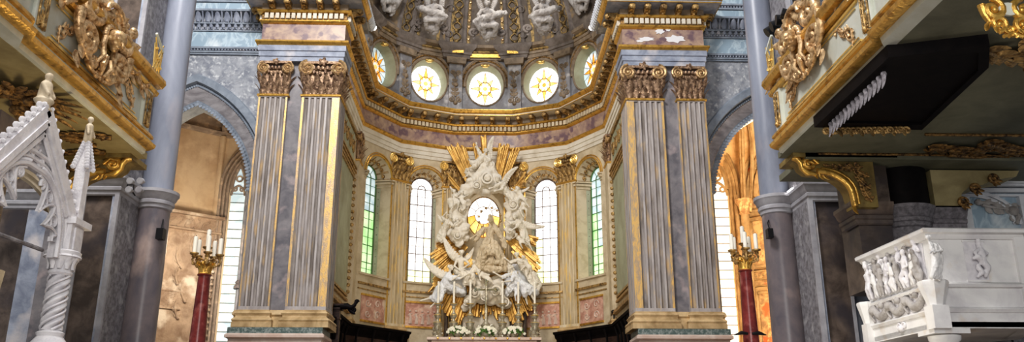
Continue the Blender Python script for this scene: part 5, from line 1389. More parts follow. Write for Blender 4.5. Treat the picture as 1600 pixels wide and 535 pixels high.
# ================================================================ GOTHIC THRONE CANOPY (left)
GX = -7.2
Sg = lambda x, y, w=0: atX(x, y, GX) + V((w, 0, 0))
Bf = Sg(104, 345); Ap = Sg(66, 172); yc = Ap.y; hwg = Bf.y - yc; zb_ = Bf.z
PG = lambda u, v, w=0: V((GX + w, yc + u, v))       # u>0 = far side
t = thing('gothic_canopy', 'white marble gothic throne canopy with crocketed gable and pierced cusped arch', 'canopy', (GX, Bf.y, zb_ - .6))
q = MB()
for sg in (-1, 1):
    q.beam(PG(sg * hwg * 1.02, zb_, .06), PG(0, Ap.z, .06), .20, .13, (1, 0, 0)); q.beam(PG(sg * hwg * .93, zb_ + .02, .12), PG(0, Ap.z - .22, .12), .10, .06, (1, 0, 0))
    q.beam(PG(sg * hwg * .84, zb_ + .02, .10), PG(0, Ap.z - .42, .10), .08, .04, (1, 0, 0))
q.build('gable_moulding', 'marble_gothic', t)
arR = hwg * .80; aS = zb_ - .45; aRise = (Sg(34, 252).z - aS)
oc = pointed(0, arR, aS, aRise, 14, zb=aS - .25)
b = MB(); b.prism([(-hwg * .97, zb_)] + [(0, Ap.z - .1)] + [(hwg * .97, zb_), (hwg * .9, aS - .25), (arR, aS - .25)] + oc[1:-1][::-1] + [(-arR, aS - .25), (-hwg * .9, aS - .25)], lambda u, v, w: PG(u, v, w - .1), thick=.12); b.build('gable_field', 'marble_gothic', t)
q = MB()
for o_, th in ((.0, .045), (.10, .03), (.2, .04)): q.tube([PG(x, z, .05) for x, z in pointed(0, arR + o_, aS, aRise + o_ * 1.2, 16, zb=aS - .25)], th, 6)
oo = pointed(0, arR + .05, aS, aRise + .06, 34)
for x, z in oo: q.ball(PG(x, z, .06), .03, 5)
q.build('arch_moulding', 'marble_gothic', t)
# cusped pierced tracery
q = MB(); half = sorted([p for p in pointed(0, arR, aS, aRise, 40) if p[0] >= -1e-6], key=lambda p: -p[1])
def inw(p, d):
    c = (0, aS - .1); L_ = hypot(p[0] - c[0], p[1] - c[1]) or 1; return (p[0] - (p[0] - c[0]) / L_ * d, p[1] - (p[1] - c[1]) / L_ * d)
def hp(f): j = f * (len(half) - 1); i = min(int(j), len(half) - 2); g = j - i; return (half[i][0] * (1 - g) + half[i + 1][0] * g, half[i][1] * (1 - g) + half[i + 1][1] * g)
CU = (.36, .72)
def dep(f): return .07 + sum((.50 if c < .5 else .42) * max(0, 1 - abs(f - c) / .19) ** 1.6 for c in CU) + (.12 if f > .93 else 0)
for sg in (-1, 1):
    fs_ = [k / 60 for k in range(61)]
    outer = [hp(f) for f in fs_]; inner = [inw(hp(f), dep(f)) for f in fs_]
    holes = []
    for c_ in CU:
        for df, dd, rr in ((0, .15, .085), (-.055, .07, .03), (.055, .07, .03), (0, .31, .05), (-.03, .25, .022), (.03, .25, .022)):
            x, z = inw(hp(c_ + df), dd); holes.append([(sg * x + rr * cos(m * pi / 6), z + rr * sin(m * pi / 6)) for m in range(12)])
            if rr > .04: 
                for m in range(6): q.tube([PG(sg * x, z, .0), PG(sg * x + rr * cos(m * pi / 3), z + rr * sin(m * pi / 3), .0)], .011, 4)
                q.tube([PG(sg * x + (rr + .012) * cos(m * pi / 6), z + (rr + .012) * sin(m * pi / 6), .035) for m in range(13)], .014, 4)
    q.prism([(sg * x, z) for x, z in outer] + [(sg * x, z) for x, z in inner[::-1]], lambda u, v, w: PG(u, v, w - .03), holes, thick=.06)
    q.tube([PG(sg * x, z, .035) for x, z in inner], .025, 5)
q.build('pierced_tracery', 'marble_gothic', t)
q = MB()
for sg in (-1, 1):
    for k in range(11):
        f = (k + .3) / 11; p = PG(sg * hwg * 1.08 * (1 - f), zb_ + (Ap.z - zb_) * f + .05, .04)
        q.ball(p, .085, 6); q.ball(p + V((0, sg * .08, .07)), .06, 6); q.ball(p + V((.05, sg * .03, .1)), .045, 5)
q.build('crocket', 'marble_gothic', t)
q = MB(); Rr = lambda u, v, w=0: PG(u, v, w + .03)   # low relief in the gable field
zr_ = aS + aRise + .12
for k, (x, y, r_) in enumerate(((0, zr_ + .42, .07), (.0, zr_ + .22, .10), (-.16, zr_ + .02, .08), (.16, zr_ + .02, .08), (-.34, zr_ - .3, .07), (.34, zr_ - .3, .07))):
    q.ball(PG(x, y, .02), r_ * .5, 8, (.5, 1, 1)); q.tube([PG(x + r_ * cos(m * pi / 5 + k), y + r_ * sin(m * pi / 5 + k), .03) for m in range(9)], .03, 5)
    cscroll(q, Rr, x, y, r_ * .8, k, 1.1, .02, 1 if k % 2 else -1)
q.build('gable_relief', 'marble_gothic', t)
# finial statue at apex
q = MB(); q.lathe([(.16, 0), (.1, .1), (.17, .18), (.08, .25)], 10, tuple(PG(0, Ap.z - .02, 0))); q.capsule(PG(0, Ap.z + .2, 0), PG(0, Ap.z + .42, 0), .12, .10); q.ball(PG(0, Ap.z + .58, .02), .075, 8)
for sx in (-1, 1): q.capsule(PG(sx * .1, Ap.z + .42, 0), PG(sx * .1, Ap.z + .25, .1), .045, .035, 6)
o = voxel(q, 'finial', 'stucco_tan', .02, t, smooth=1); o['label'] = 'small beige finial figure'
# pier block, capital, twisted column
q = MB(); cy_ = Bf.y + .12; zc1 = Sg(80, 398).z
q.box(GX - .16, cy_ - .22, zc1, GX + .16, cy_ + .22, zb_ - .05); q.box(GX - .24, cy_ - .28, zb_ - .08, GX + .24, cy_ + .32, zb_ + .03); q.box(GX - .1, cy_ - .12, zc1 + .05, GX + .19, cy_ + .12, zb_ - .12)
q.build('corner_block', 'marble_gothic', t)
cyc_ = cy_ - .05
def lat(pr, name, n=20): b = MB(); b.lathe(pr, n, (GX, cyc_, 0)); b.build(name, 'marble_gothic', t)
zc0 = Sg(75, 425).z; zbt = Sg(58, 512).z
lat([(.17, zc0), (.2, zc0 + .04), (.17, zc0 + .1), (.19, zc0 + .2), (.28, zc0 + .34), (.29, zc0 + .40), (.24, zc0 + .43), (.3, zc1 + .02)], 'capital')
q = MB()
for k in range(10):
    a = k * pi / 5; d = V((cos(a), sin(a), 0)); c = V((GX, cyc_, 0)); Q = lambda u, v, w=0, d=d: c + d * (w + .19) + V((-d.y, d.x, 0)) * u + V((0, 0, v))
    leaf(q, Q, 0, zc0 + .1, pi / 2, .26, .07, .4)
q.build('capital_leaves', 'marble_gothic', t)
q = MB(); zz = [zbt + (zc0 - zbt) * i / 40 for i in range(41)]
def tw(u, v): 
    a = u * 2 * pi; z = zbt + (zc0 - zbt) * v; r = .145 + .035 * cos(3 * (a - v * 9.5)); return V((GX + r * cos(a), cyc_ + r * sin(a), z))
q.grid(tw, 36, 70, wrapu=True)
for k in range(3): q.tube([V((GX + .165 * cos(a), cyc_ + .165 * sin(a), zbt + (zc0 - zbt) * f)) for f, a in [(i / 40, i / 40 * 9.5 + k * 2.09 + 1.0) for i in range(41)]], .022, 5)
q.build('twisted_shaft', 'marble_gothic', t)
lat([(.30, 0), (.30, zbt - .5), (.34, zbt - .42), (.27, zbt - .3), (.29, zbt - .22), (.2, zbt - .1), (.22, zbt - .04), (.16, zbt)], 'base')
# corner pinnacle
q = MB(); pb = Sg(112, 335); pt = Sg(130, 190); py_ = cy_ + .12
px_ = GX + .02
q.box(px_ - .09, py_ - .09, zb_, px_ + .09, py_ + .09, zb_ + .95)
for dx in (-.09, .09): q.beam((px_ + dx, py_ - .09, zb_ + .95), (px_, py_, zb_ + 1.2), .03, .03)
hp = pt.z - zb_
q.lathe([(.12, .95), (.13, 1.0), (.02, hp - .25)], 4, (px_, py_, zb_), a0=pi / 4, a1=pi / 4 + 2 * pi)
for k in range(9):
    f = k / 9; z = zb_ + 1.02 + (hp - 1.3) * f; r = .14 * (1 - f) + .03
    for a in range(4): q.ball((px_ + r * cos(a * pi / 2 + .78), py_ + r * sin(a * pi / 2 + .78), z), .05, 5)
q.build('pinnacle', 'marble_gothic', t)
q = MB(); z = zb_ + hp - .3; q.capsule((px_, py_, z), (px_, py_, z + .28), .08, .07); q.ball((px_, py_, z + .42), .06, 8)
for sx in (-1, 1): q.capsule((px_, py_ + sx * .06, z + .28), (px_ + .05, py_ + sx * .12, z + .12), .035, .03, 6)
o = voxel(q, 'pinnacle_figure', 'stucco_tan', .018, t, smooth=1); o['label'] = 'small beige angel on the pinnacle'
# return arch to the wall and beige rear column, tie rod
q = MB()
Pb = lambda u, v, w=0: V((GX - 1.0 - u, cy_ + .0 - w, v))
for o_ in (.0, .1): q.tube([Pb(x, z, 0) for x, z in pointed(0, .82 + o_, aS, 1.3 + o_, 12, zb=aS - .2)], .06, 6)
q.build('return_arch', 'stucco_tan', t)
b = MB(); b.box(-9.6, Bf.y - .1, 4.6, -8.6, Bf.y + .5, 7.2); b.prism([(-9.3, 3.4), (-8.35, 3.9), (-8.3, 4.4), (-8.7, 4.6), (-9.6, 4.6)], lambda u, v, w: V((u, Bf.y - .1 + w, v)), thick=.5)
tag(b.build('throne_back', 'marble_brown', loc=(-9, Bf.y, 4)), 'dark brown masonry behind the gothic throne arch', 'masonry')
q = MB(); q.tube([Sg(-40, 352), Sg(66, 391)], .035, 8); tag(q.build('tie_rod', 'granite', loc=tuple(Sg(66, 391))), 'grey iron tie rod crossing behind the white throne canopy', 'rod')
b = MB(); b.box(-14, 15.5, 0, -9.4, 15.9, 8.0); b.build('x', 'marble_brown') if False else None
# ================================================================ PULPIT (right)
P2 = at(1441, 358, 16.0); ZT = P2.z; P1 = atZ(1338, 403, ZT); ZB_ = 3.66
p2 = V((P2.x + .12, P2.y + .12, 0)); p1 = V((P1.x + .14, P1.y + .05, 0)); p3 = V((at(1597, 352, 16).x + .0, p2.y, 0)); p4 = V((p3.x + .8, p3.y + 1.9, 0)); p0 = V((p1.x + 2.0, p1.y + 1.4, 0))
pth = [(p.x, p.y) for p in (p0, p1, p2, p3, p4)]
t = thing('pulpit', 'large carved white marble pulpit on columns, right foreground', 'pulpit', (p2.x, p2.y, ZB_))
b = MB(); b.sweep(pth, [(-.3, ZB_), (.0, ZB_), (.0, ZB_ + .3)]); b.sweep(pth, [(-.02, ZB_ + .3), (-.02, 4.55), (-.05, 4.55), (-.05, ZT - .15)], capends=False)
b.prism([(x, y) for x, y in pth], lambda u, v, w: V((u, v, ZB_ + .02 + w)), thick=.1); b.prism([(x, y) for x, y in pth], lambda u, v, w: V((u, v, 4.5 + w)), thick=.05)
b.build('parapet', 'marble_white', t)
b = MB(); b.sweep(pth, [(-.3, ZT - .19), (.0, ZT - .17), (.04, ZT - .12), (.05, ZT - .09), (.12, ZT - .06), (.13, ZT), (.1, ZT + .03), (-.3, ZT + .03)]); b.build('top_cornice', 'marble_white', t)
b = MB(); b.sweep(pth, [(-.05, ZB_ + .28), (.03, ZB_ + .3), (.06, ZB_ + .36), (.03, ZB_ + .40), (-.05, ZB_ + .42)]); b.sweep(pth, [(-.05, 4.42), (.04, 4.45), (.06, 4.5), (.0, 4.55), (-.05, 4.56)]); b.build('moulding', 'marble_white', t)
dL = (p2 - p1).normalized(); PLf = plane_fn((p1.x, p1.y, 0), dL, (0, 0, 1), (dL.y, -dL.x, 0)); LL = (p2 - p1).length
PFf = plane_fn((p2.x, p2.y, 0), (1, 0, 0), (0, 0, 1), (0, -1, 0))
# front slab joints, plaque frame
q = MB(); ux = [at(x, 400, 16).x - p2.x for x in (1513, 1549)]; z0_, z1_ = 4.58, ZT - .2
for a, c_ in (((ux[0], z0_), (ux[0], z1_)), ((ux[1], z0_), (ux[1], z1_)), ((ux[0], z1_), (ux[1], z1_)), ((ux[0], z0_), (ux[1], z0_))): q.beam(PFf(*a, -.04), PFf(*c_, -.04), .03, .04)
q.beam(PFf(.62, z0_, -.05), PFf(.62, z1_, -.05), .02, .012); q.beam(PFf(1.6, z0_, -.05), PFf(1.6, z1_, -.05), .02, .012)
q.build('plaque_frame', 'marble_white', t)
q = MB(); q.prism([(ux[0] + .02, z0_ + .02), (ux[1] - .02, z0_ + .02), (ux[1] - .02, z1_ - .02), (ux[0] + .02, z1_ - .02)], lambda u, v, w: PFf(u, v, w - .045), thick=.004); q.build('plaque_ground', 'marble_gothic', t)
# pilaster at right end, corner ledges
q = MB(); q.box(p3.x - .16, p3.y - .03, ZB_, p3.x + .05, p3.y + .1, ZT - .1); q.build('end_pilaster', 'marble_white', t)
def ledge(p, r, name='corner_ledge'):
    q = MB(); q.lathe([(r * .55, ZB_ + .4), (r * .6, ZB_ + .45), (r * .7, ZB_ + .55), (r, ZB_ + .8), (r * 1.06, ZB_ + .86), (r * 1.0, ZB_ + .9)], 8, (p.x, p.y, 0), a0=RAD(22), a1=RAD(382)); q.build(name, 'marble_white', t)
    q = MB(); q.box(p.x - r * .6, p.y - r * .6, ZB_ - .02, p.x + r * .6, p.y + r * .6, ZB_ + .42); q.build('corner_block', 'marble_white', t)
ledge(p2 + V((-.02, -.02, 0)), .27); ledge(p1, .22)
# garland panel on left face
q = MB(); G = lambda u, v, w=0: PLf(u, v, w)
for k in range(3):
    u0 = .3 + k * (LL - .6) / 3; u1 = .3 + (k + 1) * (LL - .6) / 3
    for i in range(15):
        f = i / 14; q.ball(G(u0 + (u1 - u0) * f, 4.38 - .22 * sin(pi * f), .03), .075 + .02 * sin(pi * f), 6)
    q.ball(G(u0, 4.33, .05), .1, 8); q.tube([G(u0, 4.35, .06), G(u0 - .06, 4.2, .06), G(u0 + .03, 4.08, .04)], .03, 5)
    um = (u0 + u1) / 2; q.ball(G(um, 4.4, .03), .07, 8); cscroll(q, G, um - .12, 4.42, .09, 0, 1.2, .025, 1, .02)
q.build('garland_relief', 'stucco_grey', t)
q = MB(); q.prism([(.2, 4.0), (LL - .2, 4.0), (LL - .2, 4.45), (.2, 4.45)], lambda u, v, w: PLf(u, v, w - .015), thick=.01)
q.prism([(.25, 4.6), (LL - .25, 4.6), (LL - .25, ZT - .2), (.25, ZT - .2)], lambda u, v, w: PLf(u, v, w - .045), thick=.01); q.build('panel_ground', 'marble_gothic', t)
q = MB(); q.ball(G(LL / 2, ZB_ + .16, .02), .08, 8); cscroll(q, G, LL / 2 - .1, ZB_ + .2, .08, 0, 1.2, .02, 1, .02); cscroll(q, G, LL / 2 + .1, ZB_ + .2, .08, pi, 1.2, .02, -1, .02); q.build('shield', 'marble_gothic', t)
# crowd relief: one carved part per figure
def relief_fig(b, G, u, z, h, lean=0.0, ph=0, w=.0):
    H = h / 5.7; hd = G(u + lean * h, z + h * .92, H * .55 + w); ne = G(u + lean * h * .85, z + h * .8, H * .35 + w); ch = G(u + lean * h * .65, z + h * .68, H * .3 + w); pe = G(u + lean * h * .3, z + h * .48, H * .3 + w)
    b.ball(hd, H * .46, 8, (.85, 1, 1.1)); b.capsule(hd, ne, H * .18, H * .18); b.capsule(ne, ch, H * .35, H * .55); b.capsule(ch, pe, H * .55, H * .5)
    for sg in (-1, 1):
        a = ph + sg * 1.0; e = G(u + lean * h * .7 + sg * H * (.8 + .3 * sin(a)), z + h * (.6 + .08 * sin(a * 2)), H * .5 + w); hh = G(u + lean * h * .6 + sg * H * (.5 + .9 * sin(a + 1)), z + h * (.6 + .16 * cos(a)), H * .8 + w)
        b.capsule(G(u + lean * h * .72 + sg * H * .5, z + h * .74, H * .35 + w), e, H * .24, H * .18); b.capsule(e, hh, H * .18, H * .13); b.ball(hh, H * .17, 6)
        k = G(u + sg * H * (.35 + .2 * sin(ph)), z + h * .27, H * (.5 + .3 * cos(a)) + w); f = G(u + sg * H * .45 - lean * h * .1, z + .0, H * .3 + w)
        b.capsule(pe, k, H * .42, H * .34); b.capsule(k, f, H * .36, H * .26)
    b.capsule(G(u - H * .3, z + h * .2, H * .3 + w), G(u + H * .3, z + h * .1, H * .3 + w), H * .4, H * .4)
for k in range(17):
    b = MB(); u = .34 + k * (LL - .68) / 16; row = k % 2
    relief_fig(b, G, u, 4.6 + (.12 if row else 0), .80 - .07 * (k % 3) + (.0 if row else -.04), lean=.16 * sin(k * 2.3), ph=k * 1.7, w=-.05 if row else .03)
    voxel(b, 'relief_figure', ('marble_gothic', 'stucco_grey', 'marble_white')[k % 3], .02, t, folds=(.012, 16, (0, 0, 1), .35), smooth=1)
Sq_ = lambda x, y: at(x, y, p2.y)
b = MB()
def cap_(pts, r): 
    for i in range(len(pts) - 1): b.capsule(Sq_(*pts[i][:2]) - V((0, pts[i][2], 0)), Sq_(*pts[i + 1][:2]) - V((0, pts[i + 1][2], 0)), r[i], r[i + 1])
b.ball(Sq_(1526, 382) - V((0, .06, 0)), .055, 8, (.9, 1, 1.1)); b.ball(Sq_(1526, 377) - V((0, .05, 0)), .05, 7)
cap_([(1528, 388, .05), (1531, 396, .05), (1533, 408, .04)], (.05, .075, .08)); cap_([(1527, 391, .07), (1519, 396, .09), (1524, 403, .1)], (.035, .03, .022)); cap_([(1533, 392, .03), (1540, 397, .05), (1533, 402, .09)], (.035, .03, .022))
cap_([(1533, 408, .04), (1524, 403, .09), (1519, 405, .06)], (.07, .05, .03)); cap_([(1533, 409, .04), (1541, 419, .06), (1539, 432, .03)], (.075, .06, .035)); cap_([(1528, 420, .03), (1533, 427, .05), (1527, 433, .03)], (.05, .045, .03)); b.ball(Sq_(1527, 416) - V((0, .03, 0)), .045, 7)
o = voxel(b, 'relief_figure', 'marble_gothic', .015, t, folds=(.01, 16, (0, 0, 1), .3), smooth=1); o['label'] = 'carved crouching figure in the narrow front plaque'
# columns under the pulpit
for (px, py, lab) in ((1484, 510, 'white marble column under the near corner of the pulpit'), (1372, 527, 'white marble column under the far left corner of the pulpit')):
    if px > 1400: cx_, cy2 = p2.x + .22, p2.y + .3
    else: cx_, cy2 = p1.x + .3, p1.y + .25
    c = thing('pulpit_column', lab, 'column', (cx_, cy2, 0))
    b = MB(); b.lathe([(.2, 0), (.19, ZB_ - .4)], 20, (cx_, cy2, 0)); b.build('shaft', 'marble_white', c)
    b = MB(); b.lathe([(.2, ZB_ - .45), (.23, ZB_ - .42), (.2, ZB_ - .38), (.21, ZB_ - .28), (.29, ZB_ - .2), (.3, ZB_ - .12), (.24, ZB_ - .1)], 20, (cx_, cy2, 0)); b.box(cx_ - .36, cy2 - .34, ZB_ - .1, cx_ + .34, cy2 + .3, ZB_); b.build('capital', 'marble_white', c)
b = MB()
b.lathe([(.5, 0), (.5, 2.4), (.42, 2.9), (.2, 3.25), (0.02, 3.35)], 20, (p2.x + 1.5, p2.y + 1.6, 0))
tag(b.build('bronze_dome', 'gold_dark', loc=(p2.x + 1.5, p2.y + 1.6, 0)), 'brown domed furniture seen in the shadow beneath the pulpit', 'furniture')
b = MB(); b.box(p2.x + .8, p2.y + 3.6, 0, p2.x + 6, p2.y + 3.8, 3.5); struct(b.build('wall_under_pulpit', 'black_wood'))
Sp = lambda x, y: at(x, y, 15.85)
statue('white marble draped woman statue on the near corner of the pulpit', 'statue', Sp, .128,
       dict(head=(1446, 374, .1), neck=(1449, 382, .08), chest=(1455, 388, .08), pelvis=(1459, 404, .08), sh_l=(1448, 384, .13), el_l=(1449, 395, .2), ha_l=(1444, 399, .26), sh_r=(1462, 384, .05), el_r=(1466, 394, .12), ha_r=(1453, 398, .22),
            kn_l=(1455, 420, .14), foot_l=(1453, 437, .1), kn_r=(1463, 420, .08), foot_r=(1463, 438, .08)), ('marble_white', 'marble_white'), name='draped_statue', look=(-.7, -.7, .1), vox=.014, fat=1.15,
       robe_extra=[([(1464, 386, 0), (1470, 400, .0), (1473, 412, -.03)], [.3, .25, .2])], group=None)
Sq = lambda x, y: atZ(x, y, 5.1) if False else at(x, y, P1.y - .1)
statue('small white marble draped figure on the far left corner of the pulpit', 'statue', Sq, .13,
       dict(head=(1350, 404, .05), neck=(1352, 410, .05), chest=(1354, 416, .05), pelvis=(1357, 428, .05), sh_l=(1348, 413, .1), el_l=(1347, 421, .14), ha_l=(1352, 417, .2), sh_r=(1360, 413, .0), el_r=(1363, 422, .05), ha_r=(1358, 418, .15),
            kn_l=(1355, 440, .08), foot_l=(1355, 452, .05), kn_r=(1360, 440, .04), foot_r=(1361, 453, .04)), ('marble_white', 'marble_white'), name='draped_statue', look=(-.8, -.6, 0), vox=.016, fat=1.15)
# ---- blue-white monument at far right
Pm = lambda u, v, w=0: V((u, 21.0 - w, v))
c0 = at(1508, 352, 21); c1 = at(1620, 292, 21)
x0, x1, zt_ = c0.x, c1.x + 1.5, at(1550, 292, 21).z; zb2 = 5.5
t = thing('wall_monument', 'blue-white marble wall monument with pierced frieze and arched niche, behind the pulpit', 'monument', (x0, 21, zb2))
b = MB(); b.box(x0, 21.0, zb2, x1, 21.3, zt_); b.build('slab', 'marble_veined', t)
b = MB(); 
for z, h, w in ((zt_, .1, .28), (zt_ - .14, .1, .18), (zt_ - .26, .06, .1)): b.box(x0 - .05, 21 - w, z - h / 2, x1, 21.1, z + h / 2)
b.box(x0 - .02, 20.9, zb2, x0 + .18, 21.0, zt_ - .3); ux_ = at(1591, 330, 21).x; b.box(ux_, 20.85, zb2, ux_ + .25, 21, zt_ - .3); b.build('cornice', 'stucco_blue', t)
q = MB(); n = 9
for k in range(n):
    u = x0 + .1 + (k + .5) * .42; z = zt_ + .32
    for a in range(4): q.tube([Pm(u + .08 * cos(a * pi / 2) + .075 * cos(m * pi / 4), z + .08 * sin(a * pi / 2) + .075 * sin(m * pi / 4), .1) for m in range(9)], .022, 5)
    q.tube([Pm(u + .2 * cos(m * pi / 6), z + .2 * sin(m * pi / 6), .1) for m in range(13)], .025, 5)
q.box(x0, 20.85, zt_ + .54, x1, 21.0, zt_ + .62); q.build('pierced_frieze', 'stucco_blue', t)
b = MB(); b.box(x0, 21.02, zt_, x1, 21.1, zt_ + .5); b.build('frieze_ground', 'stone_blue', t)
q = MB(); cxm = at(1520, 352, 21).x
for r_ in (1.1, 1.25): q.tube([Pm(cxm + r_ * cos(a * pi / 24), 6.95 + .7 * r_ * sin(a * pi / 24), .04) for a in range(0, 25)], .05, 6)
q.build('niche_arch', 'stucco_blue', t)
q = MB(); um = at(1563, 330, 21).x; zm = at(1563, 328, 21).z; R_ = lambda a, c_, w=0: Pm(a, c_, w + .05)
sscroll(q, R_, um - .6, zm + .15, um + .3, zm - .1, .12, .05); frond(q, R_, um - .5, zm + .1, .1, 1.0, .05, -.15, 0, 5); q.ball(Pm(um - .6, zm + .18, .08), .09, 8); q.ball(Pm(um + .3, zm - .05, .08), .14, 8); q.tube([Pm(um + .3, zm, .1), Pm(um + .42, zm - .2, .1), Pm(um + .3, zm - .4, .1)], .05, 6)
q.build('spandrel_relief', 'stucco_grey', t)
q = MB(); g0 = at(1545, 285, 20.6); g1 = at(1625, 205, 20.6); Pk = lambda u, v, w=0: V((g0.x + u, 20.6 - w, g0.z + v))
for o_ in (0, .2, .42): q.beam(V((g0.x, 20.6, g0.z + o_)), V((g1.x, 20.6, g1.z + o_)), .2, .1)
for k in range(9): q.ball(V((g0.x, 20.5, g0.z + .55)).lerp(V((g1.x, 20.5, g1.z + .55)), k / 8), .09, 6)
q.prism([(0, 0), (g1.x - g0.x, g1.z - g0.z), (g1.x - g0.x, 0)], lambda u, v, w: Pk(u, v, w - .1), thick=.05); q.build('gable', 'stucco_blue', t)
# ================================================================ CHOIR STALLS
sp = [(XC + x, y) for x, y in ((-5.65, 31.9), (-5.62, 37.1), (-4.42, 38.75), (-3.3, 40.2), (3.3, 40.2), (4.42, 38.75), (5.62, 37.1), (5.65, 31.9))]
ZS = at(620, 519, 40.2).z
for nm, pts in (('left', sp[0:4]), ('right', sp[4:8])):
    pts = [V((*p, 0)) for p in pts]
    pa = [(p.x, p.y) for p in pts]
    t = thing('choir_stall', f'dark carved wooden choir stall back along the {nm} side of the apse', 'choir stall', (pa[1][0], pa[1][1], 4.2))
    b = MB(); b.sweep(pa, [(-.29, 4.2), (-.27, 4.2), (-.27, ZS - .5), (-.29, ZS - .5)]); b.build('back_panel', 'dark_wood', t)
    b = MB(); b.sweep(pa, [(-.3, ZS - .5), (-.27, ZS - .5), (-.24, ZS - .35), (-.15, ZS - .28), (-.09, ZS - .12), (-.02, ZS - .1), (.0, ZS - .0), (-.3, ZS)]); b.build('canopy_cornice', 'black_wood', t)
    for i in range(len(pts) - 1):
        a, c_ = pts[i], pts[i + 1]; n = int((c_ - a).length / .75); d = (c_ - a).normalized(); nn = V((d.y, -d.x, 0))
        for k in range(n):
            p = a.lerp(c_, (k + .5) / n); q = MB(); q.tube([p + nn * w + V((0, 0, z)) for w, z in ((-.24, ZS - 1.2), (-.2, ZS - .8), (-.2, ZS - .6), (-.12, ZS - .3), (-.08, ZS - .16))], [.05, .06, .05, .06, .07], 6); q.build('carved_bracket', 'black_wood', t)
# end post with scroll (left)
e = at(524, 500, 32.2); zt2 = at(524, 477, 32.2).z
t = thing('stall_end_post', 'tall dark carved stall end post with projecting scroll bracket beside the left pier', 'post', (e.x, 32.2, 4.2))
b = MB(); b.box(e.x - .17, 32.0, 4.2, e.x + .17, 32.3, zt2 - .2); b.build('post', 'dark_wood', t)
b = MB(); b.box(e.x - .24, 31.9, zt2 - .2, e.x + .26, 32.35, zt2 - .12); b.box(e.x - .28, 31.85, zt2 - .08, e.x + .34, 32.4, zt2); b.box(e.x - .2, 31.95, zt2 - .55, e.x + .2, 32.3, zt2 - .48); b.build('cap_moulding', 'dark_wood', t)
q = MB(); Pe = lambda u, v, w=0: V((e.x + u, 31.95 - w, zt2 + v))
q.tube([Pe(.2, -.1), Pe(.45, -.08), Pe(.6, -.14), Pe(.72, -.05), Pe(.8, .12)], [.12, .12, .1, .07, .05], 8); cscroll(q, Pe, .68, -.2, .14, pi / 2, 1.3, .045, 1); cscroll(q, Pe, .8, .08, .08, 0, 1.2, .035, 1); leaf(q, Pe, .5, -.2, -.6, .35, .08, .2)
q.tube([Pe(0, -.5, .05), Pe(.0, -.9, .1), Pe(.03, -1.3, .03)], [.1, .14, .06], 8)
q.build('scroll_bracket', 'black_wood', t)
for nm, lst in (('left', ((549, 492), (566, 507), (583, 511), (603, 513))), ('right', ((914, 510), (868, 517)))):
    for k, (px, py) in enumerate(lst):
        pass
t = None
q = MB(); p = at(959, 492, 37.6); q.tube([p + V((0, 0, -.35)), p + V((0, 0, .1))], .035, 6); q.ball(p + V((0, 0, .12)), .12, 8, (1, 1, .8)); tag(q.build('microphone_lamp', 'black_paint', loc=tuple(p)), 'small black lamp standing on the right choir stall cornice', 'lamp')
# ================================================================ ALTAR
YA = 39.9
S = lambda x, y: at(x, y, 41.45)
def altp(x, y, Y_=YA): return at(x, y, Y_)
zA = altp(759, 529).z
xl, xr = altp(668, 529).x, altp(845, 529).x
t = thing('high_altar', 'pinkish marble high altar under the sculpture group', 'altar', (XC, YA + .5, 4.2))
b = MB(); b.box(xl, YA - .45, zA - .12, xr, YA + .6, zA); b.box(xl + .2, YA - .3, 4.2, xr - .2, YA + .6, zA - .12); b.build('table', 'stone_pink', t)
q = MB()
for k in range(9): u = xl + .5 + k * (xr - xl - 1.0) / 8; q.ball((u, YA - .47, zA - .06), .05, 6)
q.build('gilt_frieze', 'gold', t)
x0, x1 = altp(722, 500, 40.6).x, altp(797, 500, 40.6).x; zr = altp(760, 482, 41.5).z
b = MB(); b.box(x0, 41.45, zA, x1, 42.0, zr); b.box(x0 - .25, 41.5, zA, x0 - .05, 42, zr); b.box(x1 + .05, 41.5, zA, x1 + .25, 42, zr); b.build('reredos', 'stone_pale', t)
b = MB()
for px in (697, 707, 716, 800, 809, 820): u = altp(px, 500, 41.5).x; b.tube([(u, 41.55, zA - .3), (u, 41.55, zr + .3)], .10, 10)
b.build('reredos_column', 'marble_brown', t)
# candlesticks
def candlestick_proto():
    b = MB(); b.lathe([(.24, 0), (.26, .06), (.2, .12), (.23, .2), (.15, .3), (.17, .55), (.22, .7), (.1, .78), (.07, .86), (.15, .98), (.16, 1.08), (.07, 1.16), (.05, 1.3), (.09, 1.4), (.06, 1.46), (.17, 1.56), (.18, 1.6), (.05, 1.62)], 14)
    for k in range(3):
        a = -pi / 2 + k * 2 * pi / 3; d = V((cos(a), sin(a), 0)); b.ball(d * .24 + V((0, 0, .05)), .07, 6); b.ball(d * .17 + V((0, 0, .42)), .09, 8, (1, 1, 1.3)); b.tube([d * .2 + V((0, 0, .12)), d * .27 + V((0, 0, .25)), d * .19 + V((0, 0, .3))], .03, 5)
    st = b.mesh('stem', 'silver'); q = MB()
    for z in (.2, .7, 1.05, 1.58): q.lathe([(.0, -.02), (.21 if z < 1 else .17, -.02), (.22 if z < 1 else .185, 0), (.21 if z < 1 else .17, .02), (.0, .02)], 14, (0, 0, z))
    return st, q.mesh('gilt_ring', 'gold_bright')
st, rg = candlestick_proto(); cb = MB(); cb.tube([(0, 0, 1.6), (0, 0, 2.62)], .05, 10); cb.ball((0, 0, 2.62), .05, 8, (1, 1, .6)); cm = cb.mesh('candle', 'candle')
pos = ['at the far left end of the altar', 'second from the left on the altar', 'just left of the altar crucifix', 'just right of the altar crucifix', 'second from the right on the altar', 'at the far right end of the altar']
for k, px in enumerate((683, 708, 734, 785, 810, 836)):
    p = altp(px, 528); t = thing('altar_candlestick', 'tall silver-gilt candlestick with white candle, ' + pos[k], 'candlestick', (p.x, YA, zA), 'altar candlesticks')
    put(st, 'stem', t); put(rg, 'gilt_ring', t); put(cm, 'candle', t)
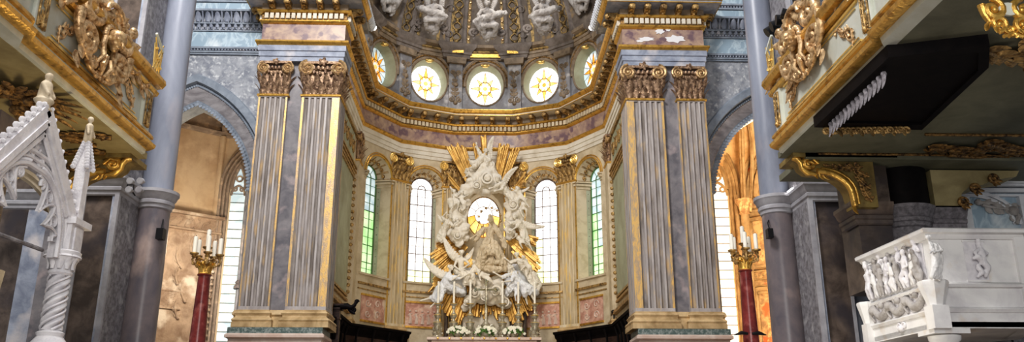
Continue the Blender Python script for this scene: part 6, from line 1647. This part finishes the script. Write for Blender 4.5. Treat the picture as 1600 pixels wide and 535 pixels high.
p = altp(759, 528); t = thing('altar_crucifix', 'dark green and silver crucifix in the middle of the altar', 'crucifix', (p.x, YA, zA))
b = MB(); b.lathe([(.45, 0), (.45, .1), (.3, .14), (.34, .3), (.2, .45), (.24, .6), (.1, .75), (.07, .9)], 14, (p.x, YA, zA))
for a in range(6): b.ball((p.x + .33 * cos(a * pi / 3), YA + .33 * sin(a * pi / 3), zA + .2), .09, 7)
for sx in (-1, 1): cscroll(b, lambda u, v, w=0: V((u, YA - .3 - w, v)), p.x + sx * .28, zA + .45, .14, 0, 1.3, .04, sx)
b.build('base', 'silver', t)
zt3 = altp(759, 440).z; zx = altp(759, 453).z
b = MB(); b.beam((p.x, YA, zA + .85), (p.x, YA, zt3), .09, .07, (0, 1, 0)); b.beam((p.x - .46, YA, zx), (p.x + .46, YA, zx), .09, .07, (0, 1, 0))
for c in ((p.x - .48, zx), (p.x + .48, zx), (p.x, zt3)): 
    for a in range(3): b.ball((c[0] + .06 * cos(a * 2.1), YA, c[1] + .06 * sin(a * 2.1)), .06, 6)
b.build('cross', 'verdigris', t)
b = MB(); c = V((p.x, YA - .1, zx)); b.ball(c + V((0, -.02, .12)), .055, 8); b.capsule(c + V((0, 0, .04)), c + V((0, 0, -.25)), .065, .05); b.capsule(c + V((0, 0, -.25)), c + V((.02, -.03, -.5)), .05, .035); b.capsule(c + V((.02, -.03, -.5)), c + V((0, 0, -.72)), .035, .02)
for sx in (-1, 1): b.capsule(c + V((sx * .05, 0, .03)), c + V((sx * .2, 0, .02)), .03, .022); b.capsule(c + V((sx * .2, 0, .02)), c + V((sx * .36, 0, .06)), .022, .018)
voxel(b, 'corpus', 'silver', .018, t, smooth=1)
b = MB(); b.tube([(p.x, YA, zA + .85), (p.x, YA, zA + 1.4)], .075, 10); b.build('silver_sleeve', 'silver', t)
# flowers
for k, (px, lab) in enumerate(((716, 'white flower arrangement on the left of the altar'), (759, 'white flower arrangement below the crucifix'), (803, 'white flower arrangement on the right of the altar'))):
    p = altp(px, 528, 39.55); t = thing('flower_arrangement', lab, 'flowers', (p.x, 39.55, zA), 'altar flowers')
    b = MB(); b.lathe([(.12, 0), (.2, .1), (.22, .16), (.02, .16)], 12, (p.x, 39.55, zA)); b.build('bowl', 'silver', t)
    b = MB(); Q = None
    for i in range(60):
        a = rnd.uniform(0, 2 * pi); e_ = rnd.uniform(-.2, 1.2); d = V((cos(a) * cos(e_) * 1.5, sin(a) * cos(e_) * .6, sin(e_) * .8)); c = V((p.x, 39.5, zA + .18)) + d * rnd.uniform(.15, .34)
        Q = lambda u, v, w=0, c=c: c + V((u, -w, v)); leaf(b, Q, 0, 0, rnd.uniform(0, 6.28), .16, .035, .3, 0, 3)
    b.build('leaves', 'leaf', t)
    b = MB()
    for i in range(34):
        a = rnd.uniform(0, 2 * pi); e_ = rnd.uniform(-.1, 1.3); d = V((cos(a) * cos(e_) * 1.5, -abs(sin(a)) * cos(e_) * .7, sin(e_) * .85)); c = V((p.x, 39.5, zA + .18)) + d * .34
        b.ball(c, .045, 7, (1, 1, .8))
        for m in range(5): b.ball(c + V((.045 * cos(m * 1.257), -.02, .045 * sin(m * 1.257))), .03, 5)
    b.build('blossoms', 'petal', t)
# ================================================================ GLORY: GILDED RAYS, CLOUDS, ANGELS
YG = 41.35
SG = lambda x, y: at(x, y, YG)
KP = (at(800, 350, YG) - at(780, 350, YG)).length / 20          # metres per pixel there
t = thing('sunburst', 'large gilded sunburst of straight rays behind the white sculpture group', 'sunburst', tuple(SG(762, 350)))
cx0, cy0 = 763, 345
bund = []   # (angle start, end, r0, [tip radii], count)
def bundle(tips, base_r, n, name='ray_bundle', depth=.0, cen=(cx0, cy0)):
    """tips: polyline of pixel positions of the ray ends"""
    q = MB(); m = len(tips) - 1
    n = int(n * 1.7)
    for k in range(n):
        f = (k + .5) / n * m; i = min(int(f), m - 1); g = f - i
        tx = tips[i][0] * (1 - g) + tips[i + 1][0] * g; ty = tips[i][1] * (1 - g) + tips[i + 1][1] * g
        dx, dy = tx - cen[0], ty - cen[1]; L = hypot(dx, dy); j = rnd.uniform(-7, 5)
        tx += dx / L * j; ty += dy / L * j
        bx_, by_ = cen[0] + dx / L * base_r, cen[1] + dy / L * base_r
        a = SG(bx_, by_) + V((0, .1, 0)); b_ = SG(tx, ty) - V((0, depth + rnd.uniform(0, .22), 0))
        w0, w1 = .03, rnd.uniform(.045, .085); d = (b_ - a).normalized(); sd = d.cross(V((0, 1, 0))).normalized(); fr = V((0, -1, 0))
        vs = []
        for p, w in ((a, w0), (b_, w1)):
            vs += [p - sd * w, p - sd * w * .5 + fr * w * .9, p + sd * w * .5 + fr * w * .9, p + sd * w, p + V((0, .08, 0))]
        q.k = 0; q.add(vs, [(i_, (i_ + 1) % 5, (i_ + 1) % 5 + 5, i_ + 5) for i_ in range(5)] + [(0, 4, 3, 2, 1), (5, 6, 7, 8, 9)])
    q.build(name, 'ray_gold', t, ang=20)
bundle([(700, 236), (712, 229)], 62, 5); bundle([(714, 228), (727, 232)], 60, 5); bundle([(738, 221), (747, 234)], 60, 4); bundle([(752, 219), (759, 217)], 60, 4, depth=.1)
bundle([(780, 229), (788, 233)], 60, 4); bundle([(787, 229), (797, 229)], 60, 4, depth=.08); bundle([(800, 232), (811, 238)], 60, 5)
bundle([(698, 270), (704, 285)], 55, 4); bundle([(822, 268), (815, 290)], 55, 4)
bundle([(680, 382), (675, 404), (683, 418)], 42, 8); bundle([(690, 372), (690, 392)], 40, 5, depth=.06); bundle([(684, 420), (672, 455), (682, 448)], 52, 8); bundle([(686, 462), (696, 492)], 60, 6)
bundle([(697, 486), (706, 500), (716, 508)], 65, 8); bundle([(718, 506), (734, 486)], 75, 6)
bundle([(734, 488), (744, 498), (752, 486), (760, 500), (768, 486), (778, 500), (788, 486)], 85, 24)
bundle([(790, 490), (800, 505), (812, 508)], 70, 8); bundle([(812, 500), (828, 486), (832, 478)], 65, 8)
bundle([(838, 430), (842, 412), (836, 396)], 42, 8); bundle([(834, 386), (838, 372)], 42, 5, depth=.06); bundle([(842, 440), (845, 455)], 60, 5); bundle([(826, 372), (836, 380)], 40, 4)
# ---- clouds
def cloud(lab, blobs, seed, swirls=(), mat='stucco', vox=.055, squash=.75):
    r = random.Random(seed); b = MB(); c0 = SG(blobs[0][0], blobs[0][1])
    for x, y, rad, dz in blobs:
        c = SG(x, y) - V((0, dz, 0)); R_ = rad * KP
        b.ball(c, R_, 12, (1, squash, 1))
        for k in range(7):
            a = r.uniform(0, 2 * pi); e_ = r.uniform(-1, .5); d = V((cos(a) * cos(e_), sin(e_) * .8 - .2, sin(a) * cos(e_)))
            b.ball(c + d * R_ * .78, R_ * r.uniform(.3, .5), 8)
    o = voxel(b, 'stucco_cloud', mat, vox, None, folds=(.085, 3.0, (1, 0, .5), .4), smooth=2, loc=tuple(c0))
    tag(o, lab, 'cloud')
    for x, y, rad, dz in swirls:
        q = MB(); Pw = plane_fn(SG(x, y) - V((0, dz, 0)), (1, 0, 0), (0, 0, 1), (0, -1, 0)); R_ = rad * KP
        pts = spiral(0, 0, R_, rnd.uniform(0, 6), 2.1, 36, .08, 1)
        q.tube([Pw(u, v, .12 * R_ + R_ * .5 * (i / 36)) for i, (u, v) in enumerate(pts)], [R_ * .2 * (1 - .5 * i / 36) for i in range(37)], 8)
        q.ball(Pw(0, 0, .1), R_ * .5, 10, (1, .8, 1)); s_ = q.build('swirl', mat, None, loc=tuple(SG(x, y))); s_.parent = o; s_.matrix_parent_inverse = Matrix.Translation(-V(c0))
    return o
cloud('billowing white stucco cloud at the top of the sculpture group', [(757, 278, 19, .3), (742, 290, 15, .3), (770, 290, 15, .3), (730, 300, 11, .3), (737, 274, 9, .25), (748, 264, 9, .3), (768, 268, 9, .25), (786, 296, 9, .2), (757, 300, 10, .25), (722, 304, 7, .2), (731, 272, 5, .35)], 1, [(762, 288, 10, .9), (745, 297, 7, .75)])
cloud('white stucco cloud column left of the oval window', [(711, 320, 11, .25), (722, 330, 10, .2), (712, 335, 9, .25), (718, 345, 11, .25), (722, 360, 12, .3), (714, 372, 11, .35), (718, 382, 8, .35), (728, 374, 6, .2), (704, 366, 7, .3), (731, 318, 6, .15)], 2, [(716, 374, 6, .7), (722, 333, 5, .5)])
cloud('white stucco cloud column right of the oval window', [(800, 312, 10, .2), (800, 325, 11, .25), (807, 335, 11, .3), (795, 340, 7, .2), (800, 350, 10, .25), (797, 364, 9, .35), (795, 373, 6, .35), (812, 345, 7, .25)], 3, [(801, 326, 8, .65), (796, 366, 5, .7)])
cloud('broad white stucco cloud bank with spirals at the foot of the group', [(745, 462, 12, .5), (758, 466, 12, .5), (774, 460, 13, .55), (734, 475, 10, .45), (784, 472, 11, .5), (792, 480, 7, .5), (726, 484, 6, .45), (750, 448, 12, .3), (775, 444, 12, .3), (766, 473, 8, .5), (797, 458, 8, .4), (715, 456, 9, .35)], 4,
      [(774, 462, 9, 1.1), (743, 463, 8, .95), (788, 477, 7, .95), (730, 477, 6, .9), (758, 470, 6, 1.0)])
cloud('grey-white stucco cloud behind the lower right angels', [(806, 425, 12, .1), (818, 440, 12, .1), (800, 440, 12, .15), (812, 455, 9, .15), (826, 450, 8, .15)], 6, (), 'stucco_blue')
cloud('grey-white stucco cloud behind the lower left angels', [(716, 442, 12, .1), (730, 430, 12, .1), (705, 450, 10, .15), (740, 440, 10, .15), (722, 458, 9, .2)], 7, (), 'stucco_blue')
# ---- figures
H9 = 9 * KP
def putto(lab, head, body, pose, sc_=1.0, mats=('stucco', 'stucco'), wings=(), look=None, dz=.5, robe='none', group=None):
    hx, hy = head; bx_, by_ = body; dx, dy = bx_ - hx, by_ - hy; L = hypot(dx, dy); nx, ny = -dy / L, dx / L
    s_ = 9.0 * sc_
    J = dict(head=(hx, hy, dz + .12), neck=(hx + dx * .35, hy + dy * .35, dz), chest=(hx + dx * .55, hy + dy * .55, dz), pelvis=(bx_, by_, dz))
    for sd, sg in (('l', -1), ('r', 1)):
        a1, a2, l1, l2 = pose[0 if sg < 0 else 1]
        sh = (hx + dx * .42 + nx * sg * s_ * .32, hy + dy * .42 + ny * sg * s_ * .32); el = (sh[0] + cos(a1) * s_ * .75, sh[1] + sin(a1) * s_ * .75); ha = (el[0] + cos(a2) * s_ * .65, el[1] + sin(a2) * s_ * .65)
        kn = (bx_ + cos(l1) * s_ * 1.0, by_ + sin(l1) * s_ * 1.0); ft = (kn[0] + cos(l2) * s_ * .95, kn[1] + sin(l2) * s_ * .95)
        J['sh_' + sd] = (*sh, dz + .02); J['el_' + sd] = (*el, dz + .12); J['ha_' + sd] = (*ha, dz + .2); J['kn_' + sd] = (*kn, dz + .2); J['foot_' + sd] = (*ft, dz + .1)
    return statue(lab, 'statue', SG, H9 * sc_ * .88, J, mats, robe=robe, name='putto_statue', look=look or (rnd.uniform(-.5, .5), -.8, -.3), wings=wings, vox=.035, fat=1.12, nude=True)
# 1 top angel
statue('topmost white angel reclining on the cloud crest, one wing raised straight up', 'statue', SG, H9 * .95,
       dict(head=(759, 244, .75), neck=(757, 248, .7), chest=(753, 253, .65), pelvis=(747, 260, .6), sh_l=(750, 249, .75), el_l=(747, 242, .8), ha_l=(745, 235, .85), sh_r=(760, 252, .65), el_r=(766, 257, .7), ha_r=(761, 262, .85),
            kn_l=(739, 263, .8), foot_l=(733, 257, .75), kn_r=(742, 268, .8), foot_r=(735, 270, .8)), robe='short', look=(.3, -.8, -.4),
       wings=[(763, 252, 766, 227, .55, 9 * KP), (754, 249, 746, 236, .5, -4 * KP)], robe_extra=[([(757, 255, .55), (768, 262, .5), (771, 274, .45)], [.5, .6, .4])])
putto('small putto head and arm peeking left of the top cloud', (732, 272), (738, 280), ((2.6, 3.2, 1.2, 1.6), (2.2, 2.6, .9, 1.4)), .8)
# 2 right upper angel leaning over the oval
statue('white winged angel leaning left over the oval window', 'statue', SG, H9,
       dict(head=(777, 289, .9), neck=(780, 292, .8), chest=(784, 297, .7), pelvis=(791, 306, .55), sh_l=(779, 296, .85), el_l=(773, 301, .95), ha_l=(767, 303, 1.0), sh_r=(788, 293, .65), el_r=(783, 304, .9), ha_r=(775, 307, 1.0),
            kn_l=(799, 316, .6), foot_l=(808, 326, .45), kn_r=(802, 309, .5), foot_r=(813, 316, .4)), look=(-.7, -.6, -.4), flow=(.7, 0, -.7),
       wings=[(785, 291, 800, 271, .55, 9 * KP), (782, 291, 790, 284, .5, 6 * KP)])
putto('upper left putto of the pair on the left cloud', (710, 305), (712, 315), ((2.4, 1.4, .9, 1.8), (.3, -.6, 1.6, 2.2)), 1.0, wings=((714, 308, 705, 299, .4, 4 * KP),))
putto('second putto of the pair on the left cloud, facing right', (722, 307), (721, 317), ((2.6, 3.4, 1.2, 1.6), (.5, -.4, .6, 1.7)), .95)
putto('upper right putto with curly hair on the right cloud', (808, 301), (813, 311), ((3.0, 3.6, 2.2, 1.4), (.4, .9, 1.0, .9)), 1.05, wings=((812, 305, 824, 299, .4, -4 * KP),))
putto('small putto crouching at the right edge of the upper cloud', (820, 318), (815, 328), ((2.7, 2.2, 1.9, 1.0), (.4, 1.0, .7, 1.6)), .95)
statue('white angel at the left edge, bending down beside the left cloud', 'statue', SG, H9 * .92,
       dict(head=(704, 345, .75), neck=(702, 349, .65), chest=(699, 354, .6), pelvis=(694, 362, .5), sh_l=(697, 350, .65), el_l=(692, 346, .75), ha_l=(697, 341, .85), sh_r=(704, 353, .6), el_r=(709, 359, .75), ha_r=(714, 355, .85),
            kn_l=(689, 370, .55), foot_l=(684, 378, .45), kn_r=(694, 373, .6), foot_r=(691, 382, .5)), robe='long', look=(.6, -.7, -.3), wings=[(697, 352, 687, 344, .4, 6 * KP)])
putto('putto with raised arm below the left angel, facing the window', (715, 350), (713, 360), ((2.5, 1.6, 1.2, 2.0), (.2, -.9, 1.7, 1.2)), 1.0)
statue('white flying angel at the right edge with outstretched wing and trailing legs', 'statue', SG, H9,
       dict(head=(803, 346, .8), neck=(806, 350, .7), chest=(810, 354, .65), pelvis=(816, 362, .5), sh_l=(804, 354, .75), el_l=(797, 356, .85), ha_l=(791, 352, .9), sh_r=(813, 351, .6), el_r=(806, 361, .8), ha_r=(800, 366, .9),
            kn_l=(816, 374, .6), foot_l=(820, 385, .5), kn_r=(822, 376, .5), foot_r=(830, 393, .45)), look=(-.5, -.8, -.2), robe='short', flow=(.3, 0, -1),
       wings=[(812, 354, 839, 360, .5, -10 * KP)])
putto('tiny putto tucked under the right cloud', (806, 372), (812, 379), ((3.0, 2.4, 1.6, 1.0), (.2, .5, .8, .3)), .8)
# 3 Assumption figure
MJ = dict(head=(766, 354, 1.15), neck=(766, 361, 1.05), chest=(765, 369, 1.0), pelvis=(766, 388, .95), sh_l=(757, 366, 1.0), el_l=(747, 374, 1.15), ha_l=(738, 381, 1.3), sh_r=(775, 367, 1.0), el_r=(783, 380, 1.1), ha_r=(788, 393, 1.25),
          kn_l=(758, 404, 1.35), foot_l=(752, 421, 1.0), kn_r=(775, 403, 1.2), foot_r=(783, 420, .95))
statue('central tan robed female figure rising with spread arms before the oval window', 'statue', SG, H9 * 1.16, MJ, ('stucco_tan', 'stucco_tan'), look=(-.15, -.9, .25), flow=(.25, 0, 1), name='robed_statue', fold=.6, fat=.95,
       robe_extra=[([(756, 366, .95), (749, 375, 1.1), (743, 384, 1.1)], [.42, .4, .28]), ([(776, 367, .95), (784, 380, 1.0), (788, 394, 1.1)], [.42, .42, .32]), ([(761, 385, 1.1), (753, 402, 1.0), (746, 420, .9)], [.6, .6, .42]),
                   ([(771, 388, 1.0), (781, 405, .9), (789, 421, .8)], [.6, .6, .5]), ([(750, 424, .9), (770, 427, .95), (788, 426, .8)], [.5, .55, .42]), ([(766, 347, 1.0), (770, 357, .9), (774, 366, .9)], [.32, .36, .42])])
q = MB()
for k in range(12):
    a = 2 * pi * k / 12 + .2; c = SG(765 + 17 * cos(a), 348 + 17 * sin(a)) - V((0, .75, 0)); q.ball(c, .055, 6)
    for m in range(5): q.ball(c + V((.06 * cos(m * 1.257), 0, .06 * sin(m * 1.257))), .025, 4)
q.tube([SG(765 + 17 * cos(2 * pi * k / 24), 348 + 17 * sin(2 * pi * k / 24)) - V((0, .75, 0)) for k in range(25)], .01, 4)
tag(q.build('star_halo', 'gold_old', loc=tuple(SG(765, 348) - V((0, .75, 0)))), 'halo of twelve small dark gilt stars around the central figure’s head', 'halo')
# 4 lower left angels
statue('seated bare-armed white angel with two raised wings, upper of the lower left pair', 'statue', SG, H9 * 1.05,
       dict(head=(722, 403, 1.1), neck=(722, 409, 1.0), chest=(721, 416, .95), pelvis=(722, 431, .85), sh_l=(715, 413, 1.0), el_l=(711, 423, 1.1), ha_l=(718, 429, 1.25), sh_r=(728, 413, 1.0), el_r=(734, 420, 1.1), ha_r=(727, 426, 1.3),
            kn_l=(730, 440, 1.25), foot_l=(727, 452, 1.05), kn_r=(738, 437, 1.2), foot_r=(741, 450, 1.0)), nude=True, look=(.25, -.9, -.1),
       wings=[(716, 414, 698, 390, .7, 13 * KP), (728, 412, 738, 400, .7, -8 * KP)], robe_extra=[([(715, 430, .9), (724, 436, 1.1), (736, 440, 1.0)], [.6, .7, .6])])
statue('large kneeling white angel at the far lower left, legs trailing left and arms reaching right', 'statue', SG, H9 * 1.1,
       dict(head=(706, 427, 1.3), neck=(704, 433, 1.2), chest=(701, 441, 1.15), pelvis=(693, 457, 1.0), sh_l=(698, 438, 1.15), el_l=(707, 446, 1.35), ha_l=(716, 441, 1.45), sh_r=(707, 440, 1.25), el_r=(720, 444, 1.4), ha_r=(732, 437, 1.45),
            kn_l=(681, 470, 1.0), foot_l=(661, 474, .8), kn_r=(689, 474, 1.2), foot_r=(676, 484, 1.0)), ('stucco', 'stucco_blue'), look=(.8, -.5, .2), flow=(.6, 0, 1),
       wings=[(698, 441, 672, 422, .85, 13 * KP)], robe='short', robe_extra=[([(699, 446, 1.0), (688, 460, 1.0), (680, 472, .95)], [.7, .75, .5]), ([(697, 448, 1.1), (710, 458, 1.0), (724, 462, .9)], [.6, .6, .4])])
putto('small putto head looking up below the tan robed figure', (741, 417), (743, 427), ((2.5, 2.2, 2.2, 1.6), (.5, .9, .9, 1.4)), .95, dz=.9)
putto('reclining putto under the hem of the tan robe, left of centre', (748, 431), (757, 438), ((2.2, 1.4, .5, .9), (-.3, .3, .9, .4)), 1.0, dz=.95)
# 5 lower right angels
statue('large white angel at the lower right with arm reaching left beneath the tan robe', 'statue', SG, H9 * 1.1,
       dict(head=(796, 427, 1.3), neck=(799, 432, 1.2), chest=(803, 438, 1.1), pelvis=(813, 450, .95), sh_l=(795, 437, 1.25), el_l=(784, 442, 1.4), ha_l=(773, 436, 1.45), sh_r=(806, 433, 1.1), el_r=(797, 447, 1.3), ha_r=(786, 449, 1.45),
            kn_l=(818, 464, 1.1), foot_l=(822, 478, .9), kn_r=(825, 460, 1.0), foot_r=(833, 474, .85)), ('stucco', 'stucco_blue'), look=(-.8, -.5, .2), flow=(-.6, 0, 1),
       wings=[(805, 438, 791, 416, .8, -11 * KP)], robe='short', robe_extra=[([(805, 442, 1.0), (797, 455, 1.0), (791, 465, .9)], [.6, .6, .35]), ([(812, 450, 1.0), (824, 456, 1.0), (836, 462, .8)], [.7, .6, .5])])
statue('white angel reclining behind at the right edge, drapery curling outward', 'statue', SG, H9 * 1.0,
       dict(head=(806, 405, .9), neck=(808, 410, .85), chest=(812, 416, .8), pelvis=(821, 427, .7), sh_l=(805, 413, .9), el_l=(797, 417, 1.0), ha_l=(790, 412, 1.05), sh_r=(815, 412, .75), el_r=(821, 420, .95), ha_r=(815, 427, 1.05),
            kn_l=(831, 434, .9), foot_l=(838, 445, .8), kn_r=(826, 441, .9), foot_r=(836, 456, .8)), look=(-.5, -.8, .1), flow=(.7, 0, -.7), robe_extra=[([(822, 426, .7), (834, 436, .75), (841, 450, .7), (838, 461, .8)], [.6, .55, .5, .3])])
putto('curly putto leaning on the shoulder of the right reclining angel', (817, 410), (821, 419), ((2.6, 3.0, 1.2, 1.8), (.5, 1.2, .7, 1.5)), .95, dz=.95)
putto('small cherub between cloud and right angel’s legs', (801, 452), (806, 461), ((2.6, 2.1, 1.9, 1.4), (.4, .9, 1.0, 1.5)), .85, dz=1.0, mats=('stucco_blue', 'stucco_blue'))
# ================================================================ DOME FIGURES
def SD(x, y): return domehit(x, y, .1)
def domefig(lab, ox, oy, sc_, mir=1):
    f = lambda x, y, z: (ox + mir * (x - 760) * sc_, oy + (y - 30) * sc_, z)
    J = dict(head=f(759, 6, .45), neck=f(759, 12, .35), chest=f(759, 19, .3), pelvis=f(761, 32, .3), sh_l=f(751, 16, .35), el_l=f(745, 24, .45), ha_l=f(742, 33, .5), sh_r=f(767, 16, .35), el_r=f(774, 22, .45), ha_r=f(784, 24, .45),
             kn_l=f(752, 40, .7), foot_l=f(757, 62, .3), kn_r=f(773, 38, .7), foot_r=f(770, 58, .3))
    ex = [([f(741, 34, .5), f(752, 28, .65), f(765, 26, .65), f(778, 21, .55), f(787, 20, .45)], [.42, .5, .5, .5, .35]), ([f(745, 36, .5), f(752, 46, .45), f(760, 62, .3)], [.5, .5, .3])]
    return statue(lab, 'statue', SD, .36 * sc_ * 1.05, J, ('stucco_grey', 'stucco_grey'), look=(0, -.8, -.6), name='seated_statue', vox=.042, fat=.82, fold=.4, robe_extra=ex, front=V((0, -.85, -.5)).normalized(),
                  wings=[(*f(750, 16, 0)[:2], *f(744, -6, 0)[:2], .2, 8 * KP), (*f(768, 16, 0)[:2], *f(774, -6, 0)[:2], .2, -8 * KP)], flow=(.3, 0, 1))
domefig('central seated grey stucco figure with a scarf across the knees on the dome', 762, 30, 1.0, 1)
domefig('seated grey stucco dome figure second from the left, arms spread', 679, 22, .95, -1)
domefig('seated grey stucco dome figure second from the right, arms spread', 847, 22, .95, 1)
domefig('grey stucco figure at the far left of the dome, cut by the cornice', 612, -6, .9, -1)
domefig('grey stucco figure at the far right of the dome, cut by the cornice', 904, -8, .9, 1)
for k, (px, py, s_) in enumerate(((655, 36, -1), (694, 44, 1), (741, 52, -1), (784, 52, 1), (825, 46, -1), (862, 40, 1))):
    c = domehit(px, py, .1); q = MB(); P = plane_fn(c, (1, 0, 0), (0, .3, 1), (0, -1, .3)); cscroll(q, P, 0, 0, .26, pi / 2 * s_, 1.4, .08, s_, .06)
    leaf(q, P, 0, -.1, -pi / 2, .4, .1, .2)
    tag(q.build('scroll_bracket', 'dome_rib', loc=tuple(c)), ['grey stucco scroll left of the dome figure second from left', 'grey stucco scroll right of the dome figure second from left', 'grey stucco scroll left of the central dome figure', 'grey stucco scroll right of the central dome figure', 'grey stucco scroll left of the dome figure second from right', 'grey stucco scroll right of the dome figure second from right'][k], 'scroll')
# ================================================================ LIGHT, CAMERA
W = bpy.data.worlds.new('World'); sc.world = W; W.use_nodes = True
bg = W.node_tree.nodes['Background']; bg.inputs[0].default_value = (.93, .96, 1.0, 1); bg.inputs[1].default_value = WORLD
def area(name, loc, tgt, size, power, col, sy=None):
    l = bpy.data.lights.new(name, 'AREA'); l.energy = power; l.color = col; l.size = size
    if sy: l.shape = 'RECTANGLE'; l.size_y = sy
    o = bpy.data.objects.new(name, l); COL.objects.link(o); o.location = loc
    o.rotation_euler = (V(tgt) - V(loc)).to_track_quat('-Z', 'Y').to_euler(); return o
def point(name, loc, power, col, r=.3):
    l = bpy.data.lights.new(name, 'POINT'); l.energy = power; l.color = col; l.shadow_soft_size = r
    o = bpy.data.objects.new(name, l); COL.objects.link(o); o.location = loc; return o
area('nave_daylight', (-7, 10, 26), (3, 30, 9), 6, 5000, (1.0, .97, .95))
area('nave_fill', (0, -4, 7), (0, 30, 10), 8, 1500, (1, .97, .93))
area('apse_warm', (XC, 33.2, 8.0), (XC, 42, 14), 4, 150, (1, .82, .55))
area('sanctuary_top', (XC, 34.5, 24.5), (XC, 39.5, 12), 2.5, 170, (1, .93, .82))
point('chapel_left_fill', (-11.6, 33.4, 9), 560, (1, .82, .60), .5)  # added warm fill light, no lamp stands in the left chapel
point('chapel_right_fill', (11.6, 33.2, 7), 900, (1, .72, .42), .5)  # unseen warm fill, added to brighten the right chapel
point('chapel_right_upper', (12.0, 33.5, 13), 600, (1, .76, .48), .5)
area('loft_right_glow', (6.0, 17, 3.0), (8.5, 16.5, 8), 1.5, 45, (1, .92, .75))
area('loft_left_glow', (-7.2, 17, 4.5), (-9, 16.5, 8), 1.5, 60, (1, .80, .48))
cam = bpy.data.cameras.new('Camera'); co = bpy.data.objects.new('Camera', cam); COL.objects.link(co); sc.camera = co
cam.sensor_width = 36; cam.lens = 36 * F / 1600; cam.clip_end = 200; cam.clip_start = .05
co.location = CAM; co.rotation_euler = (pi / 2 + PITCH, 0, -YAW)
sc.view_settings.view_transform = 'Standard'; sc.view_settings.look = LOOK; sc.view_settings.exposure = EXPO; sc.view_settings.gamma = 1.0
sc.cycles.max_bounces = 6; sc.cycles.diffuse_bounces = 3; sc.cycles.glossy_bounces = 3; sc.cycles.sample_clamp_indirect = 6
sc.cycles.use_denoising = True
